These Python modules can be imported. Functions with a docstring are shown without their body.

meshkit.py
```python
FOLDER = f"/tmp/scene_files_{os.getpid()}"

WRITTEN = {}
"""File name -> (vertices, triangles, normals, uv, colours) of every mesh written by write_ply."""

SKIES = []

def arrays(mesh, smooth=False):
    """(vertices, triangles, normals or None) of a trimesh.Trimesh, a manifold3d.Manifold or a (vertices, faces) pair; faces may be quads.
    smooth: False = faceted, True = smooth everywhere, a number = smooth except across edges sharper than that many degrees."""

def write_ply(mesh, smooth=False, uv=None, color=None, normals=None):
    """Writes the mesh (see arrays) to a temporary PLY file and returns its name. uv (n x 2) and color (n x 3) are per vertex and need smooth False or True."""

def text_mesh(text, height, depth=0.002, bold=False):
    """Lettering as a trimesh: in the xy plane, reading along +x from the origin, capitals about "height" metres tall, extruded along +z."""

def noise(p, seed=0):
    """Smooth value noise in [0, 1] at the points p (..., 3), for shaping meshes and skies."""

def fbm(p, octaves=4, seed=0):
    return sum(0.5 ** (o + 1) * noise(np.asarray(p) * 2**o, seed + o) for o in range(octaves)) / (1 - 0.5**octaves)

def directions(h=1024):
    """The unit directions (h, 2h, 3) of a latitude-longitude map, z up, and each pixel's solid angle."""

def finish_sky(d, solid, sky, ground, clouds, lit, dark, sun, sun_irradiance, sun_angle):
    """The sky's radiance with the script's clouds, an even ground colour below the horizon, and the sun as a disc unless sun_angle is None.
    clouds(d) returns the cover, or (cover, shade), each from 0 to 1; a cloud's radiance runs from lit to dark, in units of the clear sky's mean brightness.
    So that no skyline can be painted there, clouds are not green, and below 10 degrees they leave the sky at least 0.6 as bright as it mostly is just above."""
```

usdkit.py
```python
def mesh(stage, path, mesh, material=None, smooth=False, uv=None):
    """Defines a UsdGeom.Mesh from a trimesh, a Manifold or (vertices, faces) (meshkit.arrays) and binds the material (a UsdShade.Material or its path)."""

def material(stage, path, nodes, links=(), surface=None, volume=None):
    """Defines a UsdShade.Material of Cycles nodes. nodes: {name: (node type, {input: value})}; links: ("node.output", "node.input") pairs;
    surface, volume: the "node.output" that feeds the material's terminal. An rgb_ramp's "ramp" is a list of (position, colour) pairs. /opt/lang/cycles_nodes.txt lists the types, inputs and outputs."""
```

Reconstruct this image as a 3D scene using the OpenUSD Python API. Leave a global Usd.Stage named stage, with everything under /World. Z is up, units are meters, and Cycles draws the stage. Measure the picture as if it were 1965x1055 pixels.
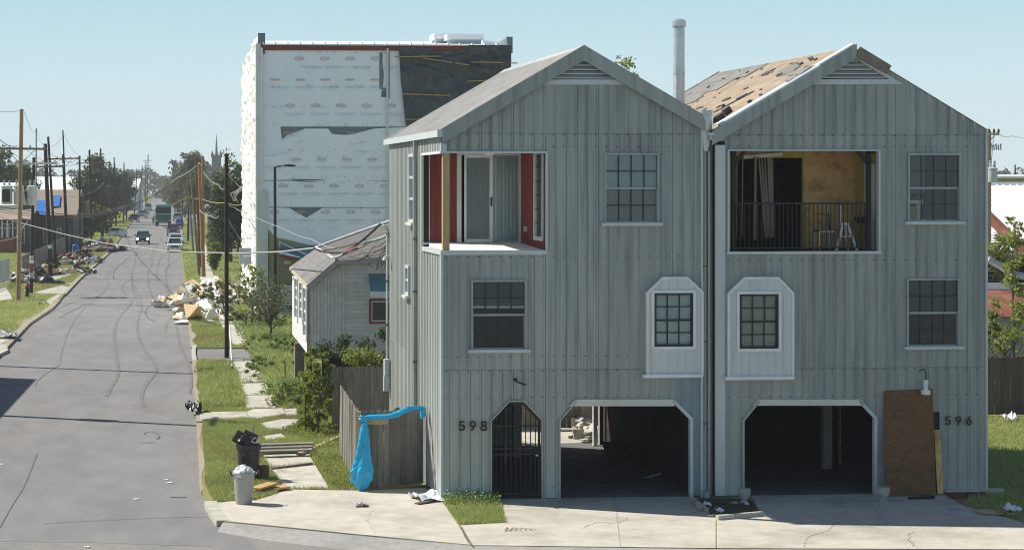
import math, random, re
import numpy as np, trimesh, usdkit, meshkit
import shapely
from shapely.geometry import Polygon, box as sbox, LineString, MultiPolygon
from shapely.prepared import prep
from shapely import affinity
from pxr import Usd, UsdGeom, UsdLux, UsdShade, Gf, Sdf

stage = Usd.Stage.CreateInMemory()
UsdGeom.SetStageUpAxis(stage, UsdGeom.Tokens.z)
UsdGeom.Xform.Define(stage, '/World'); UsdGeom.Scope.Define(stage, '/World/Looks')

# ---------------------------------------------------------------- camera, sky, sun
FOC, CX, YH, EYE = 3700.0, 560.0, 355.0, 6.65          # focal length in photo pixels, optical axis, horizon row, eye height
cam = UsdGeom.Camera.Define(stage, '/World/camera')
cam.CreateHorizontalApertureAttr(36.0); cam.CreateFocalLengthAttr(36.0 * FOC / 1965.0)
cam.CreateHorizontalApertureOffsetAttr(36.0 * (982.5 - CX) / 1965.0)
cam.CreateVerticalApertureOffsetAttr(-36.0 * (527.5 - YH) / 1965.0)
cam.CreateClippingRangeAttr(Gf.Vec2f(0.5, 20000)); cam.CreateFStopAttr(0.0); cam.CreateExposureAttr(0.0)
_x = UsdGeom.Xformable(cam); _x.AddTranslateOp().Set((0, 0, EYE)); _x.AddRotateXOp().Set(90.0)
EXPOSURE = 0.45
cam.GetExposureAttr().Set(EXPOSURE)
SHADOW = np.array([0.883, -0.357, -1.0])                 # where the sun's rays go
SUN = -SHADOW / np.linalg.norm(SHADOW)
SUN_EL, SUN_ROT = math.asin(SUN[2]), math.atan2(SUN[0], SUN[1])
dome = UsdLux.DomeLight.Define(stage, '/World/sky')
dome.GetPrim().SetCustomDataByKey('kind', 'structure')
_k = 5.75
sky_look = usdkit.material(stage, '/World/Looks/sky_air', {
    'tex': ('sky_texture', {'sky_type': 'single_scattering', 'sun_disc': False, 'sun_elevation': SUN_EL, 'sun_rotation': SUN_ROT,
                            'altitude': 100.0, 'air_density': 1.0, 'aerosol_density': 0.6, 'ozone_density': 1.6}),
    'dir': ('texture_coordinate', {}), 'xyz': ('separate_xyz', {}),
    'low': ('rgb_ramp', {'ramp': [(0, (.640 * _k, .775 * _k, .800 * _k)), (.02, (.625 * _k, .766 * _k, .798 * _k)), (.06, (.545 * _k, .722 * _k, .780 * _k)), (.10, (.425 * _k, .65 * _k, .748 * _k)), (.25, (.27 * _k, .45 * _k, .55 * _k)), (.6, (.11 * _k, .21 * _k, .31 * _k)), (1, (.08 * _k, .16 * _k, .25 * _k))]}),
    'amt': ('rgb_ramp', {'ramp': [(0, (1, 1, 1)), (.12, (1, 1, 1)), (.5, (0, 0, 0)), (1, (0, 0, 0))]}),
    'mix': ('mix_color', {'use_clamp': False}), 'dim': ('mix_color', {'blend_type': 'multiply', 'fac': 1.0, 'b': (.45, .47, .50), 'use_clamp': False}),
    'bg': ('background_shader', {'strength': 0.14})},
    [('dir.generated', 'xyz.vector'), ('xyz.z', 'low.fac'), ('xyz.z', 'amt.fac'), ('amt.color', 'mix.fac'), ('tex.color', 'dim.a'), ('dim.result', 'mix.a'), ('low.color', 'mix.b'), ('mix.result', 'bg.color')], surface='bg.background')
UsdShade.MaterialBindingAPI.Apply(dome.GetPrim()).Bind(sky_look)
sun = UsdLux.DistantLight.Define(stage, '/World/sun')
sun.CreateIntensityAttr(1.25); sun.CreateAngleAttr(0.53); sun.CreateColorAttr((1.0, 0.95, 0.86)); sun.CreateNormalizeAttr(True)
_m = Gf.Matrix4d(1.0).SetLookAt(Gf.Vec3d(0, 0, 0), Gf.Vec3d(*map(float, SHADOW)), Gf.Vec3d(0, 0, 1)).GetInverse()
UsdGeom.Xformable(sun).AddTransformOp().Set(_m)

# ---------------------------------------------------------------- where things stand
def G(px, py, z=0.0):
    """Ground point seen at a photo pixel."""
    y = FOC * (EYE - z) / (py - YH)
    return np.array([(px - CX) * y / FOC, y, z])
def A(px, py, y):
    return np.array([(px - CX) * y / FOC, y, EYE - (py - YH) * y / FOC])
def gy(py, z=0.0):
    return FOC * (EYE - z) / (py - YH)
PI = math.pi
HAZE = 0.00028

# ---------------------------------------------------------------- scene tree helpers
_used, _frame = {}, {}
def _path(name, parent):
    base = (str(parent.GetPath()) if parent is not None else '/World') + '/'
    k = _used.get(base + name, -1) + 1
    _used[base + name] = k
    return base + (name if k == 0 else '%s_%03d' % (name, k))
def tag(p, label=None, cat=None, group=None, kind=None):
    p = p.GetPrim()
    for key, val in (('label', label), ('category', cat), ('group', group), ('kind', kind)):
        if val: p.SetCustomDataByKey(key, val)
    return p
def rotz(a):
    c, s = math.cos(a), math.sin(a)
    return np.array([[c, -s, 0, 0], [s, c, 0, 0], [0, 0, 1, 0], [0, 0, 0, 1.0]])
def trans(x, y, z):
    m = np.eye(4); m[:3, 3] = (x, y, z); return m
def thing(name, label, cat, loc=(0, 0, 0), rz=0.0, group=None, kind=None):
    path = _path(name, None)
    x = UsdGeom.Xform.Define(stage, path)
    x.AddTranslateOp().Set(Gf.Vec3d(*map(float, loc)))
    if rz: x.AddRotateZOp().Set(math.degrees(rz))
    _frame[path] = np.linalg.inv(trans(*loc) @ rotz(rz))
    return tag(x, label, cat, group, kind)
def part(name, parent):
    """A part that has sub-parts of its own."""
    return UsdGeom.Xform.Define(stage, _path(name, parent)).GetPrim()
def obj(name, mesh, mat, parent=None, smooth=False, frame=None, local=False):
    """One mesh; its points are world points (or points of frame) and become points of the thing it belongs to."""
    if isinstance(mesh, B): mesh = mesh.get()
    v, f = (mesh.vertices, mesh.faces) if hasattr(mesh, 'vertices') else mesh
    v = np.asarray(v, float); f = np.asarray(f)
    if frame is not None: v = v @ frame[:3, :3].T + frame[:3, 3]
    path = _path(name, parent)
    top = '/'.join(path.split('/')[:3])
    if top in _frame and not local:
        m = _frame[top]; v = v @ m[:3, :3].T + m[:3, 3]
    return usdkit.mesh(stage, path, (v, f), mat, smooth).GetPrim()
def single(name, mesh, mat, label, cat, group=None, kind=None, smooth=False, frame=None):
    return tag(obj(name, mesh, mat, None, smooth, frame), label, cat, group, kind)
def struct(name, mesh, mat, parent=None, **kw):
    p = obj(name, mesh, mat, parent, **kw)
    if parent is None: p.SetCustomDataByKey('kind', 'structure')
    return p
def copy_of(src, name, label, loc, rz=0.0, group=None, scale=None):
    was = src.GetCustomData()
    x = UsdGeom.Xform.Define(stage, _path(name, None))
    x.GetPrim().GetReferences().AddInternalReference(src.GetPath())
    xf = UsdGeom.Xformable(x); xf.ClearXformOpOrder()
    p = x.GetPrim()
    for a in ('xformOp:translate', 'xformOp:rotateZ', 'xformOp:scale'):
        pass
    x.AddTransformOp(opSuffix='place').Set(Gf.Matrix4d(*(trans(*loc) @ rotz(rz) @ (np.diag([*scale, 1]) if scale else np.eye(4))).T.ravel().tolist()))
    p.SetInstanceable(True)
    return tag(p, label, was['category'], group or was.get('group'))

# ---------------------------------------------------------------- mesh builder
_BOXF = np.array([[0, 2, 1], [1, 2, 3], [4, 5, 6], [5, 7, 6], [0, 1, 4], [1, 5, 4], [2, 6, 3], [3, 6, 7], [0, 4, 2], [2, 4, 6], [1, 3, 5], [3, 7, 5]])
class B:
    def __init__(s): s.v, s.f, s.n = [], [], 0
    def add(s, v, f):
        v = np.asarray(v, float).reshape(-1, 3); s.v.append(v); s.f.append(np.asarray(f, int).reshape(-1, 3) + s.n); s.n += len(v); return s
    def mesh(s, m, frame=None):
        v = np.asarray(m.vertices)
        if frame is not None: v = v @ frame[:3, :3].T + frame[:3, 3]
        return s.add(v, m.faces)
    def get(s):
        return (np.vstack(s.v), np.vstack(s.f)) if s.v else (np.zeros((3, 3)), np.array([[0, 1, 2]]))
    def box(s, x0, x1, y0, y1, z0, z1, frame=None):
        v = np.array([[x, y, z] for z in (z0, z1) for y in (y0, y1) for x in (x0, x1)], float)
        if frame is not None: v = v @ frame[:3, :3].T + frame[:3, 3]
        return s.add(v, _BOXF)
    def bar(s, p, q, w, h, up=(0, 0, 1)):
        p, q = np.asarray(p, float), np.asarray(q, float); d = q - p; d /= np.linalg.norm(d)
        a = np.cross(d, up); 
        if np.linalg.norm(a) < 1e-6: a = np.cross(d, (1, 0, 0))
        a /= np.linalg.norm(a); b = np.cross(a, d)
        v = [e + sa * a * w / 2 + sb * b * h / 2 for e in (p, q) for sb in (-1, 1) for sa in (-1, 1)]
        return s.add(v, _BOXF)
    def tube(s, pts, r, sides=8, cap=True):
        p = np.asarray(pts, float); n = len(p)
        t = np.gradient(p, axis=0); t /= np.linalg.norm(t, axis=1, keepdims=True) + 1e-12
        a = np.cross(t, np.where(np.abs(t[:, 2:]) < 0.9, [0, 0, 1.0], [1.0, 0, 0])); a /= np.linalg.norm(a, axis=1, keepdims=True) + 1e-12
        b = np.cross(t, a); ang = np.arange(sides) * 2 * PI / sides
        r = np.broadcast_to(np.asarray(r, float), (n,))
        v = p[:, None] + r[:, None, None] * (np.cos(ang)[None, :, None] * a[:, None] + np.sin(ang)[None, :, None] * b[:, None])
        i, j = np.meshgrid(np.arange(n - 1), np.arange(sides), indexing='ij')
        q = np.stack([i * sides + j, i * sides + (j + 1) % sides, (i + 1) * sides + (j + 1) % sides, (i + 1) * sides + j], -1).reshape(-1, 4)
        f = [q[:, [0, 1, 2]], q[:, [0, 2, 3]]]
        if cap:
            k = np.arange(1, sides - 1)
            f += [np.stack([0 * k, k + 1, k], 1), np.stack([0 * k, k, k + 1], 1) + (n - 1) * sides]
        return s.add(v.reshape(-1, 3), np.vstack(f))
    def lathe(s, prof, c=(0, 0, 0), sides=20, frame=None):
        prof = np.asarray(prof, float); ang = np.arange(sides) * 2 * PI / sides; n = len(prof)
        v = np.stack([prof[:, None, 0] * np.cos(ang), prof[:, None, 0] * np.sin(ang), np.broadcast_to(prof[:, None, 1], (n, sides))], -1).reshape(-1, 3) + np.asarray(c, float)
        i, j = np.meshgrid(np.arange(n - 1), np.arange(sides), indexing='ij')
        q = np.stack([i * sides + j, i * sides + (j + 1) % sides, (i + 1) * sides + (j + 1) % sides, (i + 1) * sides + j], -1).reshape(-1, 4)
        if frame is not None: v = v @ frame[:3, :3].T + frame[:3, 3]
        return s.add(v, np.vstack([q[:, [0, 1, 2]], q[:, [0, 2, 3]]]))
    def prism(s, poly, o, ex, ey, en, t):
        """poly in the plane (ex, ey) at o, thickened by t along en."""
        o, ex, ey, en = (np.asarray(x, float) for x in (o, ex, ey, en))
        for g in polys(poly):
            if g.area < 1e-6: continue
            m = trimesh.creation.extrude_polygon(g, t, engine='earcut')
            v = np.asarray(m.vertices)
            s.add(o + v[:, :1] * ex + v[:, 1:2] * ey + v[:, 2:3] * en, m.faces)
        return s
    def slab(s, poly, z0, z1):
        return s.prism(poly, (0, 0, z0), (1, 0, 0), (0, 1, 0), (0, 0, 1), z1 - z0)
    def quad(s, a, b, c, d):
        return s.add([a, b, c, d], [[0, 1, 2], [0, 2, 3]])
    def grid(s, P):
        """P: (n, m, 3) points."""
        n, m = P.shape[:2]; i, j = np.meshgrid(np.arange(n - 1), np.arange(m - 1), indexing='ij'); a = i * m + j
        q = np.stack([a, a + 1, a + m + 1, a + m], -1).reshape(-1, 4)
        return s.add(P.reshape(-1, 3), np.vstack([q[:, [0, 1, 2]], q[:, [0, 2, 3]]]))
def polys(g):
    if isinstance(g, (list, np.ndarray)): g = Polygon([tuple(p[:2]) for p in g])
    if not g.is_valid: g = g.buffer(0)
    return [x for x in getattr(g, 'geoms', [g]) if isinstance(x, Polygon) and not x.is_empty]
def gpoly(pts, z=0.0):
    return Polygon([tuple(G(x, y, z)[:2]) for x, y in pts])
def loft(prof_fn, stations):
    pass
def crumple(n, m, seed, amp, freq=3.0):
    x, y = np.meshgrid(np.linspace(0, 1, n), np.linspace(0, 1, m), indexing='ij')
    p = np.stack([x * freq, y * freq, 0 * x], -1)
    return (np.abs(meshkit.fbm(p, 4, seed) - .5) * 2 + meshkit.fbm(p * 2.3, 3, seed + 9) * .5 - .5) * amp

# ---------------------------------------------------------------- materials
_mats = {}
def M(name, c1, c2=None, rough=0.75, scale=3.0, st=(1, 1, 1), metal=0.0, bump=0.0, bscale=40.0, var=0.0, spec=0.4, detail=5.0, lo=0.35, hi=0.65, c3=None, s3=0.6, t3=(0.55, 0.7), island=False, bst=None, distort=0.0):
    """Noise between c1 and c2, a second larger noise bringing in c3, brightness varied per object by var."""
    n = {'geo': ('geometry', {}), 'p': ('principled_bsdf', {'roughness': rough, 'metallic': metal, 'specular_ior_level': spec})}
    l = []
    if c2 is None: c2 = tuple(x * 0.86 for x in c1)
    n['map'] = ('mapping', {'scale': tuple(float(x) for x in st)})
    n['tex'] = ('noise_texture', {'scale': scale, 'detail': detail, 'roughness': 0.6, 'distortion': distort})
    n['ramp'] = ('rgb_ramp', {'ramp': [(0, c1), (lo, c1), (hi, c2), (1, c2)]})
    l += [('geo.position', 'map.vector'), ('map.vector', 'tex.vector'), ('tex.fac', 'ramp.fac')]
    out = 'ramp.color'
    if c3 is not None:
        n['tex3'] = ('noise_texture', {'scale': s3, 'detail': 6.0, 'roughness': 0.65})
        n['ramp3'] = ('rgb_ramp', {'ramp': [(0, (0, 0, 0)), (t3[0], (0, 0, 0)), (t3[1], (1, 1, 1)), (1, (1, 1, 1))]})
        n['mix3'] = ('mix_color', {'b': c3})
        l += [('map.vector', 'tex3.vector'), ('tex3.fac', 'ramp3.fac'), ('ramp3.color', 'mix3.fac'), (out, 'mix3.a')]
        out = 'mix3.result'
    if var:
        n['oi'] = ('object_info', {})
        n['va'] = ('math', {'math_type': 'multiply_add', 'value2': 2 * var, 'value3': 1 - var})
        n['hsv'] = ('hsv', {})
        l += [('geo.random_per_island' if island else 'oi.random', 'va.value1'), ('va.value', 'hsv.value'), (out, 'hsv.color')]
        out = 'hsv.color'
    l.append((out, 'p.base_color'))
    if bump:
        n['btex'] = ('noise_texture', {'scale': bscale, 'detail': 4.0})
        n['bump'] = ('bump', {'strength': 0.6, 'distance': bump})
        if bst is not None:
            n['bmap'] = ('mapping', {'scale': tuple(float(x) for x in bst)}); l += [('geo.position', 'bmap.vector'), ('bmap.vector', 'btex.vector')]
        else: l.append(('geo.position', 'btex.vector'))
        l += [('btex.fac', 'bump.height'), ('bump.normal', 'p.normal')]
    _mats[name] = usdkit.material(stage, '/World/Looks/' + name, n, l, surface='p.BSDF')
    return _mats[name]
def leafmat(name, dark, mid, light, trans_w=0.35, rough=0.55):
    n = {'geo': ('geometry', {}), 'oi': ('object_info', {}), 'map': ('noise_texture', {'scale': 0.45, 'detail': 3.0}),
         'mx': ('math', {'math_type': 'multiply_add', 'value2': 0.55}), 'm2': ('math', {'math_type': 'multiply', 'value2': 0.45}),
         'ramp': ('rgb_ramp', {'ramp': [(0, dark), (0.45, mid), (1, light)]}),
         'p': ('principled_bsdf', {'roughness': rough, 'specular_ior_level': 0.3}), 't': ('translucent_bsdf', {}), 'mix': ('mix_closure', {'fac': trans_w})}
    l = [('geo.position', 'map.vector'), ('map.fac', 'm2.value1'), ('geo.random_per_island', 'mx.value1'), ('m2.value', 'mx.value3'), ('mx.value', 'ramp.fac'),
         ('ramp.color', 'p.base_color'), ('ramp.color', 't.color'), ('p.BSDF', 'mix.closure1'), ('t.BSDF', 'mix.closure2')]
    _mats[name] = usdkit.material(stage, '/World/Looks/' + name, n, l, surface='mix.closure')
    return _mats[name]
def glassmat(name, tint=(0.85, 0.9, 0.9), ior=1.5):
    n = {'fr': ('fresnel', {'IOR': ior}), 't': ('transparent_bsdf', {'color': tint}), 'g': ('glossy_bsdf', {'color': (1, 1, 1), 'roughness': 0.02}), 'mix': ('mix_closure', {})}
    return usdkit.material(stage, '/World/Looks/' + name, n, [('fr.fac', 'mix.fac'), ('t.BSDF', 'mix.closure1'), ('g.BSDF', 'mix.closure2')], surface='mix.closure')
def glow(name, c, s):
    return usdkit.material(stage, '/World/Looks/' + name, {'e': ('emission', {'color': c, 'strength': s})}, [], surface='e.emission')

def siding_mat(name, a, b, dust, streak, var):
    n = {'geo': ('geometry', {}), 'sep': ('separate_xyz', {}), 'map': ('mapping', {'scale': (2.2, 2.2, .28)}), 'n1': ('noise_texture', {'scale': 1.5, 'detail': 6.0, 'roughness': .62}),
         'n2': ('noise_texture', {'scale': .6, 'detail': 5.0, 'roughness': .6}), 'map2': ('mapping', {'scale': (9.0, 9.0, .5)}), 'n3': ('noise_texture', {'scale': 1.0, 'detail': 3.0}),
         'r1': ('rgb_ramp', {'ramp': [(0, a), (.36, a), (.64, b), (1, b)]}), 'r3': ('rgb_ramp', {'ramp': [(0, (0, 0, 0)), (.48, (0, 0, 0)), (.68, (.9, .9, .9)), (1, (.9, .9, .9))]}),
         'zj': ('math', {'math_type': 'multiply_add', 'value2': 2.6}), 'rz': ('map_range', {'from_min': 1.2, 'from_max': 4.4, 'to_min': .62, 'to_max': 0.0, 'clamp': True}),
         'm1': ('mix_color', {'b': streak}), 'm2': ('mix_color', {'b': dust}), 'zk': ('math', {'math_type': 'multiply_add', 'value2': 3.4}), 'rk': ('map_range', {'from_min': 1.75, 'from_max': 2.35, 'to_min': .6, 'to_max': 0.0, 'clamp': True}), 'm3': ('mix_color', {'b': (.46, .50, .50)}), 'oi': ('object_info', {}), 'va': ('math', {'math_type': 'multiply_add', 'value2': 2 * var, 'value3': 1 - var}), 'hsv': ('hsv', {}),
         'bump': ('bump', {'strength': .5, 'distance': .004}), 'p': ('principled_bsdf', {'roughness': .55, 'specular_ior_level': .35})}
    l = [('geo.position', 'map.vector'), ('map.vector', 'n1.vector'), ('n1.fac', 'r1.fac'), ('geo.position', 'n2.vector'), ('geo.position', 'map2.vector'), ('map2.vector', 'n3.vector'), ('n3.fac', 'r3.fac'),
         ('geo.position', 'sep.vector'), ('n2.fac', 'zj.value1'), ('sep.z', 'zj.value3'), ('zj.value', 'rz.value'), ('r1.color', 'm1.a'), ('r3.color', 'm1.fac'), ('m1.result', 'm2.a'), ('rz.result', 'm2.fac'),
         ('oi.random', 'va.value1'), ('va.value', 'hsv.value'), ('n1.fac', 'zk.value1'), ('sep.z', 'zk.value3'), ('zk.value', 'rk.value'), ('m2.result', 'm3.a'), ('rk.result', 'm3.fac'), ('m3.result', 'hsv.color'), ('hsv.color', 'p.base_color'), ('n1.fac', 'bump.height'), ('bump.normal', 'p.normal')]
    return usdkit.material(stage, '/World/Looks/' + name, n, l, surface='p.BSDF')
SIDING = siding_mat('painted_siding', (.268, .292, .272), (.318, .339, .313), (.41, .412, .374), (.205, .228, .212), .10)
SIDING_RIB = M('painted_siding_rib', (.32, .34, .315), (.37, .39, .36), rough=.5, scale=3, st=(1, 1, .3), spec=.35)
SIDING_BLUE = M('blue_grey_siding', (.19, .25, .27), (.22, .275, .29), rough=.5, scale=2)
SIDING_DARK = M('seam_shadow_strip', (.10, .12, .12), rough=.7)
SCREW = M('rusty_screw', (.12, .125, .115), (.17, .14, .12), rough=.7)
TRIM = M('pale_metal_trim', (.44, .485, .485), (.50, .54, .535), rough=.45, scale=2, st=(1, 1, .3), spec=.4)
TRIM_CREAM = M('cream_painted_trim', (.60, .59, .52), (.52, .51, .44), rough=.55, scale=4)
WHITE = M('white_paint', (.72, .73, .71), (.62, .63, .61), rough=.5, scale=3)
WHITE_DIRTY = M('peeling_white_paint', (.62, .63, .62), (.50, .50, .49), rough=.7, scale=5, c3=(.24, .21, .15), s3=7.0, t3=(.64, .70))
ROOFMETAL = M('worn_roof_metal', (.40, .38, .35), (.50, .48, .45), rough=.45, scale=2.6, st=(1, 1, 1), c3=(.31, .275, .23), s3=1.1, t3=(.48, .75), var=.03, spec=.4)
GALV = M('galvanised_sheet', (.55, .58, .60), (.44, .47, .49), rough=.32, scale=6, metal=.55, c3=(.30, .24, .20), s3=2.5, t3=(.66, .74))
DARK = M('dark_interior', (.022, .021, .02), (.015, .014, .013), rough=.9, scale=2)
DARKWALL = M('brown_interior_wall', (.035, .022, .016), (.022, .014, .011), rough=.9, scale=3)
CONC = M('driveway_concrete', (.53, .495, .42), (.44, .41, .345), rough=.88, scale=2.3, c3=(.27, .25, .21), s3=.5, t3=(.48, .78), detail=9.0, bump=.003, bscale=90, spec=.2)
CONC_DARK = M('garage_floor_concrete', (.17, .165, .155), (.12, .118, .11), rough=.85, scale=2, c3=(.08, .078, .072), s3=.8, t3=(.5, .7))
CONC_OLD = M('weathered_concrete', (.49, .465, .40), (.39, .37, .32), rough=.9, scale=2.2, c3=(.25, .24, .18), s3=1.6, t3=(.54, .68), var=.07, bump=.004, bscale=60, spec=.2)
KERB = M('kerb_concrete', (.46, .44, .36), (.37, .35, .29), rough=.9, scale=3)
ASPHALT = M('road_asphalt', (.176, .171, .166), (.226, .220, .213), rough=.9, scale=1.2, st=(1, .4, 1), detail=14.0, lo=.3, hi=.7, c3=(.160, .154, .147), s3=.35, t3=(.5, .75), bump=.004, bscale=150, spec=.25)
ASPHALT_LIGHT = M('chip_seal', (.20, .195, .18), (.26, .25, .225), rough=.92, scale=14, c3=(.17, .168, .16), s3=.5, t3=(.5, .72), bump=.006, bscale=120, spec=.2)
TAR = M('tar_seam', (.122, .119, .116), (.15, .147, .143), rough=.7, scale=6)
CRACK = M('concrete_crack', (.33, .305, .255), (.38, .355, .30), rough=.95, scale=5)
TYRE_MARK = M('tyre_rubber_mark', (.142, .139, .138), (.168, .164, .161), rough=.85, scale=3)
GRASSG = M('grass_ground', (.22, .225, .085), (.27, .25, .11), rough=.95, scale=2.2, c3=(.25, .20, .115), s3=.9, t3=(.50, .62), spec=.1, bump=.02, bscale=25)
DIRT = M('bare_dirt', (.10, .085, .055), (.15, .125, .085), rough=.95, scale=5, spec=.1)
BLADE = leafmat('grass_blades', (.30, .36, .12), (.44, .49, .18), (.60, .59, .30), .48, .6)
BLADE_DRY = leafmat('dry_grass_blades', (.24, .23, .09), (.38, .34, .15), (.52, .44, .25), .35, .6)
WEED = leafmat('weed_leaves', (.16, .23, .06), (.29, .37, .115), (.46, .50, .22), .45, .5)
LEAF = leafmat('green_leaves', (.06, .095, .028), (.14, .195, .055), (.28, .33, .12), .42, .5)
LEAF_DARK = leafmat('dark_leaves', (.035, .058, .022), (.085, .125, .042), (.20, .24, .095), .36, .45)
LEAF_YEL = leafmat('yellow_green_leaves', (.16, .20, .045), (.32, .37, .085), (.55, .56, .20), .48, .5)
LEAF_OLIVE = leafmat('olive_leaves', (.10, .115, .05), (.19, .21, .09), (.31, .32, .16), .4, .55)
LEAF_FAR = leafmat('distant_leaves', (.045, .06, .035), (.08, .10, .05), (.13, .15, .08), .25, .6)
BARK = M('tree_bark', (.085, .065, .045), (.14, .115, .085), rough=.95, scale=8)
FENCE = M('grey_fence_wood', (.235, .215, .185), (.165, .148, .125), rough=.9, scale=5, st=(4, 4, .5), var=.22, bump=.003, bscale=30, bst=(3, 3, .3), c3=(.12, .10, .08), s3=1.6, t3=(.55, .72))
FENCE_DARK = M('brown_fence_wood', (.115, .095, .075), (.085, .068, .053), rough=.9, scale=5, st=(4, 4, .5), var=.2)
TIMBER = M('new_timber', (.44, .33, .17), (.36, .26, .13), rough=.75, scale=6, st=(2, 2, .4))
PLY = M('orange_plywood', (.68, .43, .185), (.55, .34, .145), rough=.8, scale=5, c3=(.23, .13, .06), s3=2.2, t3=(.5, .7))
OSB = M('strand_board', (.20, .105, .042), (.105, .055, .026), rough=.85, scale=22, st=(1, 1, 1.6), c3=(.06, .04, .026), s3=1.3, t3=(.5, .72))
OSB_ROOF = M('bare_roof_deck', (.37, .295, .215), (.29, .225, .155), rough=.88, scale=7, detail=10.0, c3=(.215, .165, .115), s3=1.6, t3=(.46, .7), var=.10)
SHINGLE = M('grey_shingle', (.17, .165, .155), (.23, .22, .205), rough=.95, scale=12, var=.15)
SHINGLE_DK = M('torn_roof_felt', (.10, .085, .075), (.055, .047, .042), rough=.95, scale=8)
RED = M('dark_red_boards', (.19, .035, .028), (.15, .026, .022), rough=.75, scale=4, st=(3, 3, .4))
RED_TRIM = M('red_window_trim', (.28, .04, .05), (.20, .035, .04), rough=.7)
FRAME_GREY = M('aluminium_frame', (.31, .34, .355), (.26, .29, .305), rough=.35, metal=.3)
FRAME_DARK = M('dark_window_frame', (.02, .025, .025), rough=.5)
BLIND = M('window_blind', (.74, .76, .74), (.66, .68, .66), rough=.8, scale=1.5)
BLIND_MID = M('screened_blind', (.27, .275, .265), (.23, .235, .23), rough=.85, scale=1.5)
BLIND_GREY = M('grey_blind', (.50, .51, .485), (.44, .45, .43), rough=.8, scale=1.5)
SCREEN_BLACK = M('insect_screen', (.022, .024, .025), (.018, .02, .021), rough=.8, scale=3)
BLIND_DARK = M('bronze_blind', (.16, .168, .15), (.13, .14, .125), rough=.8, scale=1.5)
GLASS = glassmat('window_glass', ior=1.4)
IRON = M('black_iron', (.012, .012, .013), (.02, .02, .021), rough=.55)
STONE = M('cast_stone', (.40, .40, .36), (.30, .30, .27), rough=.9, scale=9)
BRICKRED = M('red_paving', (.16, .055, .045), (.11, .04, .035), rough=.9, scale=7)
BLUETARP = M('bright_blue_plastic', (.015, .32, .56), (.02, .38, .64), rough=.35, scale=3, spec=.5)
BLUETARP_DK = M('blue_roof_tarp', (.03, .15, .45), (.04, .19, .52), rough=.45, scale=2)
TARP_BLACK = M('black_tarpaulin', (.055, .064, .07), (.09, .10, .105), rough=.5, scale=1.8, bump=.03, bscale=3.5)
WRAP = M('white_house_wrap', (.80, .85, .89), (.85, .89, .93), rough=.55, scale=.8, spec=.3, bump=.05, bscale=1.6, bst=(1, 1, .5))
WRAP_SUN = M('crumpled_house_wrap', (.74, .74, .72), (.66, .66, .64), rough=.6, scale=3, c3=(.30, .29, .27), s3=2.4, t3=(.66, .74))
SHEATH = M('grey_sheathing', (.20, .235, .235), (.17, .20, .20), rough=.8)
INK_RED = M('red_print', (.68, .47, .49), rough=.7)
INK_BLUE = M('blue_print', (.58, .64, .69), rough=.7)
BEAM_RED = M('red_oxide_steel', (.22, .052, .035), (.17, .04, .03), rough=.6, scale=2)
WHITE_METAL = M('white_roof_sheet', (.80, .81, .82), (.74, .75, .76), rough=.4)
TAN = M('tan_stucco', (.34, .30, .18), (.30, .265, .16), rough=.9, scale=2)
PALEGREEN = M('pale_green_column', (.58, .63, .57), (.52, .57, .51), rough=.8, scale=2, st=(1, 1, .3))
OLDWHITE = M('old_white_boards', (.60, .595, .56), (.51, .505, .48), rough=.8, scale=3, var=.04, c3=(.46, .45, .41), s3=2.0, t3=(.6, .75))
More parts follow.
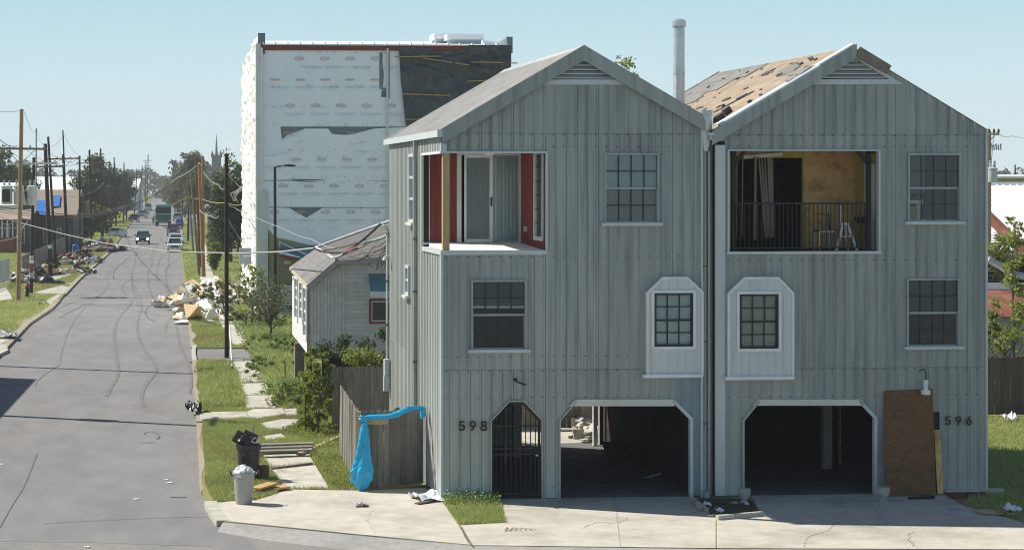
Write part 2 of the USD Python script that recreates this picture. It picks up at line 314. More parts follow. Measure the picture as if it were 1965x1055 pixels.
ROOFGREY = M('grey_felt_roof', (.17, .165, .16), (.21, .20, .19), rough=.95, scale=4, c3=(.12, .115, .11), s3=1, t3=(.5, .7))
AWNING = M('blue_green_awning', (.09, .22, .27), (.13, .30, .30), rough=.5, scale=2)
STEEL_GREY = M('grey_metal_box', (.36, .40, .41), (.31, .35, .36), rough=.5, scale=3)
POLE_LIGHT = M('new_pole_wood', (.30, .22, .14), (.23, .165, .105), rough=.9, scale=4, st=(3, 3, .25))
POLE_ORANGE = M('orange_pole_wood', (.36, .20, .09), (.26, .135, .06), rough=.9, scale=4, st=(3, 3, .3))
POLE_DARK = M('creosote_pole_wood', (.050, .036, .027), (.034, .025, .020), rough=.9, scale=4, st=(3, 3, .3))
POLE_GREY = M('grey_pole_wood', (.21, .18, .15), (.15, .13, .11), rough=.9, scale=4, st=(3, 3, .3))
TRANSF = M('transformer_grey', (.48, .51, .50), (.42, .45, .44), rough=.45, scale=2)
WIRE = M('black_cable', (.028, .028, .03), rough=.6)
WIRE_PALE = M('pale_cable', (.42, .41, .39), (.34, .33, .31), rough=.6)
WIRE_YEL = M('yellow_cable', (.45, .36, .10), rough=.6)
RUBBER = M('tyre_rubber', (.016, .016, .016), rough=.85)
RUST = M('rusted_sheet', (.21, .072, .042), (.15, .05, .032), rough=.75, scale=2.5, st=(1, 1, 1), c3=(.27, .12, .08), s3=.9, t3=(.5, .7))
CANGREY = M('grey_plastic', (.35, .34, .325), (.30, .295, .28), rough=.5)
BLACKPL = M('black_plastic', (.018, .02, .022), (.03, .033, .036), rough=.35, spec=.5)
PAPER = M('white_paper', (.76, .77, .78), (.66, .68, .70), rough=.7, scale=9)
FOAM_TAN = M('tan_foam', (.62, .47, .27), (.52, .39, .22), rough=.9, scale=3, var=.12)
FOAM_WHITE = M('white_foam', (.80, .79, .74), (.70, .69, .64), rough=.85, scale=3, var=.08)
ORANGE = M('orange_plastic', (.50, .12, .03), rough=.5)
YELLOWWALL = M('mustard_wall', (.52, .43, .10), (.45, .365, .08), rough=.85)
CURTAIN = M('dusty_curtain', (.30, .265, .21), (.24, .21, .17), rough=.9)
PLANTLEAF = LEAF_DARK

# ================================================================ THE SETTING
RR = [G(*p)[:2] for p in [(402, 966), (385, 935), (382, 860), (376, 780), (370, 690), (360, 600), (354, 540), (347, 480), (350, 440), (343, 414), (335, 400), (318, 380)]]
RL = [G(*p)[:2] for p in [(0, 678), (55, 620), (100, 590), (152, 535), (215, 480), (238, 446), (262, 412), (276, 396), (290, 383)]]
end_r = RR[-1] + (RR[-1] - RR[-2]) * 1.0; end_l = RL[-1] + (end_r - RR[-1]) * 1.0
start_l = RL[0] - (RL[3] - RL[0]) / np.linalg.norm(RL[3] - RL[0]) * 36
R_EDGE = np.vstack([RR, [end_r]]); L_EDGE = np.vstack([[start_l], RL, [end_l]])
def xr(y): return np.interp(y, R_EDGE[:, 1], R_EDGE[:, 0])
def xl(y): return np.interp(y, L_EDGE[:, 1], L_EDGE[:, 0])
KX = [G(402, 966)[:2], G(428, 1000)[:2], G(905, 1047)[:2], G(1965, 1054)[:2]]

struct('terrain', B().slab(sbox(-1500, -110, 1500, 1600), -.9, -.22), GRASSG)
ends = np.array([end_l, end_r])
ROAD_POLY = Polygon([*map(tuple, L_EDGE), *map(tuple, R_EDGE[::-1]), tuple(G(470, 1046)[:2]), tuple(G(420, 1033)[:2]), tuple(G(200, 1026)[:2]), tuple(G(-400, 1016)[:2])]).buffer(.25)
road = struct('road', B().slab(ROAD_POLY, -.2, -.1), ASPHALT)
CROSS = sbox(-260, 10, 260, 40.5)
struct('parking_lot', B().slab(sbox(-90, -70, 90, 9.9), -.21, -.13), ASPHALT)
struct('cross_street', B().slab(CROSS.difference(ROAD_POLY), -.21, -.104), ASPHALT_LIGHT)
# land on both sides, a real step above the road
rp = [tuple(p) for p in R_EDGE]
right_land = Polygon(rp + [(1480, end_r[1]), (1480, 33.5), (60, 34.2), tuple(KX[3]), tuple(KX[2]), tuple(KX[1])])
lp = [tuple(p) for p in L_EDGE]
left_land = Polygon(lp + [(-1480, end_l[1]), (-1480, start_l[1])])
# asphalt side street cut into the right-hand verge
SIDE = gpoly([(366, 667), (483, 666.5), (488, 691.5), (366, 691)])
struct('grass_land', B().slab(right_land.difference(SIDE), -.25, 0), GRASSG)
struct('grass_land', B().slab(left_land, -.25, 0), GRASSG)
struct('side_street', B().slab(SIDE.buffer(.04), -.2, -.05), ASPHALT)

# kerb stones, driveway, pavement slabs
kerb = thing('kerb', None, None, kind='structure')
def kerbs(pts, w, z0, z1, step=1.5, jit=0):
    pts = np.array([G(*p)[:2] for p in pts]); seg = np.linalg.norm(np.diff(pts, axis=0), axis=1); cum = np.r_[0, np.cumsum(seg)]
    n = max(1, int(round(cum[-1] / step))); s = np.linspace(0, cum[-1], n + 1)
    P = np.stack([np.interp(s, cum, pts[:, 0]), np.interp(s, cum, pts[:, 1])], 1)
    for a, b in zip(P[:-1], P[1:]):
        d = (b - a) / np.linalg.norm(b - a)
        obj('kerb_stone', B().slab(LineString([tuple(a + d * .012), tuple(b - d * .012)]).buffer(w / 2, cap_style='flat'), z0, z1), KERB, kerb)
kerbs([(404, 962), (413, 980), (428, 1000)], .26, -.2, .022)
_ap = [(428, 1001), (520, 1010), (700, 1028), (904, 1046.5), (1376, 1052.5), (2120, 1056)]
_at = np.array([G(x, y, .012) for x, y in _ap]); _ab = _at + np.array([[-.1, -.45, 0], [-.1, -.8, 0], [-.1, -.9, 0], [0, -.9, 0], [0, -.9, 0], [0, -.9, 0]]); _ab[:, 2] = -.1035
struct('apron', B().grid(np.stack([_at, _ab])), M('apron_concrete', (.27, .262, .24), (.34, .33, .30), rough=.9, scale=8, c3=(.22, .215, .2), s3=.7, t3=(.5, .7)))
kerbs([(376, 664.5), (430, 664.5), (482, 665)], .18, -.2, .03)
kerbs([(373, 663), (371, 676), (374, 692)], .16, -.2, .02)
kerbs([(450, 692.5), (484, 693)], .14, -.2, .02)
driveway = thing('driveway', None, None, kind='structure')
D1 = [(410, 966), (440, 962.5), (490, 960.5), (530, 948), (548, 939.5), (690, 942), (815, 936.5), (846, 958), (880, 1008), (904, 1046), (700, 1027), (520, 1009), (430, 1000)]
D2 = [(884, 1008), (972, 1003), (962, 958), (1040, 957), (1073, 950), (1322, 948), (1330, 966), (1374.3, 994), (1374.3, 1052), (908, 1046.5)]
D3 = [(1374.6, 994.5), (1462, 989), (1440, 950), (1665, 947), (1812, 948), (1850, 971), (1965, 1003), (2120, 1044), (2120, 1055), (1374.6, 1052)]
DRIVE = []
for k, D in enumerate((D1, D2, D3)):
    g = gpoly(D); DRIVE.append(g)
    obj('concrete_slab', B().slab(g.buffer(-.008), -.2, .012 + .004 * (k == 0)), CONC, driveway)
sidewalk = thing('sidewalk', None, None, kind='structure')
rng = np.random.default_rng(3)
SLABS = [[(503, 872), (592, 871), (604, 892), (519, 898)], [(520, 899.5), (605, 893.5), (632, 938.5), (548, 938.5)],
         [(383, 797), (394, 792), (472, 791), (478, 803), (395, 808), (384, 806)], [(473, 791.5), (486, 786), (542, 784.5), (549, 797), (495, 805.5), (479, 802.5)],
         [(497, 813), (540, 805), (571, 805), (575, 815), (545, 826), (515, 825)], [(545, 786), (569, 784.5), (571, 799), (551, 799)], [(505, 838), (540, 833), (548, 842), (512, 846)],
         [(448, 694), (488, 694), (495, 706), (452, 707)], [(452, 707.5), (495, 706.5), (512, 734), (462, 735.5)], [(462, 736.5), (513, 735), (526, 758), (466, 759)], [(466, 760), (527, 759), (530, 783), (474, 785)],
         [(424, 623), (466, 623), (482, 663), (448, 663.5)], [(412, 597), (452, 597), (466, 622), (424, 622)], [(400, 560), (432, 560), (451, 596), (411, 596)],
         [(396, 546), (418, 545), (430, 559), (400, 559)], [(394, 520), (406, 520), (417, 544), (395, 545)], [(392, 494), (399, 494), (405.5, 519), (394, 519)], [(390, 470), (395, 470), (399, 493), (392, 493)], [(386, 452), (390, 452), (394.5, 469), (390, 469)]]
HARD = [shapely.unary_union(DRIVE), SIDE.buffer(.15)]
for k, S in enumerate(SLABS):
    g = gpoly(S); HARD.append(g); tilt = rng.uniform(0, .02)
    obj('pavement_slab', B().slab(g.buffer(-.006), -.2, .02 + tilt), CONC_OLD, sidewalk)
# left side: concrete drive by the hydrant, sandy edge
lw = thing('left_pavement', None, None, kind='structure')
for S in [[(-10, 556), (12, 552), (25, 575), (-10, 580)], [(62, 562), (118, 548), (135, 552), (96, 585), (88, 578), (110, 565), (84, 565)], [(-20, 628), (8, 635), (20, 650), (-12, 668), (-30, 650)], [(70, 538), (125, 520), (138, 527), (86, 545)], [(-6, 660), (12, 662), (16, 672), (-6, 682)]]:
    g = gpoly(S); HARD.append(g); obj('pavement_slab', B().slab(g, -.2, .018), CONC_OLD, lw)
HARDU = shapely.unary_union(HARD).buffer(.02)
sand = []
for y0, y1, w in [(60, 112, .7), (118, 190, .55)]:
    ys = np.linspace(y0, y1, 40); wob = w * (.6 + .8 * meshkit.noise(np.stack([ys * .4, 0 * ys, 0 * ys], 1), 4))
    sand.append(Polygon(list(zip(xl(ys) + .05, ys)) + list(zip((xl(ys) - wob)[::-1], ys[::-1]))))
SAND = M('sandy_verge', (.36, .32, .24), (.27, .24, .17), rough=.95, scale=6, spec=.1)
struct('sandy_verge', B().slab(shapely.unary_union(sand), -.1, .006), SAND)
ys = np.linspace(42, 92, 60); wob = .03 + .28 * meshkit.noise(np.stack([ys * .5, 0 * ys + 3, 0 * ys], 1), 8) ** 2
GRAVEL = Polygon(list(zip(xr(ys) - .02, ys)) + list(zip((xr(ys) + wob)[::-1], ys[::-1]))).union(gpoly([(376, 752), (395, 746), (470, 750), (480, 757), (465, 762), (382, 762)])).difference(SIDE.buffer(.1))
struct('gravel_edge', B().slab(GRAVEL, -.1, .008), SAND)
# marks on the road: skid arcs, tar seams and cracks, each a thin sheet on the asphalt
def mark(pts, w, mat, name, z=-.096, n=26):
    pts = np.array(pts, float); t = np.linspace(0, len(pts) - 1, n)
    from scipy.interpolate import CubicSpline
    P = np.stack([CubicSpline(range(len(pts)), pts[:, i])(t) if len(pts) > 2 else np.interp(t, range(len(pts)), pts[:, i]) for i in (0, 1)], 1)
    W = np.array([G(x, y, -.1)[:2] for x, y in P])
    obj(name, B().slab(LineString(W).buffer(w / 2), z, z + .0015), mat, road)
MARKW = .6
for i, (p, w, m, nm) in enumerate([
    ([(250, 520), (244, 512), (238, 505), (262, 496), (286, 478)], .10, TAR, 'tar_seam'), ([(244, 566), (234, 553), (248, 538)], .16, TAR, 'tar_seam'),
    ([(208, 537), (205, 527), (222, 515), (243, 498)], .09, TAR, 'tar_seam'), ([(116, 697), (123, 660), (150, 605), (190, 568), (208, 540)], .075, TAR, 'tar_seam'),
    ([(68, 742), (78, 725), (116, 699)], .06, TAR, 'tar_seam'), ([(0, 1012), (28, 962), (45, 935), (58, 905), (72, 870)], .04, TAR, 'crack'),
    ([(205, 760), (222, 728), (226, 700), (219, 640), (236, 600), (254, 575)], .22, TYRE_MARK, 'tyre_mark'), ([(276, 780), (282, 735), (300, 705), (275, 668), (263, 620), (272, 590), (262, 560), (252, 530)], .22, TYRE_MARK, 'tyre_mark'),
    ([(364, 755), (362, 700), (345, 660), (335, 610), (322, 560), (308, 530)], .16, TYRE_MARK, 'tyre_mark'), ([(85, 1005), (200, 998), (330, 993), (400, 992)], .03, TAR, 'crack'),
    ([(277, 833), (290, 829), (304, 834), (300, 843)], .05, TAR, 'crack'), ([(268, 849), (300, 849)], .09, TAR, 'crack'), ([(328, 954), (355, 954)], .12, TYRE_MARK, 'tyre_mark'), ([(316, 520), (330, 505), (345, 500)], .05, TAR, 'crack')]):
    mark(p, w * MARKW, m, nm, z=-.0965 + .0018 * i % .02 if False else -.0975 + .0011 * i)
rngl = np.random.default_rng(77)
for x, y, lb in [(5, 891, 'pale scrap of paper at the left edge of the near road'), (318, 921, 'larger pale scrap of a pair on the road left of the bins'), (326, 926, 'smaller pale scrap of a pair on the road left of the bins'), (262, 958, 'white scrap alone in the middle of the near road'), (290, 509, 'dark flat scrap on the road between the curved tyre marks'), (96, 640, 'pale scrap on the far left lane below the sandy verge'), (168, 1049, 'tiny scrap at the bottom of the road')]:
    g = G(x, y, -.1); a = rngl.uniform(0, 6, 7); r = .05 * rngl.uniform(.5, 1.2, 7)
    single('paper_scrap', B().slab(Polygon([(g[0] + 1.4 * rr * math.cos(t), g[1] + rr * 1.2 * math.sin(t)) for t, rr in zip(sorted(a), r)]).buffer(.01), -.093, -.082), BLACKPL if 'dark' in lb else PAPER, lb, 'litter')
# a scratched scribble in the concrete
sc = B()
t = np.linspace(0, 1, 60)
scr = np.stack([968 + 58 * t + 3.5 * np.sin(t * 40), 1017.5 - 1.5 * np.sin(t * 3) + 4.2 * np.cos(t * 44) * (1 - .6 * t)], 1)
for poly in (scr, np.array([(985, 1021), (1008, 1020.5)]), np.array([(968, 1019), (974, 1012), (979, 1020), (988, 1011)])):
    W = np.array([G(x, y)[:2] for x, y in poly]); sc.slab(LineString(W).buffer(.007), .0125, .0140)
obj('scratched_scribble', sc, TAR, driveway)
obj('crack', B().slab(LineString([G(x, y)[:2] for x, y in [(885, 1012), (893, 1030), (899, 1040), (908, 1049)]]).buffer(.02), .0145, .0165), TAR, driveway)
for k, (pl, wd) in enumerate([([(1120, 1012), (1150, 1002), (1172, 1006), (1205, 996)], .012), ([(1540, 1050), (1552, 1030), (1590, 1018), (1600, 1004), (1648, 996)], .014), ([(720, 1024), (704, 1000), (716, 980), (700, 962)], .010), ([(1760, 1052), (1742, 1036), (1750, 1020)], .010)]):
    q = np.array([G(x, y)[:2] for x, y in pl]); tt = np.linspace(0, len(q) - 1, 40); q = np.stack([np.interp(tt, range(len(q)), q[:, i]) for i in (0, 1)], 1) + np.random.default_rng(k).normal(0, .03, (40, 2))
    obj('crack', B().slab(LineString(q).buffer(wd * .55), .0165, .0178), CRACK, driveway)
obj('joint_line', B().slab(LineString([G(x, y)[:2] for x, y in [(1180, 957), (1190, 1049)]]).buffer(.006), .0165, .0178), CRACK, driveway)
obj('joint_line', B().slab(LineString([G(x, y)[:2] for x, y in [(1660, 955), (1742, 1053)]]).buffer(.006), .0165, .0178), CRACK, driveway)
obj('oil_stain', B().slab(gpoly([(1062, 976), (1072, 974), (1073, 977)]), .0125, .0138), TAR, driveway)
# long low rise of far ground

# ================================================================ THE TWO GREY HOUSES
HY0 = FOC / 91.0; HX0 = (848 - CX) * HY0 / FOC; HA = math.atan(.0838)
HT = trans(HX0, HY0, 0) @ rotz(HA); HTi = np.linalg.inv(HT)
E1, E2 = HT[:3, 0], HT[:3, 1]
_co, _ro = HTi[:3, :3] @ np.array([0, 0, EYE]) + HTi[:3, 3], HTi[:3, :3]
def hp(px, py, v=0.0):
    """House coordinates (u, z) of a photo pixel on the plane v."""
    d = _ro @ np.array([(px - CX) / FOC, 1, -(py - YH) / FOC]); t = (v - _co[1]) / d[1]; p = _co + d * t
    return p[0], p[2]
def hu(px, py, u=0.0):
    """House coordinates (v, z) of a photo pixel on the plane u."""
    d = _ro @ np.array([(px - CX) / FOC, 1, -(py - YH) / FOC]); t = (u - _co[0]) / d[0]; p = _co + d * t
    return p[1], p[2]
def hpoly(pts, v=0.0): return Polygon([hp(x, y, v) for x, y in pts])
def front(poly, v0, v1, b=None): return (b or B()).prism(poly, (0, v0, 0), (1, 0, 0), (0, 0, 1), (0, 1, 0), v1 - v0)
def side(poly, u0, u1, b=None): return (b or B()).prism(poly, (u0, 0, 0), (0, 1, 0), (0, 0, 1), (1, 0, 0), u1 - u0)
def ho(name, b, mat, parent, smooth=False): return obj(name, b, mat, parent, smooth, frame=HT)
def hbox(u0, u1, v0, v1, z0, z1): return B().box(u0, u1, v0, v1, z0, z1)
def rect(x0, x1, y0, y1, v=0.0):
    a, b = hp(x0, (y0 + y1) / 2, v)[0], hp(x1, (y0 + y1) / 2, v)[0]; c, d = hp((x0 + x1) / 2, y1, v)[1], hp((x0 + x1) / 2, y0, v)[1]
    return a, b, c, d
def rpoly(*a, **k): r = rect(*a, **k); return sbox(r[0], r[2], r[1], r[3])
DEPTH = 8.3
RIB = .2286

def siding(parent, wall, u_from, tiers, mat, dark=None, vface=0.0, extr=front, rib=.012, groove=.010):
    """Ribbed metal siding: one part per sheet, four ribs on each; a dark lap line beside every rib."""
    w = 4 * RIB; x0, _, x1, _ = wall.bounds; k0 = int(math.floor((x0 - u_from) / w)); k1 = int(math.ceil((x1 - u_from) / w))
    sgn = 1
    for ti, (za, zb) in enumerate(zip(tiers[:-1], tiers[1:])):
        for k in range(k0, k1):
            cell = sbox(u_from + k * w + .0015, za + .003, u_from + (k + 1) * w - .0015, zb - .003)
            for g in polys(wall.intersection(cell)):
                if g.is_empty or g.area < .004: continue
                gr = shapely.unary_union([sbox(u_from + k * w + (r + .5) * RIB + .014, za + .012, u_from + k * w + (r + .5) * RIB + .014 + groove, zb - .012) for r in range(4)]); gx = g.difference(gr)
                if isinstance(gx, Polygon): g0 = gx
                else: g0 = g
                b = B(); extr(g0, vface, vface + .018, b)
                for r in range(4):
                    c = u_from + k * w + (r + .5) * RIB
                    for du, hw, pr in ((0, .013, rib),):
                        s = g.intersection(sbox(c - hw, za, c + hw, zb))
                        if not s.is_empty and s.area > .001: extr(s, vface - pr, vface - .0005, b)
                    s = Polygon()
                    if not s.is_empty and s.area > .0005: extr(s, vface - rib * .35, vface - .0005, b)
                m = mat if not callable(mat) else mat(k, ti, g)
                ho('siding_sheet', b, m, parent)
def screws(parent, wall, u_from, zs, v=-.006, n=4):
    b = B(); x0, _, x1, _ = wall.bounds
    for z in zs:
        for k in range(int((x0 - u_from) / RIB) - 1, int((x1 - u_from) / RIB) + 2):
            p = (u_from + (k + .5) * RIB - .045, z)
            if wall.buffer(-.04).contains(shapely.Point(p)): b.lathe([(0, -.006), (.012, -.003), (.012, .008)], sides=6, frame=trans(p[0], v, p[1]) @ trimesh.transformations.rotation_matrix(PI / 2, (1, 0, 0)))
    if b.n: ho('screw_row', b, SCREW, parent).SetCustomDataByKey('kind', 'stuff')

def window(parent, x0, x1, y0, y1, cols, frame_mat, blinds=(), glass=GLASS, rows=2, sill=True, vface=0.0, depth=.10, bar=.012, barmat=None, sillx=.06, fw=.05, split=.49, upper_out=True):
    """Double-hung window with small panes: frame, sill, two sashes, glazing bars and each pane."""
    u0, u1, z0, z1 = rect(x0, x1, y0, y1, vface)
    barmat = barmat or FRAME_DARK
    W = part('window', parent)
    op = sbox(u0, z0, u1, z1)
    ho('frame', front(op.buffer(.022, join_style='mitre').difference(sbox(u0 + fw * .35, z0 + fw * .35, u1 - fw * .35, z1 - fw * .35)), vface - .045, vface + .055), frame_mat, W)
    if sill: ho('sill', hbox(u0 - sillx - .03, u1 + sillx + .03, vface - .10, vface + .02, z0 - .06, z0 + .006), TRIM, W)
    zm = z0 + (z1 - z0) * split
    ho('meeting_rail', hbox(u0 + .018, u1 - .018, vface + .004, vface + .05, zm - .022, zm + .022), frame_mat, W)
    for half, (a, b_, vv) in enumerate(((z0 + .018, zm - .022, vface + .034), (zm + .022, z1 - .018, vface + .016))):
        ua, ub = u0 + .018, u1 - .018
        if half == 0:
            ho('sash', front(sbox(ua, a, ub, b_).difference(sbox(ua + .018, a + .022, ub - .018, b_)), vv - .012, vv + .012), frame_mat, W); ua += .018; ub -= .018; a += .022
        bb = B()
        for c in range(1, cols): x = ua + (ub - ua) * c / cols; bb.box(x - bar, x + bar, vv - .011, vv + .011, a, b_)
        for r in range(1, rows):
            z = a + (b_ - a) * r / rows
            for c in range(cols): bb.box(ua + (ub - ua) * c / cols + bar, ua + (ub - ua) * (c + 1) / cols - bar, vv - .009, vv + .009, z - bar, z + bar)
        ho('glazing_bars', bb, barmat, W)
        for r in range(rows):
            for c in range(cols):
                ho('pane', hbox(ua + (ub - ua) * c / cols + bar * .8, ua + (ub - ua) * (c + 1) / cols - bar * .8, vv - .002, vv + .002, a + (b_ - a) * r / rows + bar * .6, a + (b_ - a) * (r + 1) / rows - bar * .6), glass, W)
    for (fa, fb, m, d) in blinds:
        za, zb = z0 + (z1 - z0) * fa, z0 + (z1 - z0) * fb; bl = B(); n = max(3, int((zb - za) / .05))
        if d == 'flat': bl.box(u0 + .02, u1 - .02, vface + .056, vface + .062, za, zb)
        else:
            for k in range(n):
                z = za + (zb - za) * (k + .5) / n; h = (zb - za) / n * .55
                bl.add([(u0 + .02, vface + .062, z - h), (u1 - .02, vface + .062, z - h), (u1 - .02, vface + .074, z + h), (u0 + .02, vface + .074, z + h)], [[0, 1, 2], [0, 2, 3]])
        ho('blind', bl, m, W)
    return op

def gable_vent(parent, apex_o, bl_o, br_o, apex_i, bl_i, br_i, louvres):
    o, i = hpoly([apex_o, br_o, bl_o]), hpoly([apex_i, br_i, bl_i])
    V = part('gable_vent', parent)
    ho('vent_frame', front(o.difference(i), -.035, .05), TRIM, V)
    x0, z0, x1, z1 = i.bounds; n = louvres
    for k in range(n):
        za = z0 + (z1 - z0) * (k + .62) / n; zt = za + .012
        s = i.intersection(sbox(x0, za - .02, x1, zt))
        if s.is_empty: continue
        xa, _, xb, _ = s.bounds
        h = (z1 - z0) / n
        b = B().add([(xa + .02, -.015, za - .035), (xb - .02, -.015, za - .035), (xb - .05, .10, za + .06), (xa + .05, .10, za + .06), (xa + .02, -.015, za - .012), (xb - .02, -.015, za - .012), (xb - .05, .10, za + .078), (xa + .05, .10, za + .078)],
                    [[0, 1, 2], [0, 2, 3], [4, 6, 5], [4, 7, 6], [0, 4, 5], [0, 5, 1], [3, 2, 6], [3, 6, 7]])
        ho('louvre', b, TRIM, V)
    ho('vent_backing', front(i.buffer(.03), .16, .18), DARK, V)
    return i

def roof_slope(parent, a, b, v0, v1, mat, w=.9144, ribs=4, thick=.03, name='roof_sheet'):
    """Metal sheets side by side along the ridge; (u, z) a = eave, b = ridge."""
    a, b = np.array(a), np.array(b); d = b - a; L = np.linalg.norm(d); d = d / L; nrm = np.array([-d[1], d[0]]) * (1 if d[0] > 0 else -1)
    v = v0; k = 0
    while v < v1 - .05:
        vb = min(v + w, v1); bb = B()
        def strip(va, vb_, t0, t1):
            P = [(a + nrm * t0), (b + nrm * t0), (b + nrm * t1), (a + nrm * t1)]
            q = [(p[0], vv, p[1]) for vv in (va, vb_) for p in P]
            bb.add(q, [[0, 1, 2], [0, 2, 3], [4, 6, 5], [4, 7, 6], [0, 4, 5], [0, 5, 1], [1, 5, 6], [1, 6, 2], [2, 6, 7], [2, 7, 3], [3, 7, 4], [3, 4, 0]])
        strip(v + .001, vb - .001, 0, thick)
        for r in range(ribs):
            c = v + (r + .5) * w / ribs
            if c < vb - .03: strip(c - .018, c + .018, thick, thick + .006)
        ho(name, bb, mat, parent); v = vb; k += 1

# ---- house 598 (left) and house 596 (right)
h598 = thing('grey_house', 'ribbed grey metal house numbered 598 with red corner balcony and intact metal roof', 'house', HT[:3, 3], HA)
U6 = hp(1372, 600)[0]
p6 = HT @ np.array([U6, 0, 0, 1])
h596 = thing('grey_house', 'ribbed grey metal house numbered 596 with torn roof and plywood sheet over its doorway', 'house', p6[:3], HA)

UL, UR = 0.0, hp(1346, 600)[0]
AP = hp(1118, 92); EL = hp(846, 250); ER = hp(1350, 226)
roof_z = lambda u: np.interp(u, [EL[0], AP[0], ER[0]], [EL[1], AP[1], ER[1]])
B0 = .03
balc = rpoly(840, 1047, 290.5, 482)
bz0, bz1 = balc.bounds[1], balc.bounds[3]
balc = sbox(-.2, bz0, balc.bounds[2], bz1)
door = hpoly([(941, 962), (941, 806), (976, 768), (1006, 768), (1041, 805), (1041, 962)])
gar1 = hpoly([(1072, 965), (1072, 806), (1107, 767), (1290, 767), (1328, 803), (1328, 965)])
W1 = rpoly(1161, 1262, 296, 428); W2 = rpoly(905.5, 1008, 539, 670.5)
vent_i = hpoly([(1119.5, 112.5), (1188, 153), (1052, 153)])
bay1 = hpoly([(1239, 719), (1239, 561), (1269, 532), (1316, 531.5), (1346, 559.5), (1346, 719)])
wall1 = Polygon([(UL, B0), (UL, roof_z(UL) - .03), (AP[0], AP[1] - .03), (UR, roof_z(UR) - .03), (UR, B0)])
cut1 = shapely.unary_union([balc, door, gar1, W1, W2, vent_i])
skin1 = wall1.difference(cut1)
vent_o1 = hpoly([(1119.5, 104.3), (1217.5, 163), (1021, 163)])
bluezone = rpoly(1296, 1346, 719, 960)
TIERS = [0, hp(1100, 708)[1], hp(1100, 256.3)[1], 12]
sheets1 = skin1.difference(vent_o1).difference(bay1).difference(bluezone.buffer(.001))
siding(h598, sheets1, 0.02, TIERS, SIDING)
siding(h598, bluezone.intersection(skin1), 0.02, [0, 12], SIDING_BLUE)
screws(h598, sheets1, .02, [TIERS[1] - .03, TIERS[2] - .03, bz0 - .12, bz1 + .1, W2.bounds[1] - .15, gar1.bounds[3] + .07, .25])
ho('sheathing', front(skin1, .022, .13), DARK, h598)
# side wall facing the street
sopen = sbox(-.2, bz0, 2.62, bz1)
va, za = hu(797, 299); vb, zb = hu(788, 422)
sw1 = sbox(va, hu(797, 423)[1], vb, hu(797, 299)[1]); vc, _ = hu(786.5, 540); vd, _ = hu(781, 540)
sw2 = sbox(vc, hu(784, 562)[1], vd, hu(784, 513)[1])
swall = sbox(.0, B0, DEPTH, roof_z(0) - .03).difference(shapely.unary_union([sopen, sw1, sw2]))
siding(h598, swall, .02, [0, TIERS[1], TIERS[2], 12], SIDING, vface=-.0, extr=lambda g, a, b, bb=None: side(g, a + .0, b, bb), rib=.011)
ho('sheathing', side(swall.difference(sbox(-1, -1, .135, 20)), .022, .13), DARK, h598)
# rear and inner walls, floors
back_open = sbox(hp(1001, 800, 8.2)[0], -1, hp(1150, 800, 8.2)[0], 2.42)
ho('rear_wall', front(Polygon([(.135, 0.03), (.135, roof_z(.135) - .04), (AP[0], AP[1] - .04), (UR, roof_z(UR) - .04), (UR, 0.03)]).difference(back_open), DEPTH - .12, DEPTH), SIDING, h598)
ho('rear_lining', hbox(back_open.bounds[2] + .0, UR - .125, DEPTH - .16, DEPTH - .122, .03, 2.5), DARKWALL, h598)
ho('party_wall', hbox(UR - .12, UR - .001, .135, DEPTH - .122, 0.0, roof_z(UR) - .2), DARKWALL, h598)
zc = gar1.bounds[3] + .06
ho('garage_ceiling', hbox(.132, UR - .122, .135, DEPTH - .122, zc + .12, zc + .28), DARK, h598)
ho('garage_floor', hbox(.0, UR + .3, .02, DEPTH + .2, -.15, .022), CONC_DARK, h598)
ho('yard_slab', hbox(-.4, 6.6, DEPTH + .21, 11.9, -.15, .03), CONC, h598)
ho('upper_floor', hbox(.132, UR - .122, 2.75, DEPTH - .122, bz0 - .2, bz0 - .01), DARK, h598)
ho('attic_floor', hbox(.132, UR - .122, .135, DEPTH - .122, bz1 + .35, bz1 + .5), DARK, h598)
ho('partition_wall', hbox(.135, 1.15, 1.5, 1.62, .03, zc + .11), DARKWALL, h598)
pu = hp(985, 800, 6.0)[0]; pv = hp(1000, 800, 6.0)[0]
ho('garage_post', hbox(pu, pv, 6.0, 6.2, .03, zc + .119), SIDING_RIB, h598)
pu = hp(968, 800, 5.0)[0]; ho('garage_post', hbox(pu, pu + .06, 5.0, 5.08, .03, zc + .119), SIDING_RIB, h598)
pu = hp(1137, 800, 8.0)[0]; ho('garage_post', hbox(pu, pu + .095, 7.9, 8.0, .03, zc + .119), WHITE, h598)
pu = hp(1165, 800, 7.6)[0]; ho('hanging_board', B().bar((pu, 7.6, zc + .1), (pu + .04, 7.6, hp(1170, 832, 7.6)[1]), .11, .03), RED, h598)
rd = B(); rng = np.random.default_rng(11)
for k in range(30):
    v = rng.uniform(8.5, 11.2); u = hp(rng.uniform(1098, 1142), 826, v)[0]; a = rng.uniform(0, PI); L = rng.uniform(.15, .5)
    rd.bar((u, v, .05 + rng.uniform(0, .25)), (u + L * math.cos(a), v + L * math.sin(a) * .5, .05 + rng.uniform(0, .35)), rng.uniform(.08, .4), .03)
single('board_heap', rd, CONC_OLD, 'heap of broken pale boards lying in sunlight behind the open garage of house 598', 'debris', frame=HT, kind='stuff')
u, z = hp(1140, 860, 4.6); u += .35; single('wall_panel', B().add([(u + .0, 4.5, .10), (u + .85, 4.5, .04), (u + .9, 5.3, .42), (u + .0, 5.3, .50), (u + .0, 4.52, .08), (u + .85, 4.52, .03), (u + .9, 5.32, .40), (u + .0, 5.32, .48)], [[0, 1, 2], [0, 2, 3], [4, 6, 5], [4, 7, 6], [0, 4, 5], [0, 5, 1], [1, 5, 6], [1, 6, 2], [2, 6, 7], [2, 7, 3], [3, 7, 4], [3, 4, 0]]), DIRT, 'grey wall panel slumped on the garage floor of house 598', 'panel', frame=HT)
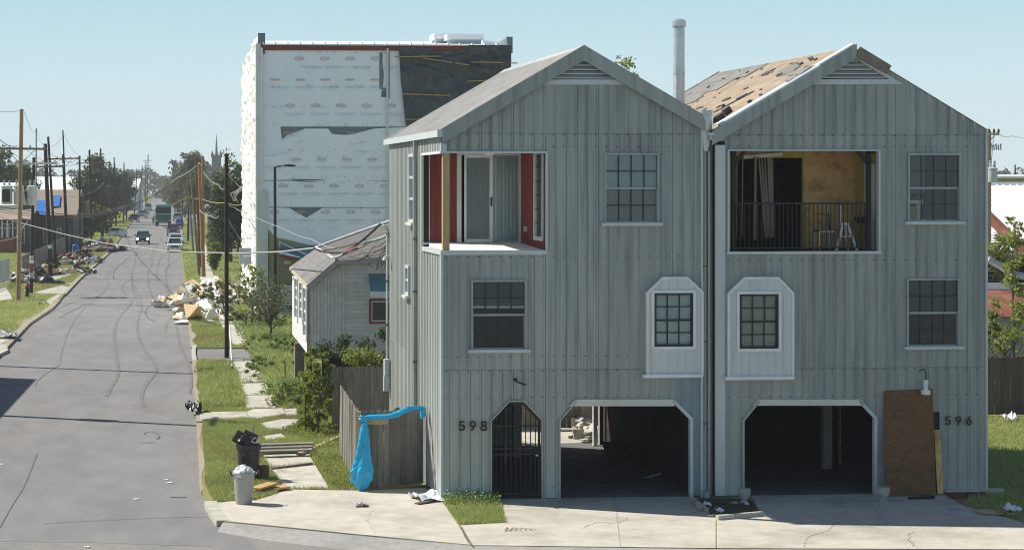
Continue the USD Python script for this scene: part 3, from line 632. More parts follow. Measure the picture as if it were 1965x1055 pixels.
u, z = hp(1240, 915, 2.5); single('loose_batten', B().bar((u, 2.5, .05), (u + .75, 2.9, .16), .07, .03).bar((u + .6, 2.7, .06), (u + 1.2, 2.5, .05), .07, .03), STEEL_GREY, 'thin grey batten bent on the dark garage floor of house 598', 'batten', frame=HT)
# concrete yard behind and base step
ho('door_step', front(hpoly([(941, 958), (1070, 955), (1070, 963), (941, 966)]).buffer(.0), -.16, .0), CONC_OLD, h598)
# trims
def trimline(parent, pts, w, mat, v0=-.05, v1=.03, closed=False, name='trim'):
    P = [hp(x, y) for x, y in pts]
    ho(name, front(LineString(P + ([P[0]] if closed else [])).buffer(w / 2, cap_style='flat', join_style='mitre'), v0, v1), mat, parent)
ho('corner_trim', B().box(-.012, .022, -.026, -.0015, .03, bz0 - .08).box(-.012, .10, -.032, -.0015, bz1 + .0, roof_z(0) - .3).box(-.032, -.0005, -.032, .10, .03, bz0 - .08).box(-.032, -.0005, -.032, .10, bz1 + .0, roof_z(0) - .3), TRIM, h598)
ho('garage_trim', front(hpoly([(1105, 765.5), (1292, 765.5), (1292, 778.5), (1090, 778.5)]), -.05, .04), TRIM_CREAM, h598)
trimline(h598, [(1291, 768), (1326, 803), (1326, 953)], .07, TRIM, name='garage_trim')
trimline(h598, [(1073.5, 957), (1073.5, 806), (1106, 769)], .03, SIDING_RIB, name='garage_trim')
ho('garage_jamb', hbox(rect(1328, 1330, 800, 900)[0], rect(1328, 1330, 800, 900)[0] + .03, .0, .28, .03, hp(1328, 803)[1]), WHITE, h598)
ho('garage_header', front(hpoly([(1085, 779), (1310, 779), (1300, 771), (1098, 771)]), .045, .28), TRIM_CREAM, h598)
trimline(h598, [(942, 955), (942, 806), (976.5, 769), (1005.5, 769), (1040, 805), (1040, 955)], .028, SIDING_RIB, name='door_trim')
ho('balcony_trim', front(sbox(-.03, bz1 - .04, balc.bounds[2] + .03, bz1), -.04, .1), TRIM, h598)
ho('balcony_trim', front(sbox(balc.bounds[2] - .005, bz0, balc.bounds[2] + .045, bz1 - .04), -.045, .02), TRIM, h598)
ho('balcony_coping', B().box(-.035, balc.bounds[2] + .03, -.045, .13, bz0 - .075, bz0 + .02).box(-.035, .13, .13, 2.62, bz0 - .075, bz0 + .02), TRIM, h598)
ho('balcony_edge', B().box(-.045, .02, .0, 2.62, bz1 - .05, bz1), WHITE, h598)
# ---- balcony
ub = balc.bounds[2]
ho('balcony_floor', B().prism(Polygon([(.132, bz0 - .25), (2.75, bz0 - .25), (2.75, bz0 + .10), (.132, bz0 + .012)]), (.131, 0, 0), (0, 1, 0), (0, 0, 1), (1, 0, 0), ub - .131), FOAM_WHITE, h598)
ho('balcony_ceiling', hbox(.132, ub, .132, 2.7, bz1 + .06, bz1 + .12), WHITE_DIRTY, h598)
ho('balcony_kerb', hbox(.0, ub, 2.60, 2.645, bz0 + .06, bz0 + .115), STEEL_GREY, h598)
bw = sbox(.0, bz0 + .03, ub + .1, bz1 + .06)
du0, du1, dz0, dz1 = rect(883, 1000, 295.5, 468, 2.6)
doorhole = sbox(du0, dz0, du1, dz1)
k = 0
for a in np.arange(.0, ub + .1, .29):
    g = bw.intersection(sbox(a + .004, 0, a + .286, 20)).difference(doorhole).difference(sbox(-1, 0, hp(826, 400, 2.6)[0], 20))
    if not g.is_empty and g.area > .01: ho('red_board', front(g, 2.65, 2.67), RED, h598)
ho('peeling_panel', front(sbox(.0, bz0 + .03, hp(826, 400, 2.6)[0] - .003, bz1 + .06).difference(rpoly(811, 819, 292, 314, v=2.6)), 2.645, 2.67), WHITE_DIRTY, h598)
ho('balcony_back', front(bw.difference(doorhole), 2.672, 2.75), DARK, h598)
uw0, uw1 = hu(1047, 400, ub)[0], hu(1004, 400, ub)[0]
s0, sz0 = hu(1042, 455, ub); s1, sz1 = hu(1027, 300, ub); sz0 = hu(1035, 456, ub)[1]; sz1 = hu(1035, 293, ub)[1]
slit = sbox(s0, sz0, s1, sz1)
for a in np.arange(.13, 2.65, .29):
    g = sbox(a + .003, bz0, min(a + .287, 2.645), bz1 + .06).difference(slit)
    for q in polys(g):
        if q.area > .005: ho('red_board', side(q, ub, ub + .02), RED, h598)
ho('balcony_side', side(sbox(.133, bz0, 2.67, bz1 + .06).difference(slit), ub + .022, ub + .1), DARK, h598)
sl = part('window', h598)
ho('frame', side(slit.buffer(.06, join_style='mitre').difference(slit.buffer(-.02)), ub - .03, ub + .04), TRIM_CREAM, sl)
ho('pane', side(slit, ub + .012, ub + .016), GLASS, sl)
bb = B()
for z in np.linspace(sz0, sz1, 7)[1:-1]: bb.box(ub, ub + .02, s0, s1, z - .012, z + .012)
ho('glazing_bars', bb, FRAME_DARK, sl)
ho('blind', side(slit.buffer(-.02), ub + .06, ub + .065), BLIND_DARK, sl)
ho('meter_socket', hbox(ub - .05, ub - .001, *sorted((hu(1012, 440, ub)[0], hu(1009, 440, ub)[0])), hu(1010, 444, ub)[1], hu(1010, 434, ub)[1]), STEEL_GREY, h598)
pw = hp(857, 400)[0]; pl = hp(843, 400)[0]
ho('timber_post', hbox(.02, .02 + .145, .0, .14, bz0 + .021, bz1 - .041), TIMBER, h598)
lamp = B().lathe([(0, -.0), (.10, -.0), (.17, -.02), (.16, -.06), (.09, -.12), (.0, -.14)], c=(hp(940, 292, .2)[0], .3, bz1 + .055), sides=14)
ho('ceiling_lamp', lamp, TRIM_CREAM, h598)
# sliding door
sd = part('sliding_door', h598)
ho('frame', front(doorhole.buffer(.07, join_style='mitre').difference(doorhole.buffer(-.03)).difference(sbox(-5, 0, 10, dz0 - .001)), 2.60, 2.66), TRIM_CREAM, sd)
dm = du0 + (du1 - du0) * .52
ho('fixed_panel', front(sbox(dm - .03, dz0, du1 - .03, dz1 - .03).difference(sbox(dm + .05, dz0 + .07, du1 - .07, dz1 - .08)), 2.68, 2.71), FRAME_GREY, sd)
ho('sliding_panel', front(sbox(du0 + .10, dz0 + .005, dm + .03, dz1 - .03).difference(sbox(du0 + .15, dz0 + .11, dm - .045, dz1 - .085)), 2.635, 2.665), WHITE, sd)
ho('pane', front(sbox(du0 + .15, dz0 + .11, dm - .045, dz1 - .085), 2.648, 2.652), GLASS, sd)
ho('pane', front(sbox(dm + .05, dz0 + .07, du1 - .07, dz1 - .08), 2.693, 2.697), GLASS, sd)
for (ta, tb, m) in ((.0, .5, BLIND_MID), (.5, 1.0, BLIND)):
    cu = B(); cl = [(du0 + .12 + (du1 - du0 - .17) * t, 2.755 + .012 * math.sin(t * 90), 0) for t in np.linspace(ta, tb, 40)]
    for p, q in zip(cl[:-1], cl[1:]): cu.quad((p[0], p[1], dz0 + .03), (q[0], q[1], dz0 + .03), (q[0], q[1], dz1 - .03), (p[0], p[1], dz1 - .03))
    ho('curtain', cu, m, sd)
ho('door_handle', hbox(dm - .03, dm + .01, 2.61, 2.634, dz0 + .85, dz0 + 1.05), FRAME_DARK, sd)
# ---- windows
window(h598, 1161, 1262, 296, 428, 4, FRAME_GREY, [(.505, 1, BLIND_GREY, 'flat'), (.03, .5, BLIND_MID, 'slat')], split=.505)
window(h598, 905.5, 1008, 539, 670.5, 4, FRAME_GREY, [(.64, 1, BLIND_DARK, 'slat'), (.60, .635, BLIND, 'flat'), (.01, .60, SCREEN_BLACK, 'flat')], split=.505)
for (a, b_, z0, z1, n) in ((va, vb, sw1.bounds[1], sw1.bounds[3], 3), (vc, vd, sw2.bounds[1], sw2.bounds[3], 2)):
    W = part('window', h598); op = sbox(a, z0, b_, z1)
    ho('frame', side(op.buffer(.05, join_style='mitre').difference(op.buffer(-.02)), -.05, .06), TRIM, W)
    ho('sill', B().box(-.12, .0, a - .08, b_ + .08, z0 - .12, z0 - .052), TRIM_CREAM, W)
    ho('pane', side(op, .03, .035), GLASS, W)
    bb = B()
    for k in range(1, n): z = z0 + (z1 - z0) * k / n; bb.box(-.03, .05, a, b_, z - .03, z + .03)
    ho('glazing_bars', bb, TRIM, W)
    ho('blind', side(op.buffer(-.02), .09, .095), BLIND_DARK, W)
# ---- white framed bays
def bay(parent, poly, wx, sillx, silly):
    Bp = part('bay_panel', parent); x0, z0, x1, z1 = poly.bounds
    wr = rpoly(*wx, v=-.10)
    body = poly.difference(wr)
    b = B(); front(body, -.10, -.0, b); ho('panel_sheet', b, M_BAY, Bp)
    rb = B()
    for u in np.arange(x0 + .12, x1 - .05, RIB * .8):
        s = body.buffer(-.03).intersection(sbox(u - .014, z0, u + .014, z1))
        if not s.is_empty: front(s, -.118, -.1005, rb)
    ho('panel_rib', rb, M_BAY, Bp)
    ho('edge_trim', front(poly.buffer(.012, join_style='mitre').difference(poly.buffer(-.035, join_style='mitre')), -.125, -.0005), WHITE, Bp)
    ho('window_surround', front(wr.buffer(.06, join_style='mitre').difference(wr), -.135, -.09), WHITE, Bp)
    a, c = hp(sillx[0], silly, -.1)[0], hp(sillx[1], silly, -.1)[0]
    ho('bay_sill', hbox(a, c, -.17, -.0, z0 - .04, z0 + .03), WHITE, Bp)
M_BAY = M('white_bay_sheet', (.60, .62, .60), (.53, .55, .54), rough=.5, scale=1.6, st=(1, 1, .5))
bay(h598, bay1, (1255, 1329.5, 562, 664.5), (1234, 1347), 719)
window(h598, 1256, 1329, 563, 663.5, 3, FRAME_DARK, [(.0, 1, BLIND, 'flat')], sill=False, vface=-.08, fw=.09)
gable_vent(h598, (1119.5, 104.3), (1021, 163), (1217.5, 163), (1119.5, 112.5), (1052, 153), (1188, 153), 5)
# ---- roof
OH = -.14
def fascia(parent, p, q, drop, v0, v1, mat, name='rake_fascia'):
    g = Polygon([p, q, (q[0], q[1] - drop), (p[0], p[1] - drop)]); ho(name, front(g, v0, v1), mat, parent)
roof_slope(h598, EL, AP, OH + .03, DEPTH + .25, ROOFMETAL)
roof_slope(h598, ER, AP, OH + .03, DEPTH + .25, ROOFMETAL)
ho('ridge_cap', front(Polygon([(AP[0] - .16, AP[1] - .052), (AP[0], AP[1] + .052), (AP[0] + .16, AP[1] - .052), (AP[0] + .16, AP[1] - .062), (AP[0], AP[1] + .04), (AP[0] - .16, AP[1] - .062)]), OH, DEPTH + .28), ROOFMETAL, h598)
fascia(h598, (EL[0], EL[1] + .035), (AP[0], AP[1] + .05), .33, OH, OH + .03, SIDING)
fascia(h598, (AP[0], AP[1] + .05), (ER[0], ER[1] + .035), .33, OH, OH + .03, SIDING)
ho('soffit', front(Polygon([(EL[0], EL[1] - .01), AP, (ER[0], ER[1] - .01), (ER[0], ER[1] - .04), (AP[0], AP[1] - .04), (EL[0], EL[1] - .04)]), OH + .031, .02), SIDING, h598)
gz = EL[1]
ho('gutter', B().box(EL[0] - .085, EL[0] + .01, OH + .1, DEPTH + .3, gz - .14, gz + .0).box(EL[0] - .10, EL[0] + .01, OH - .005, OH + .1, gz - .15, gz + .015), TRIM, h598)
# downspouts, conduit, meter
dv = hu(801, 500)[0]
dsp = B().box(-.10, -.03, dv - .06, dv + .06, .25, gz - .55); dsp.bar((EL[0] - .03, dv, gz - .14), (EL[0] - .03, dv, gz - .25), .11, .09); dsp.bar((EL[0] - .03, dv, gz - .24), (-.065, dv, gz - .56), .11, .08)
ho('downspout', dsp, SIDING, h598)
st = B()
for z in (1.2, 2.6, 4.2, 5.4): st.box(-.11, -.026, dv - .075, dv + .075, z, z + .04)
ho('downspout_strap', st, SIDING_DARK, h598)
cv = DEPTH - .06
ho('conduit', B().tube([(-.06, cv, 2.2), (-.06, cv, 5.55)], .032).tube([(-.06, cv, 5.5), (-.08, cv, 5.6), (-.17, cv - .02, 5.62)], .04), TRIM, h598, True)
cb = B()
for z in (3.1, 4.2): cb.box(-.11, -.026, cv - .06, cv + .06, z, z + .03)
ho('conduit_strap', cb, POLE_DARK, h598)
ho('meter_box', B().box(-.15, -.03, cv - .2, cv + .05, 1.85, 2.25).box(-.17, -.03, cv - .22, cv - .05, 1.45, 1.84), TRIM, h598)
ho('wall_lamp', B().tube([(-.03, cv - .3, 4.85), (-.12, cv - .32, 4.87), (-.17, cv - .34, 4.82)], .022).lathe([(.02, .0), (.07, -.08), (.06, -.09)], c=(-.17, cv - .34, 4.85), sides=10), TRIM, h598)
# stack in the valley between the roofs
fv = 2.9
fu, fz0 = hp(1303, 196, fv); ftop = hp(1303, 52, fv)[1]; fcap = hp(1303, 37, fv)[1]
fl = part('flue', h598); fr = .128
fzb = roof_z(fu)
ho('flue_pipe', B().lathe([(fr, fzb + .2), (fr, fzb + 1.1), (fr + .012, fzb + 1.1), (fr + .012, fzb + 1.14), (fr, fzb + 1.14), (fr, ftop - .02), (fr - .02, ftop)], c=(fu, fv, 0), sides=20), GALV, fl, 30)
ho('flue_base', B().lathe([(fr + .18, fzb - .35), (fr + .02, fzb + .22), (fr + .03, fzb + .25), (fr, fzb + .27)], c=(fu, fv, 0), sides=20), GALV, fl, 30)
ho('flue_cap', B().lathe([(.10, ftop - .02), (.155, ftop + .0), (.16, ftop + .02), (.16, fcap - .05), (.10, fcap - .01), (0, fcap + .01)], c=(fu, fv, 0), sides=20), GALV, fl, 30)
# sheet funnel gathering the valley water, downspout below it
uf = hp(1354, 250)[0]; zf0 = hp(1354, 290)[1]; zf1 = hp(1354, 212)[1]
fun = B(); ang = np.linspace(PI * .95, PI * 2.05, 14)
P = np.array([[(uf + (.06 + .12 * t ** .7) * math.cos(a), .02 + (.05 + .16 * t) * math.sin(a), zf0 + (zf1 - zf0) * t) for a in ang] for t in np.linspace(0, 1, 7)])
fun.grid(P); ho('valley_funnel', fun, GALV, h598, 40)
ho('valley_gutter', B().box(UR + .01, U6 - .02, .05, DEPTH, ER[1] - .35, ER[1] - .33), GALV, h598)
ud = hp(1352.5, 600)[0]
ho('downspout', B().box(ud - .055, ud + .045, .02, .10, .12, zf0 + .05).bar((ud - .005, .06, .14), (ud - .03, -.25, .06), .11, .08), SIDING, h598)
st = B()
for z in (1.55, 3.3, 4.9): st.box(ud - .07, ud + .06, .0, .1, z, z + .03)
ho('downspout_strap', st, SIDING_DARK, h598)
ho('gap_cover', hbox(UR + .002, U6 - .012, .16, .20, .02, ER[1] - .3), SIDING, h598)
trimline(h598, [(1345.5, 953), (1345.5, 240)], .04, TRIM, name='corner_trim')
trimline(h598, [(1362, 955), (1362, 290)], .05, SIDING_RIB, v0=.05, v1=.12, name='gap_strip')
# gate in the arched doorway
gt = part('iron_gate', h598); gd = door.buffer(-.03)
ho('gate_frame', front(gd.difference(gd.buffer(-.05)), .06, .09), IRON, gt)
x0, z0, x1, z1 = gd.bounds
for u in np.linspace(x0, x1, 11)[1:-1]:
    s = gd.buffer(-.049).intersection(sbox(u - .008, z0, u + .008, z1)); ho('gate_bar', front(s, .065, .085), IRON, gt)
rb = B()
for z in (.12, .95, 1.07, 1.55): front(gd.buffer(-.049).intersection(sbox(x0, z - .015, x1, z + .015)), .062, .064, rb)
ho('gate_rail', rb, IRON, gt)
ho('door_knob', B().mesh(trimesh.creation.icosphere(2, .035), trans(x1 - .09, .02, hp(1032, 873)[1])), M('brass', (.62, .50, .22), rough=.3, metal=.8), gt, True)
# bracket and numerals
def numerals(parent, text, xs, y, h):
    for ch, x in zip(text, xs):
        m = meshkit.text_mesh(ch, h, .012, bold=True); w = m.bounds[1][0] + m.bounds[0][0]
        u, z = hp(x, y); v = m.vertices
        ho('house_number', B().add(np.stack([v[:, 0] - w / 2 + u, -.05 + -v[:, 2], v[:, 1] + z - h / 2], 1), m.faces), IRON, parent)
numerals(h598, '598', (885.5, 906.5, 927.5), 816, .195)
ho('wall_bracket', B().tube([hp(986, 727)[:1] + (-.03,) + hp(986, 727)[1:], hp(989, 731)[:1] + (-.1,) + hp(989, 731)[1:], hp(1007, 737)[:1] + (-.12,) + hp(1007, 737)[1:]], .018).tube([hp(986, 727)[:1] + (-.03,) + hp(986, 727)[1:], hp(992, 727)[:1] + (-.05,) + hp(992, 727)[1:]], .02), IRON, h598)

# ---- house 596
UE = hp(1893, 500)[0]
AP6 = hp(1638, 92); EL6 = hp(1360, 256); ER6 = hp(1897, 250)
rz6 = lambda u: np.interp(u, [EL6[0], AP6[0], ER6[0]], [EL6[1], AP6[1], ER6[1]])
balc6 = rpoly(1398, 1686, 290, 482)
gar6 = hpoly([(1424, 965), (1424, 806), (1456, 767), (1648, 767), (1681, 800), (1681, 965)])
W3 = rpoly(1743, 1841, 296.5, 425.5); W4 = rpoly(1741, 1839, 536, 664.5)
bay6 = hpoly([(1394.5, 723), (1394.5, 562), (1426, 532), (1491, 532), (1519.5, 562), (1519.5, 723)])
vi6 = hpoly([(1639.4, 112.4), (1705, 152.6), (1572, 152.6)]); vo6 = hpoly([(1639.4, 105), (1733, 162.5), (1546, 162.5)])
pd6 = rpoly(1706, 1803, 790, 962)
wall6 = Polygon([(U6, B0), (U6, rz6(U6) - .03), (AP6[0], AP6[1] - .03), (UE, rz6(UE) - .03), (UE, B0)])
skin6 = wall6.difference(shapely.unary_union([balc6, gar6, W3, W4, vi6, pd6]))
sh6 = skin6.difference(vo6).difference(bay6).difference(sbox(U6 - .1, 0, hp(1391, 500)[0], rz6(U6) - .25))
siding(h596, sh6, hp(1391, 500)[0], [0, hp(1600, 706)[1], hp(1600, 258.5)[1], 12], SIDING)
screws(h596, sh6, hp(1391, 500)[0], [hp(1600, 706)[1] - .03, hp(1600, 258)[1] - .03, balc6.bounds[3] + .1, gar6.bounds[3] + .07, hp(1600, 490)[1] - .1])
ho('sheathing', front(skin6, .022, .13), DARK, h596)
ho('corner_trim', B().box(U6, hp(1391, 500)[0] - .001, -.03, .02, .03, rz6(U6) - .33), TRIM, h596)
ho('corner_trim', B().box(UE - .03, UE + .02, -.03, .06, .03, rz6(UE) - .06), TRIM, h596)
w6 = sbox(.0, .03, DEPTH, rz6(U6) - .3)
ho('side_wall', side(sbox(.132, .03, DEPTH, rz6(U6) - .3), U6 + .001, U6 + .12), SIDING, h596)
ho('side_wall', side(sbox(.132, .03, DEPTH, rz6(UE) - .1), UE - .12, UE), SIDING, h596)
ho('rear_wall', front(Polygon([(U6 + .125, 0.03), (U6 + .125, rz6(U6 + .1) - .04), (AP6[0], AP6[1] - .04), (UE - .125, rz6(UE) - .12), (UE - .125, 0.03)]), DEPTH - .12, DEPTH - .001), SIDING, h596)
zc6 = gar6.bounds[3] + .06; z60, z61 = balc6.bounds[1], balc6.bounds[3]
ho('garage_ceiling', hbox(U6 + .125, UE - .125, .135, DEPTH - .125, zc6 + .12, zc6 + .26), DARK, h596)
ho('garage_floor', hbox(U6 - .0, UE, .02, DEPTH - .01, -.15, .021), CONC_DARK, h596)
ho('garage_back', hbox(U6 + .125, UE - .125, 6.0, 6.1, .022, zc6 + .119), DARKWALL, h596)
ho('upper_floor', hbox(U6 + .125, UE - .125, 1.95, DEPTH - .125, z60 - .25, z60 - .02), DARK, h596)
ho('attic_floor', hbox(U6 + .125, UE - .125, .135, DEPTH - .125, z61 + .25, z61 + .4), DARK, h596)
a_, b_ = hp(1580, 850, 3.6)[0], hp(1597, 850, 3.6)[0]
ho('garage_post', hbox(a_, b_, 3.6, 3.8, .022, zc6 + .119), SIDING_RIB, h596)
a_ = hp(1610, 850, 4.2)[0]; ho('garage_post', hbox(a_, a_ + .05, 4.2, 4.26, .022, zc6 + .119), SIDING_RIB, h596)
ho('garage_trim', front(hpoly([(1455, 765.5), (1649, 765.5), (1658, 777.5), (1442, 777.5)]), -.05, .04), TRIM_CREAM, h596)
trimline(h596, [(1648, 768), (1679, 801), (1679, 952)], .07, TRIM, name='garage_trim')
trimline(h596, [(1425.5, 957), (1425.5, 806), (1456, 769)], .045, SIDING_RIB, name='garage_trim')
jb = rect(1681, 1683, 800, 900)[0]
ho('garage_jamb', hbox(jb, jb + .03, .0, .22, .03, hp(1681, 801)[1]), WHITE, h596)
jb = rect(1424, 1425, 800, 900)[0]; ho('garage_jamb', hbox(jb - .031, jb, .0, .22, .03, hp(1424, 806)[1]), TIMBER, h596)
# numerals, lamp, planters, plywood
numerals(h596, '596', (1817, 1837, 1857), 806, .18)
plp = [hp(1698, 957, -.32), hp(1697.5, 750, -.06), hp(1790, 746, -.06), hp(1796, 952, -.32)]
ply = B().add([(plp[0][0], -.32, .02), (plp[3][0], -.32, .045), (plp[2][0], -.045, plp[2][1]), (plp[1][0], -.045, plp[1][1]), (plp[0][0], -.30, .02), (plp[3][0], -.30, .045), (plp[2][0], -.027, plp[2][1] + .002), (plp[1][0], -.027, plp[1][1] + .002)],
              [[0, 1, 2], [0, 2, 3], [4, 6, 5], [4, 7, 6], [0, 4, 5], [0, 5, 1], [1, 5, 6], [1, 6, 2], [2, 6, 7], [2, 7, 3], [3, 7, 4], [3, 4, 0]])
single('plywood_sheet', ply, OSB, 'tall brown strand board sheet leaning over the doorway of house 596', 'plywood', frame=HT)
s0 = hp(1796.5, 890, -.2)[0]; s1 = hp(1808, 890, -.2)[0]
single('plywood_strip', B().add([(s0, -.27, .04), (s1, -.27, .05), (s1, -.10, hp(1802, 824, -.1)[1]), (s0, -.10, hp(1802, 824, -.1)[1]), (s0, -.25, .04), (s1, -.25, .05), (s1, -.08, hp(1802, 824, -.1)[1]), (s0, -.08, hp(1802, 824, -.1)[1])],
       [[0, 1, 2], [0, 2, 3], [4, 6, 5], [4, 7, 6], [0, 4, 5], [0, 5, 1], [1, 5, 6], [1, 6, 2], [2, 6, 7], [2, 7, 3], [3, 7, 4], [3, 4, 0]]), PLY, 'narrow orange plywood strip standing beside the large brown sheet', 'plywood', frame=HT)
ho('doorway_leaf', hbox(pd6.bounds[0], pd6.bounds[2], .05, .09, .03, pd6.bounds[3]), IRON, h596)
lu, lz = hp(1771.5, 748); lt = hp(1771.5, 727)[1]
lp_ = part('porch_lamp', h596)
ho('lamp_bracket', B().tube([(lu - .10, -.03, lt + .18), (lu - .04, -.10, lt + .22), (lu, -.13, lt + .14), (lu, -.13, lt - .0)], .012), IRON, lp_)
ho('lamp_body', B().lathe([(.0, lz - .08), (.10, lz - .08), (.10, lz + .02), (.05, lz + .02), (.05, lz + .10), (.035, lz + .10), (.035, lt - .12), (.055, lt - .12), (.055, lt), (0, lt)], c=(lu, -.13, 0), sides=14), WHITE, lp_, 30)
def planter(px, py, label):
    g = G(px, py); t = thing('stone_planter', label, 'planter', (g[0], g[1], .012), 0, 'stone planters by the garages')
    prof = [(a_ * .8, z_ * .8) for a_, z_ in [(.0, .0), (.115, .0), (.115, .03), (.07, .06), (.065, .10), (.10, .13), (.15, .18), (.172, .27), (.175, .33), (.168, .335), (.172, .345), (.172, .385), (.14, .385), (.135, .33), (.0, .32)]]
    obj('urn', B().lathe(prof, sides=22), STONE, t, 35, local=True)
    obj('soil', B().lathe([(0, .276), (.109, .274)], sides=14), DIRT, t, local=True)
planter(1427.5, 966, 'cast stone urn planter at the left edge of the garage of house 596')
planter(1694.5, 963, 'cast stone urn planter beside the foot of the brown plywood sheet')
# ---- windows, bay, vent
window(h596, 1743, 1841, 296.5, 425.5, 4, FRAME_GREY, [], split=.50, bar=.008)
wu = rect(1743, 1841, 296.5, 425.5)
wo = B(); wo.box(wu[0] - .2, wu[1] - .72, .55, .58, wu[2] - .05, wu[2] + .32)
single('picture_board', wo, PLY, 'orange board seen through the upper right window of house 596', 'board', frame=HT)
wo = B().box(wu[0] - .1, wu[1] - .60, .50, .62, wu[2] + .36, wu[2] + .46).box(wu[1] - .74, wu[1] - .66, .5, .58, wu[2] + .02, wu[2] + .36).box(wu[1] - .80, wu[1] - .55, .45, .62, wu[2] - .04, wu[2] + .05)
single('white_shelf', wo, WHITE, 'white shelf with bracket standing inside the upper right window of house 596', 'shelf', frame=HT)
ho('inner_wall', hbox(wu[0] - .4, wu[1] - .18, 1.4, 1.45, wu[2] + .6, wu[3] + .1), STEEL_GREY, h596)
ho('inner_wall', hbox(wu[0] - .7, wu[1] + .3, 2.6, 2.65, z60, z61 + .2), DARKWALL, h596)
window(h596, 1741, 1839, 536, 664.5, 4, FRAME_GREY, [(.5, 1, BLIND_DARK, 'slat'), (.02, .495, M('dim_blind', (.05, .054, .054), (.04, .043, .043), rough=.9), 'flat')], split=.50)
bay(h596, bay6, (1418.5, 1493.5, 564, 668.5), (1391.5, 1522.5), 723)
window(h596, 1419.5, 1492.5, 565, 667.5, 3, FRAME_DARK, [(.0, 1, M('tan_blind', (.50, .49, .41), (.44, .43, .36), rough=.8), 'flat')], sill=False, vface=-.08, fw=.09)
gable_vent(h596, (1639.4, 105), (1546, 162.5), (1733, 162.5), (1639.4, 112.4), (1572, 152.6), (1705, 152.6), 5)
# ---- open balcony with everything left in it
b0, _, b1, _ = balc6.bounds; rv = 1.75
ho('balcony_trim', front(sbox(b0 - .02, z61, b1 + .03, z61 + .03), -.035, .1), TRIM, h596)
ho('balcony_trim', B().box(b0 - .03, b0 + .012, -.04, .1, z60, z61), TRIM, h596)
ho('balcony_trim', B().box(b1 - .012, b1 + .03, -.04, .1, z60, z61), TRIM, h596)
ho('balcony_trim', B().box(b0 - .05, b1 + .05, -.05, .12, z60 - .06, z60), TRIM, h596)
ho('balcony_floor', hbox(b0 - .25, b1 + .2, .132, 1.94, z60 - .24, z60 - .005), DARK, h596)
ho('balcony_ceiling', hbox(b0 - .25, b1 + .2, .132, 1.94, z61 + .08, z61 + .14), TIMBER, h596)
ho('yellow_wall', hbox(b0 - .25, b0 - .2, .132, rv, z60 - .004, z61 + .079), YELLOWWALL, h596)
ho('yellow_wall', hbox(b1 + .15, b1 + .2, .132, rv, z60 - .004, z61 + .079), YELLOWWALL, h596)
dk0, dk1 = hp(1412, 400, rv)[0], hp(1540, 400, rv)[0]; dkt = hp(1480, 303, rv)[1]
ho('yellow_wall', front(sbox(b0 - .2, z60 - .004, b1 + .15, z61 + .079).difference(sbox(dk0, z60 - .01, dk1, dkt)), rv, rv + .08), YELLOWWALL, h596)
pa, pb = hp(1541, 400, rv)[0], hp(1642, 400, rv)[0]
ho('plywood_panel', front(sbox(pa, z60, pb, z61 + .07), rv - .03, rv - .002), PLY, h596)
ho('lintel_board', B().bar((hp(1425, 302, rv)[0], rv - .05, hp(1425, 302, rv)[1]), (hp(1500, 296, rv)[0], rv - .05, hp(1500, 296, rv)[1]), .05, .08), FOAM_WHITE, h596)
cx = part('torn_curtain', h596)
for i, (xa, xb, xc, xd) in enumerate([(1448, 1453, 1446, 1452), (1455, 1458, 1467, 1474), (1460, 1463, 1472, 1478), (1466, 1469, 1474, 1480), (1472, 1484, 1478, 1486), (1424, 1427, 1423, 1426), (1412, 1416, 1411, 1415)]):
    vv = rv - .12 + .03 * i; zt = z61 - .1; zb = z60 + .25 if i else z60 + .2
    ho('curtain_strip', B().add([(hp(xa, 300, vv)[0], vv, zt), (hp(xb, 300, vv)[0], vv + .02, zt), (hp(xd, 460, vv)[0], vv + .02, zb), (hp(xc, 460, vv)[0], vv, zb)], [[0, 1, 2], [0, 2, 3]]), CURTAIN, cx)
rl = part('railing', h596); ra, rb_ = hp(1408, 400, .18)[0], hp(1664, 400, .18)[0]; rt = hp(1540, 390.5, .18)[1]
ho('rail', B().box(ra, rb_, .16, .20, rt - .02, rt + .02), IRON, rl); ho('rail', B().box(ra, rb_, .165, .195, z60 + .05, z60 + .08), IRON, rl)
for u in np.linspace(ra + .05, rb_ - .05, 31): ho('baluster', B().box(u - .008, u + .008, .17, .19, z60 + .081, rt - .021), IRON, rl)
for x in (1409, 1668):
    u = hp(x, 400, .2)[0]; sgn = 1 if x < 1500 else -1
    ho('balcony_post', B().box(u - .045, u + .045, .20, .29, z60 - .004, z61 + .079), IRON, h596)
    ho('post_brace', B().bar((u, .245, z61 - .28), (u + sgn * .30, .245, z61 + .075), .07, .09, up=(0, 1, 0)).bar((u, .245, z61 - .02), (u - sgn * .1, .245, z61 - .02), .07, .2, up=(0, 1, 0)), IRON, h596)
u0, _ = hp(1675, 400, .9); ho('white_casing', hbox(b1 - .02, b1 + .149, .6, .75, z60, z61 - .25), WHITE, h596)
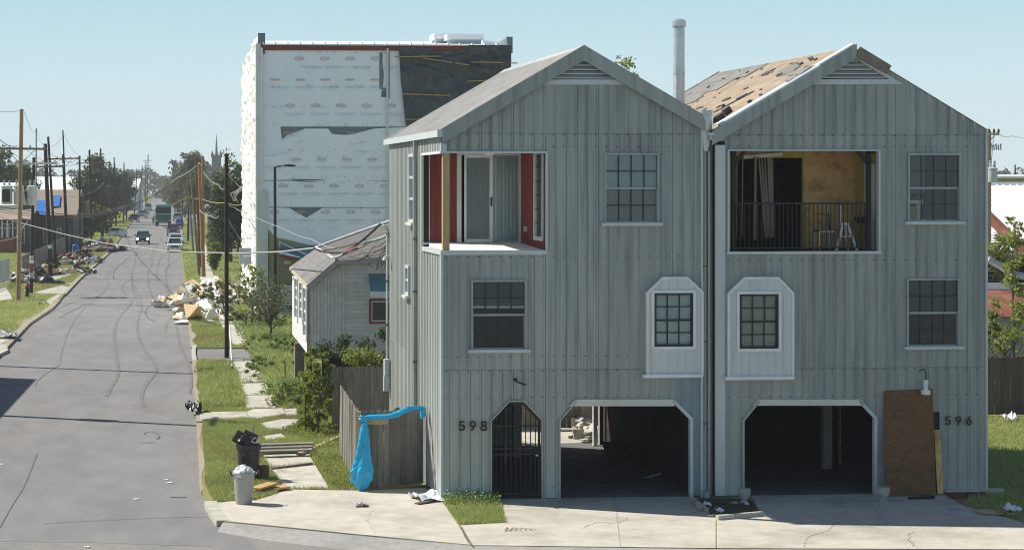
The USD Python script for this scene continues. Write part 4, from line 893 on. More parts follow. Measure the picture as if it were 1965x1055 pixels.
# folded white stand, white chair, kettle barbecue, plants
def hth(name, label, cat): return thing(name, label, cat, (HT @ np.array([0, 0, 0, 1]))[:3] * 0)
t = thing('white_trestle', 'white folding trestle standing on the balcony of house 596', 'trestle')
c_, _ = hp(1620, 440, .6); zt = hp(1620, 430, .6)[1]
for dx, dv_ in ((-.22, -.12), (-.10, .15), (.14, .15), (.24, -.12)):
    ho('leg', B().bar((c_ + dx, .6 + dv_, z60), (c_ + dx * .22, .6 + dv_ * .3, zt), .05, .035, up=(0, 1, 0)), WHITE, t)
ho('top', B().box(c_ - .09, c_ + .09, .54, .66, zt - .02, zt + .03), WHITE, t); ho('brace', B().bar((c_ - .12, .5, z60 + .3), (c_ + .12, .5, z60 + .3), .03, .03), WHITE, t)
ho('mast', B().tube([(c_ - .07, .62, zt), (c_ - .075, .62, zt + .42)], .012), WHITE, t)
t = thing('metal_chair', 'white tubular chair frame standing behind the balcony railing of house 596', 'chair')
ca, cb_ = hp(1570, 450, .5)[0], hp(1600, 450, .5)[0]; sz = hp(1585, 444, .5)[1]
for u, v in ((ca, .42), (cb_, .42), (ca, .75), (cb_, .75)): ho('leg', B().tube([(u, v, z60), (u, v, sz)], .011), WHITE, t)
ho('seat', B().box(ca - .01, cb_ + .01, .41, .77, sz - .005, sz + .02), DARK, t); ho('seat_rail', B().tube([(ca, .41, sz), (cb_, .41, sz)], .014), WHITE, t)
ho('backrest', B().tube([(ca, .76, sz), (ca, .80, sz + .38), (cb_, .80, sz + .38), (cb_, .76, sz)], .012), DARK, t)
t = thing('kettle_barbecue', 'dark kettle barbecue on a thin leg at the right of the balcony', 'barbecue')
ku, kz = hp(1652, 418, .55)
ho('bowl', B().lathe([(.0, kz - .13), (.09, kz - .11), (.14, kz - .04), (.15, kz + .02), (.13, kz + .02), (.0, kz + .0)], c=(ku, .55, 0), sides=18), IRON, t, 30)
ho('leg', B().tube([(ku, .55, z60), (ku, .55, kz - .12)], .014), IRON, t); ho('foot', B().bar((ku - .12, .55, z60 + .012), (ku + .12, .55, z60 + .012), .02, .02), IRON, t)
# ---- roof of 596: stripped deck, torn felt, loose metal
rf = part('stripped_roof', h596)
d = np.array(AP6) - np.array(EL6); L6 = np.linalg.norm(d); d /= L6; nr = np.array([-d[1], d[0]])
def on6(s, v, t=0.0):
    p = np.array(EL6) + d * s + nr * t; return (p[0], v, p[1])
def slab6(s0, s1, v0, v1, t0, t1, b=None, poly=None):
    b = b or B()
    return b.prism(poly if poly is not None else sbox(s0, v0, s1, v1), on6(0, 0, t0), (d[0], 0, d[1]), (0, 1, 0), (nr[0], 0, nr[1]), t1 - t0)
DEP6 = 9.4
rng = np.random.default_rng(5)
for i, s in enumerate(np.arange(0, L6, 1.2)):
    off = 1.2 * (i % 2)
    v = -.10 - off
    while v < DEP6:
        a, c = max(v, -.10), min(v + 2.4, DEP6)
        if c > a + .02: ho('deck_board', slab6(s + .003, min(s + 1.197, L6), a + .003, c - .003, 0, .02), OSB_ROOF, rf)
        v += 2.4
# remaining shingles at the far top, torn edges
for row in range(0, 13):
    s = L6 - .3 * (row + 1)
    for k in range(14):
        v = DEP6 - .02 - .33 * (k + 1)
        edge = 4.3 - row * .28 + rng.uniform(-.35, .35)
        if (DEP6 - v) < edge and row < 11:
            ho('shingle', slab6(s - .08, min(s + .27, L6), v + .004, v + .326, .022 + .006 * (row % 2), .034 + .006 * (row % 2)), SHINGLE, rf)
def flake(s, v, ls, lv, mat, name, lift=.03, n=8):
    a = np.sort(rng.uniform(0, 2 * PI, n)); P = [(s + ls * math.cos(t) * rng.uniform(.5, 1), v + lv * math.sin(t) * rng.uniform(.5, 1)) for t in a]
    g = Polygon(P).buffer(0)
    if g.area > .001: ho(name, slab6(0, 0, 0, 0, .021, .021 + lift, poly=g), mat, rf)
for s, v, ls, lv, m in [(2.9, 2.2, .5, 1.1, SHINGLE), (2.7, 1.0, .25, .9, SHINGLE), (3.0, 3.6, .2, .5, SHINGLE_DK), (1.7, 3.4, .12, .3, SHINGLE_DK), (1.75, 2.4, .15, .5, SHINGLE), (1.4, 4.6, .1, .3, SHINGLE_DK), (1.2, 5.6, .12, .4, SHINGLE), (2.4, .7, .2, .5, SHINGLE), (2.2, 3.3, .07, .16, SHINGLE_DK), (1.15, 6.8, .06, .2, SHINGLE_DK), (3.25, 2.6, .1, .25, SHINGLE_DK)]:
    flake(s, v, ls, lv, m, 'torn_felt', .02)
for k in range(48): flake(rng.uniform(.5, L6 - .2), rng.uniform(.7, 8.6), rng.uniform(.02, .09), rng.uniform(.04, .18), SHINGLE_DK if rng.random() < .3 else SHINGLE, 'torn_felt', rng.uniform(.01, .06))
ho('roof_edge', B().bar(on6(0, DEP6 + .02, .02), on6(L6, DEP6 + .02, .02), .04, .06), SHINGLE_DK, rf)
# loose felt flap and shingle stack near the gutter
for k, (s, v, ls, lv, ln) in enumerate([(.35, .95, .4, .28, .05), (.55, .85, .25, .22, .12), (.2, .55, .22, .2, .04), (.85, .95, .16, .18, .14), (.1, 1.2, .2, .3, .03)]): flake(s, v, ls, lv, [SHINGLE, SHINGLE_DK, WHITE_DIRTY, SHINGLE_DK, SHINGLE][k], 'roof_scrap', ln, 7)
# strips of roof metal left along the rake
for s0, s1, v0, v1, t0, t1, m in [(.25, L6, -.16, -.02, .02, .07, TRIM), (.25, L6 - .0, -.02, .16, .02, .035, TRIM), (.3, 2.1, .16, .34, .02, .06, WHITE_METAL), (2.1, 3.3, .18, .33, .02, .045, GALV), (.3, 1.35, .36, .50, .02, .05, GALV), (1.35, 2.3, .36, .46, .022, .06, GALV), (L6 - .9, L6, -.17, .12, .07, .10, WHITE_METAL)]:
    ho('metal_strip', slab6(s0, s1, v0, v1, t0, t1), m, rf)
fascia(h596, (EL6[0] + .02, EL6[1] + .04), (AP6[0], AP6[1] + .07), .30, -.19, -.162, SIDING)
ho('gutter_end', B().box(EL6[0] - .02, EL6[0] + .16, -.17, .2, EL6[1] - .15, EL6[1] - .02), TRIM, h596)
ho('gutter_end', B().box(EL6[0] - .07, EL6[0] + .06, -.2, .1, EL6[1] - .035, EL6[1] + .0), WHITE, h596)
# right-hand slope: only the top piece of its rake is left
d2 = np.array(ER6) - np.array(AP6); L2 = np.linalg.norm(d2); d2 /= L2; n2 = np.array([-d2[1], d2[0]])
if n2[1] < 0: n2 = -n2
ho('right_slope', B().prism(sbox(.0, -.0, L2 - .02, DEP6 - .1), (AP6[0], 0, AP6[1] - .02), (d2[0], 0, d2[1]), (0, 1, 0), (n2[0], 0, n2[1]), .02), OSB_ROOF, h596)
a_ = np.array(AP6) + d2 * .06; c_ = np.array(AP6) + d2 * .86
g = Polygon([tuple(a_ + n2 * .05), tuple(c_ + n2 * .05), tuple(c_ - n2 * .15), tuple(a_ - n2 * .17)])
ho('rake_fascia', front(g, -.19, -.12), M('rusty_brown_fascia', (.24, .205, .155), (.17, .135, .10), rough=.8, scale=5), h596)
for k in range(1, 9):
    p = np.array(AP6) + d2 * (L2 * (.30 + .085 * k)); ho('rake_bracket', hbox(p[0] - .02, p[0] + .02, -.012, .0, p[1] - .12, p[1]), SIDING_RIB, h596)
# plinth, red pavers and bed at the foot of the house
ho('foundation_edge', hbox(hp(1809, 943)[0], UE + .35, -.10, .05, -.15, .10), CONC_OLD, h596)
pv = thing('red_pavers', 'two dark red paving slabs at the right foot of house 596', 'paving')
obj('paver', B().slab(gpoly([(1812, 946), (1846, 944), (1856, 954), (1824, 958)]), -.05, .05), BRICKRED, pv)
obj('paver', B().slab(gpoly([(1848, 943.5), (1886, 941), (1893, 950), (1858, 954)]), -.05, .05), BRICKRED, pv)

# ================================================================ FENCES AND THINGS BY THE FENCE
def picket_fence(name, label, p, q, h0, h1, w, mat, rails=True, lean=0.0, dog=True, seed=0, z0=.02, t=.018, group=None, jit=.03):
    """Every board is its own part; p, q ground ends, h0..h1 heights at the ends."""
    f = thing(name, label, 'fence', (p[0], p[1], 0), 0, group); r = np.random.default_rng(seed)
    p, q = np.array(p[:2], float), np.array(q[:2], float); L = np.linalg.norm(q - p); e = (q - p) / L; nn = np.array([-e[1], e[0]])
    n = int(L / w)
    for k in range(n):
        s = (k + .5) * L / n; h = h0 + (h1 - h0) * s / L + r.normal(0, jit * .5); wd = L / n * r.uniform(.93, .985); dz = r.uniform(-.0, .02); off = r.normal(0, .004)
        c = p + e * s + nn * off; tl = r.normal(0, .006) + lean
        sh = Polygon([(-wd / 2, z0 + dz), (wd / 2, z0 + dz), (wd / 2, h - .03 * dog), (wd / 2 - .03 * dog, h), (-wd / 2 + .03 * dog, h), (-wd / 2, h - .03 * dog)]) if dog else sbox(-wd / 2, z0 + dz, wd / 2, h)
        obj('fence_board', B().prism(sh, (c[0], c[1], 0), (e[0], e[1], 0), (tl * nn[0], tl * nn[1], 1), (nn[0], nn[1], 0), t), mat, f)
    if rails:
        for zz in (.35, 1.35):
            obj('fence_rail', B().bar((*(p + nn * (.045)), zz), (*(q + nn * .045), zz * h1 / h0), .04, .09), mat, f)
    return f
FC = G(690, 940)[:2]; FH = (HT @ np.array([-.05, 2.2, 0, 1]))[:2]
picket_fence('board_fence', 'weathered grey board fence panel with blue plastic sheet slung along its top', FC, FH, 1.70, 1.72, .147, FENCE, seed=1)
FB = np.array([A(652, 741, 47.3)[0], 47.3])
picket_fence('board_fence', 'grey board fence section running back from the front fence corner', FB, FC + np.array([-.05, .05]), 1.74, 1.74, .15, FENCE, seed=2)
obj('corner_post', B().box(FC[0] - .06, FC[0] + .03, FC[1] - .03, FC[1] + .06, .0, 1.72), TIMBER, stage.GetPrimAtPath('/World/board_fence'))
obj('cross_board', B().box(FC[0] - .04, FC[0] + .62, FC[1] - .035, FC[1] - .012, 1.44, 1.56), TIMBER, stage.GetPrimAtPath('/World/board_fence'))
RB0, RB1 = np.array([A(637, 705, 52.0)[0], 52.0]), np.array([A(637, 705, 52)[0] + 16.5, 53.35])
picket_fence('board_fence', 'long grey-brown board fence at the back of the yard behind house 598', RB0, RB1, 1.74, 1.80, .148, FENCE, seed=3)
# metal post with cap, beside the fence
g = G(652, 826)
t = thing('gate_post', 'slim galvanised fence post with pale cap beside the grey fence', 'post', (g[0], g[1], 0))
obj('post', B().tube([(g[0], g[1], 0), (g[0], g[1], 1.36)], .03), GALV, t, True); obj('cap', B().bar((g[0] - .12, g[1], 1.30), (g[0] + .1, g[1] - .05, 1.34), .05, .05), WHITE, t)
# the blue plastic sheet: twisted roll along the fence top and a long hanging bag
r = np.random.default_rng(9)
def twist(pts, rad, n, seed, sides=14, lumps=.35, flat=1.0):
    from scipy.interpolate import CubicSpline
    pts = np.array(pts, float); tt = np.linspace(0, len(pts) - 1, n); P = CubicSpline(range(len(pts)), pts)(tt); R = np.interp(tt, range(len(pts)), rad)
    tg = np.gradient(P, axis=0); tg /= np.linalg.norm(tg, axis=1, keepdims=True); a = np.cross(tg, [0, 0.2, 1.0] if abs(tg[0, 2]) < .9 else [1, 0, 0]); a /= np.linalg.norm(a, axis=1, keepdims=True); b = np.cross(tg, a)
    ang = np.linspace(0, 2 * PI, sides, endpoint=False); V = []
    for i in range(n):
        th = ang + i * .09
        nz = meshkit.noise(np.stack([np.cos(ang) * 2.2, np.sin(ang) * 2.2, 0 * ang + i * .12], 1), seed); fold = 1 + .16 * np.sin(ang * 5 + i * .35)
        rr = R[i] * (1 - lumps / 2 + lumps * nz) * fold
        V.append(P[i] + rr[:, None] * (np.cos(th)[:, None] * a[i] + flat * np.sin(th)[:, None] * b[i]))
    V = np.array(V); V = np.concatenate([V, V[:, :1]], 1)
    return B().grid(V)
y0 = FC[1] - .06
bt = thing('blue_plastic_sheet', 'bright blue plastic sheet twisted along the fence and hanging down as a long bag', 'plastic sheet', (FC[0], FC[1], 0))
top = [A(695, 800, y0), A(703, 802, y0 - .02), A(730, 800, y0), A(757, 796, y0 + .1), A(780, 786, y0 + .18), A(800, 782, y0 + .3), A(812, 784, y0 + .42)]
obj('twisted_roll', twist(top, [.085, .06, .05, .06, .06, .045, .04], 80, 3, sides=22, lumps=.6), BLUETARP, bt, True)
obj('hanging_end', twist([A(811, 781, y0 + .4), A(812, 792, y0 + .36), A(808, 803, y0 + .3)], [.05, .07, .015], 14, 5, lumps=.7), BLUETARP, bt, True)
bag = [A(701, 806, y0 - .04), A(699, 826, y0 - .06), A(697, 850, y0 - .08), A(696, 880, y0 - .10), A(695.5, 905, y0 - .12), A(695, 925, y0 - .12), A(694, 939, y0 - .1)]
obj('hanging_bag', twist(bag, [.025, .055, .075, .105, .145, .125, .04], 80, 8, sides=40, lumps=.3, flat=1.62), BLUETARP, bt, True)
# rubbish bins, log, boards on the pavement end
g = G(468, 967); t = thing('rubbish_bin', 'round grey plastic bin stuffed with white paper standing at the driveway edge', 'bin', (g[0], g[1], .02))
obj('barrel', B().lathe([(0, 0), (.165, 0), (.172, .02), (.222, .60), (.24, .61), (.245, .64), (.235, .66), (.218, .655), (.2, .45), (0, .4)], sides=28), CANGREY, t, 35, local=True)
for s in (-1, 1):
    obj('handle', B().tube([(s * .235, -.07, .58), (s * .29, -.06, .66), (s * .30, 0, .69), (s * .29, .06, .66), (s * .235, .07, .58)], .014), BLACKPL, t, True, local=True)
pb = B(); r = np.random.default_rng(4)
for k in range(14):
    m = trimesh.creation.icosphere(1, r.uniform(.06, .10)); m.vertices *= r.uniform(.7, 1.2, 3); m.vertices += r.normal(0, .012, m.vertices.shape); a = r.uniform(0, 6.3); d = r.uniform(0, .15)
    pb.mesh(m, trans(d * math.cos(a), d * math.sin(a), .62 + r.uniform(0, .09)))
obj('paper_waste', pb, PAPER, t, local=True)
g = G(477, 921); t = thing('rubbish_bin', 'tall black plastic bin overflowing with dark bags on the grass verge', 'bin', (g[0], g[1], .0))
obj('barrel', B().lathe([(0, 0), (.22, 0), (.23, .03), (.262, .70), (.285, .71), (.29, .80), (.28, .82), (.255, .81), (.2, .5), (0, .45)], sides=26), BLACKPL, t, 35, local=True)
obj('handle_ridge', B().tube([(-.15, -.225, .06), (-.17, -.245, .48), (-.11, -.25, .58), (.0, -.255, .60)], .016), BLACKPL, t, True, local=True)
bb = B()
for k in range(9):
    m = trimesh.creation.icosphere(2, r.uniform(.09, .15)); m.vertices *= r.uniform(.7, 1.2, 3); m.vertices += (meshkit.noise(m.vertices * 14, k)[:, None] - .5) * .09 * m.vertices / .1
    bb.mesh(m, trans(r.uniform(-.16, .12), r.uniform(-.15, .1), .83 + r.uniform(0, .14)))
bb.bar((-.26, -.05, .84), (-.12, -.08, 1.08), .1, .26); bb.bar((-.12, -.08, 1.06), (.18, -.05, .92), .06, .22)
obj('bag_waste', bb, BLACKPL, t, 25, local=True)
pk = B()
for k in range(5): pk.bar((r.uniform(-.2, .2), -.2, .86 + .02 * k), (r.uniform(-.1, .25), -.1, .90 + .02 * k), .05, .015)
obj('paper_waste', pk, PAPER, t, local=True)
obj('stick', B().bar((.08, .2, .8), (.10, .22, 1.22), .05, .02), POLE_GREY, t, local=True)
g = G(507, 921); t = thing('cut_log', 'upright cut log with hollow top beside the black bin', 'log', (g[0], g[1], 0))
obj('trunk', B().lathe([(0, 0), (.105, 0), (.11, .32), (.10, .335), (.06, .33), (.0, .30)], sides=16), M('brown_log', (.17, .10, .055), (.11, .065, .035), rough=.9, scale=6, st=(3, 3, .4)), t, local=True)
obj('cut_face', B().lathe([(.055, .334), (.10, .337)], sides=16), TIMBER, t, local=True)
g = G(516, 938)
for k, (x0, y0_, x1, y1_, w, z, lb) in enumerate([(446, 947, 474, 944, .18, .04, 'thin orange board sticking out behind the grey bin'), (490, 937, 523, 929, .26, .13, 'upper orange board of the short stack beside the grey bin'), (490, 942, 550, 935, .30, .05, 'lower orange board of the short stack beside the grey bin')]):
    a_, b_ = G(x0, y0_, z), G(x1, y1_, z)
    single('short_board', B().bar((a_[0], a_[1], z), (b_[0], b_[1], z + .03), w, .04), M('orange_board', (.52, .32, .14), (.42, .24, .10), rough=.8, scale=4, st=(1, 4, 1)) if k == 0 else '/World/Looks/orange_board', lb, 'board')
single('thin_lath', B().bar(G(515, 931, .15), G(540, 920, .12), .03, .02), POLE_GREY, 'thin grey lath lying across the stack of orange boards', 'lath')
# grey plank step bridging the pavement, loose poles
st_ = thing('plank_step', 'weathered grey plank step lying across the pavement behind the bins', 'step', (*G(545, 862)[:2], 0))
for k in range(3):
    a_, b_ = G(487 + 3 * k, 853.5 + 6.2 * k, .16), G(601 - 2 * k, 850 + 6.2 * k, .16)
    obj('plank', B().bar((a_[0], a_[1], .16), (b_[0], b_[1], .16), .26, .04), FENCE, st_)
a_, b_ = G(494, 862, .08), G(594, 860, .08); obj('support', B().bar((a_[0], a_[1] + .2, .07), (b_[0], b_[1] + .2, .07), .09, .12), DARK, st_)
single('loose_plank', B().bar(G(572, 871, .06), G(655, 836, .10), .10, .05), FOAM_TAN, 'pale plank slanting over the grass from the plank step to the fence', 'plank')
single('loose_pole', B().tube([G(519, 899, .04), G(598, 889, .05)], .035), POLE_GREY, 'grey pole lying across the pavement joint', 'pole')
# crumpled sheets on the concrete by the house corner
def crumple_sheet(name, c, sx, sy, amp, mat, label, seed, cat='rubbish', z=.02, rz=0.0, n=18):
    u, v = np.meshgrid(np.linspace(-1, 1, n), np.linspace(-1, 1, n), indexing='ij')
    h = np.maximum(0, (meshkit.fbm(np.stack([u * 1.6, v * 1.6, 0 * u], -1), 4, seed) - .25)) * amp * 2
    wob = 1 + .25 * (meshkit.noise(np.stack([u * 2, v * 2, 0 * u + 7], -1), seed) - .5)
    x, y = u * sx * wob, v * sy * wob; cr, sr = math.cos(rz), math.sin(rz)
    P = np.stack([c[0] + x * cr - y * sr, c[1] + x * sr + y * cr, z + h], -1)
    return single(name, B().grid(P), mat, label, cat, smooth=25)
crumple_sheet('crumpled_sheet', G(820, 959), .30, .42, .16, PAPER, 'crumpled white sheet lying by the left corner of house 598', 3, z=.02, rz=.3)
single('sheet_underside', B().bar(G(800, 966, .03), G(826, 960, .05), .14, .03), DIRT, 'dark scrap tucked under the crumpled white sheet', 'rubbish')
crumple_sheet('grey_rag', G(693, 972), .13, .16, .07, CANGREY, 'small grey rag lying alone on the concrete driveway', 6)
crumple_sheet('foam_scrap', G(1912, 985), .36, .28, .03, FOAM_TAN, 'flat tan scrap at the right edge of the driveway', 12)
crumple_sheet('paper_scrap', G(1941, 984), .14, .2, .15, PAPER, 'white crumpled paper at the far right edge of the driveway', 13)
crumple_sheet('orange_scrap', G(1928, 987), .07, .12, .05, ORANGE, 'small orange scrap next to the white paper on the right', 14)
crumple_sheet('white_bucket', G(1938, 808), .16, .2, .22, PAPER, 'white bundle lying on the lit lawn on the right', 15)
# little bed between the garages
bedp = gpoly([(1330, 959), (1372, 957), (1440, 960), (1462, 988), (1380, 995), (1368, 988)])
struct('garden_bed', B().slab(bedp, -.1, .03), M('bed_soil', (.055, .045, .035), (.085, .07, .05), rough=.95, scale=9, c3=(.05, .075, .03), s3=3, t3=(.5, .6)))
bedk = thing('bed_edging', 'low broken concrete edging round the small bed between the garages', 'edging', (*G(1400, 985)[:2], 0))
for a_, b_ in [((1328, 958), (1340, 968)), ((1341, 969), (1356, 980)), ((1376, 994), (1408, 991)), ((1409, 991), (1442, 988)), ((1443, 988), (1463, 986))]:
    obj('edging_stone', B().bar(G(*a_, .04), G(*b_, .04), .09, .12), CONC_OLD, bedk)
rr = np.random.default_rng(21)
for k, (x, y, s, m, nm, lb) in enumerate([(1358, 972, .11, PAPER, 'paper_scrap', 'white scrap at the left of the garden bed'), (1381, 983, .13, PAPER, 'paper_scrap', 'white scrap near the front edge of the garden bed'), (1375, 969, .09, BLACKPL, 'black_pot', 'black pot lying in the garden bed'), (1409, 970, .10, STONE, 'stone', 'grey stone in the middle of the garden bed'), (1433, 971, .05, PAPER, 'paper_scrap', 'small white scrap below the left stone planter'), (1346, 981, .09, STONE, 'stone', 'broken stone chips left of the garden bed')]):
    crumple_sheet(nm, G(x, y), s * .65, s, .07, m, lb, 30 + k, z=.03)
chips = B()
for k in range(60):
    c = G(rr.uniform(1325, 1375), rr.uniform(970, 992)); s = rr.uniform(.006, .018); chips.box(c[0] - s, c[0] + s, c[1] - s, c[1] + s, .014, .02 + s)
single('stone_chips', chips, STONE, 'pale chips spilled beside the garden bed', 'rubble', kind='stuff')
single('door_mat', B().slab(gpoly([(1742, 955), (1794, 953), (1792, 958), (1745, 959)]), .012, .03), DARK, 'thin dark mat in front of the brown plywood sheet', 'mat')
single('drain_cover', B().slab(gpoly([(1818, 977), (1842, 975), (1846, 981), (1822, 982)]), .012, .022), STEEL_GREY, 'flat grey cover in the driveway right of the garage', 'cover')
# right-hand fence
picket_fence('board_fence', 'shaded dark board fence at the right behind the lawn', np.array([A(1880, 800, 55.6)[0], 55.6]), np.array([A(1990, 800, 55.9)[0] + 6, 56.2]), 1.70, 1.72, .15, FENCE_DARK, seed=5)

# ================================================================ THE WHITE WRAPPED BUILDING
BA = -.060; BY = 92.8; BX = (500 - CX) * BY / FOC
def bt_(px): return None
b1 = np.array([math.cos(-BA * -1), math.sin(.060), 0]); b1 = np.array([.9982, .060, 0]); b2 = np.array([-.060, .9982, 0])
BT = np.eye(4); BT[:3, 0] = b1; BT[:3, 1] = b2; BT[:3, 3] = (BX, BY, 0)
BTi = np.linalg.inv(BT); _cb = BTi[:3, :3] @ np.array([0, 0, EYE]) + BTi[:3, 3]
def bp(px, py, v=0.0):
    d = BTi[:3, :3] @ np.array([(px - CX) / FOC, 1, -(py - YH) / FOC]); t = (v - _cb[1]) / d[1]; p = _cb + d * t; return p[0], p[2]
def bu(px, py, u=0.0):
    d = BTi[:3, :3] @ np.array([(px - CX) / FOC, 1, -(py - YH) / FOC]); t = (u - _cb[0]) / d[0]; p = _cb + d * t; return p[1], p[2]
def bo(name, b, mat, parent, smooth=False): return obj(name, b, mat, parent, smooth, frame=BT)
wb = thing('wrapped_building', 'tall building sheathed in white house wrap with a black tarpaulin on its upper corner', 'building', BT[:3, 3], math.asin(.060))
WR = bp(980, 200)[0]; WT = bp(700, 93)[1]; WD = 22.0
bo('wall', B().box(0, WR, .06, WD, 0, WT), SHEATH, wb)
# courses of wrap with torn edges
zs = [bp(620, y)[1] for y in (97, 172, 243)]
def wpoly(pts): return Polygon([bp(x, y) for x, y in pts])
R0 = 748
strips = [wpoly([(503, 97), (766, 97), (770, 168), (503, 168)]), wpoly([(503, 167), (771, 167), (779, 243), (503, 243)]),
          wpoly([(503, 243), (538, 243), (541, 268), (552, 259), (585, 247), (630, 247), (637, 257), (664, 260), (680, 256), (718, 247), (779, 244), (760, 297), (503, 297)]),
          wpoly([(503, 296), (R0, 296), (R0, 346), (640, 348), (590, 348), (560, 345), (503, 346)]), wpoly([(503, 347), (558, 347), (590, 349.5), (645, 347), (R0, 347), (R0, 398), (503, 397)]),
          wpoly([(503, 398), (555, 399), (588, 418), (619, 399), (760, 399), (760, 462), (640, 470), (560, 475), (536, 462), (503, 452)])]
hole1 = wpoly([(728, 100), (735, 102), (734, 120), (737, 142), (735, 168), (745, 172), (744, 188), (731, 186), (733, 172), (728, 170)]).union(wpoly([(741, 100), (748, 101), (748, 190), (743, 188), (745, 150)]))
slit = wpoly([(556, 344), (580, 343.5), (628, 344.5), (600, 347.2), (575, 347)])
rng = np.random.default_rng(8)
for k, s in enumerate(strips):
    s = s.difference(hole1).difference(slit)
    for g in polys(s):
        bo('wrap_sheet', B().prism(g, (0, .035 - .004 * k, 0), (1, 0, 0), (0, 0, 1), (0, 1, 0), .012), WRAP, wb)
# sagging folds under the tears
for (x0, y0, x1, y1, dip) in [(541, 268, 585, 247, .1), (637, 257, 718, 247, .16), (500, 300, 560, 292, .08)]:
    n = 18; P = np.array([[(*[bp(x0 + (x1 - x0) * t, y0 + (y1 - y0) * t)[0]], .02 - .10 * math.sin(PI * t) * (1 - s_) , bp(x0 + (x1 - x0) * t, y0 + (y1 - y0) * t)[1] - s_ * .5 - dip * math.sin(PI * t)) for s_ in np.linspace(0, 1, 5)] for t in np.linspace(0, 1, n)])
    bo('wrap_fold', B().grid(P), WRAP, wb, True)
# printed marks: small red ovals and two pale blue lines under each
def ell(cx, cz, a, b_, n=16): return Polygon([(cx + a * math.cos(t), cz + b_ * math.sin(t)) for t in np.linspace(0, 2 * PI, n, endpoint=False)])
redp, bluep = B(), B()
tm = meshkit.text_mesh('DUPONT', .075, .004, bold=True); tb = meshkit.text_mesh('Tyvek HomeWrap', .085, .004)
def stamp(b, m, cx, cz):
    v = m.vertices; w = m.bounds[1][0]; b.add(np.stack([v[:, 0] - w / 2 + cx, .003 - v[:, 2], v[:, 1] + cz], 1), m.faces)
tarp_poly = [(765, 92), (872, 92), (905, 86), (979, 92), (979, 240), (779, 243), (773, 170)]
for row, (y, x0, sp, yb) in enumerate([(113, 574, 49, 130), (153.5, 528, 48, 169), (203, 557, 48.5, 220), (256, 553, 120, 273), (306.5, 520, 48.5, 322), (357, 544, 48.5, 373), (407, 527, 48.5, 424)]):
    for k in range(6):
        x = x0 + sp * k
        if x > (766 if y < 250 else 744) or (row == 3 and k > 1): continue
        cx, cz = bp(x, y); z2 = bp(x, yb)[1]
        if hole1.buffer(.15).contains(shapely.Point(cx, cz)): continue
        if row != 1: stamp(redp, tm, cx, cz - .035); redp.prism(ell(cx, cz, .23, .10).difference(ell(cx, cz, .205, .08)), (0, .0, 0), (1, 0, 0), (0, 0, 1), (0, 1, 0), .004)
        else: redp.prism(ell(cx, cz, .25, .05), (0, .0, 0), (1, 0, 0), (0, 0, 1), (0, 1, 0), .004)
        xs = cx + .55 if row in (0,) else cx + .2
        stamp(bluep, tb, xs, z2); bluep.box(xs - .3, xs + .3, -.001, .003, z2 - .08, z2 - .065)
bo('red_print', redp, INK_RED, wb).SetCustomDataByKey('kind', 'stuff'); bo('blue_print', bluep, INK_BLUE, wb).SetCustomDataByKey('kind', 'stuff')
sp_ = B()
for k in range(260):
    x, y = rng.uniform(508, 762), rng.choice([100, 130, 165, 205, 240, 290, 300, 340, 350, 395, 402, 440]) + rng.uniform(-3, 3); c = bp(x, y); sp_.box(c[0] - .02, c[0] + .02, .0, .01, c[1] - .012, c[1] + .012)
bo('staples', sp_, SHEATH, wb).SetCustomDataByKey('kind', 'stuff')
# crumpled wrap on the sunny street side
nv, nz = 110, 170
v, z = np.meshgrid(np.linspace(0, WD, nv), np.linspace(0, 1, nz), indexing='ij')
zt = np.interp(v, [0, .4, WD], [bu(497, 66, -.1)[1], WT + .6, WT + .35]); zz = z * zt
rgh = meshkit.fbm(np.stack([v * .9, zz * 1.9, 0 * v], -1), 5, 2); fold = np.abs(meshkit.fbm(np.stack([v * 1.5, zz * 1.4, 0 * v + 4], -1), 4, 6) - .5)
U = -.03 - .40 * np.clip(rgh - .38, 0, 1) - .42 * fold * np.clip(v / 1.2, .25, 1)
bo('crumpled_wrap', B().grid(np.stack([U, v + .02, zz], -1)), WRAP_SUN, wb, 25)
bo('edge_strip', B().box(-.24, .02, -.035, .5, 0.3, WT + .2), WRAP_SUN, wb)
bo('parapet_edge', B().box(-.12, .22, -.02, .30, WT - .3, bp(495, 64)[1]), SHEATH, wb)
bo('wrap_return', B().prism(wpoly([(498, 97), (504, 97), (505, 362), (516, 372), (517, 452), (505, 452), (498, 360)]), (0, .0, 0), (1, 0, 0), (0, 0, 1), (0, 1, 0), .03), WRAP, wb)
# roof, beam, pipes
zb0, zb1 = bp(600, 97)[1], bp(600, 86)[1]
bo('red_beam', B().box(.0, WR, -.06, .055, zb0, zb1), BEAM_RED, wb)
for k in range(20):
    u0 = .12 + k * (WR - .2) / 20; u1 = .12 + (k + 1) * (WR - .2) / 20
    t = .06
    bo('roof_sheet', B().add([(u0, -.12, zb1 + .02), (u1 - .01, -.12, zb1 + .02), (u1 - .01, WD / 2, zb1 + 1.0), (u0, WD / 2, zb1 + 1.0), (u0, -.12, zb1 + .02 - t), (u1 - .01, -.12, zb1 + .02 - t), (u1 - .01, WD / 2, zb1 + 1.0 - t), (u0, WD / 2, zb1 + 1.0 - t)], [[0, 1, 2], [0, 2, 3], [4, 6, 5], [4, 7, 6], [0, 4, 5], [0, 5, 1], [1, 5, 6], [1, 6, 2], [2, 6, 7], [2, 7, 3], [3, 7, 4], [3, 4, 0]]).box(u0 - .03, u0 + .03, -.13, .3, zb1 + .0, zb1 + .10), WHITE_METAL, wb)
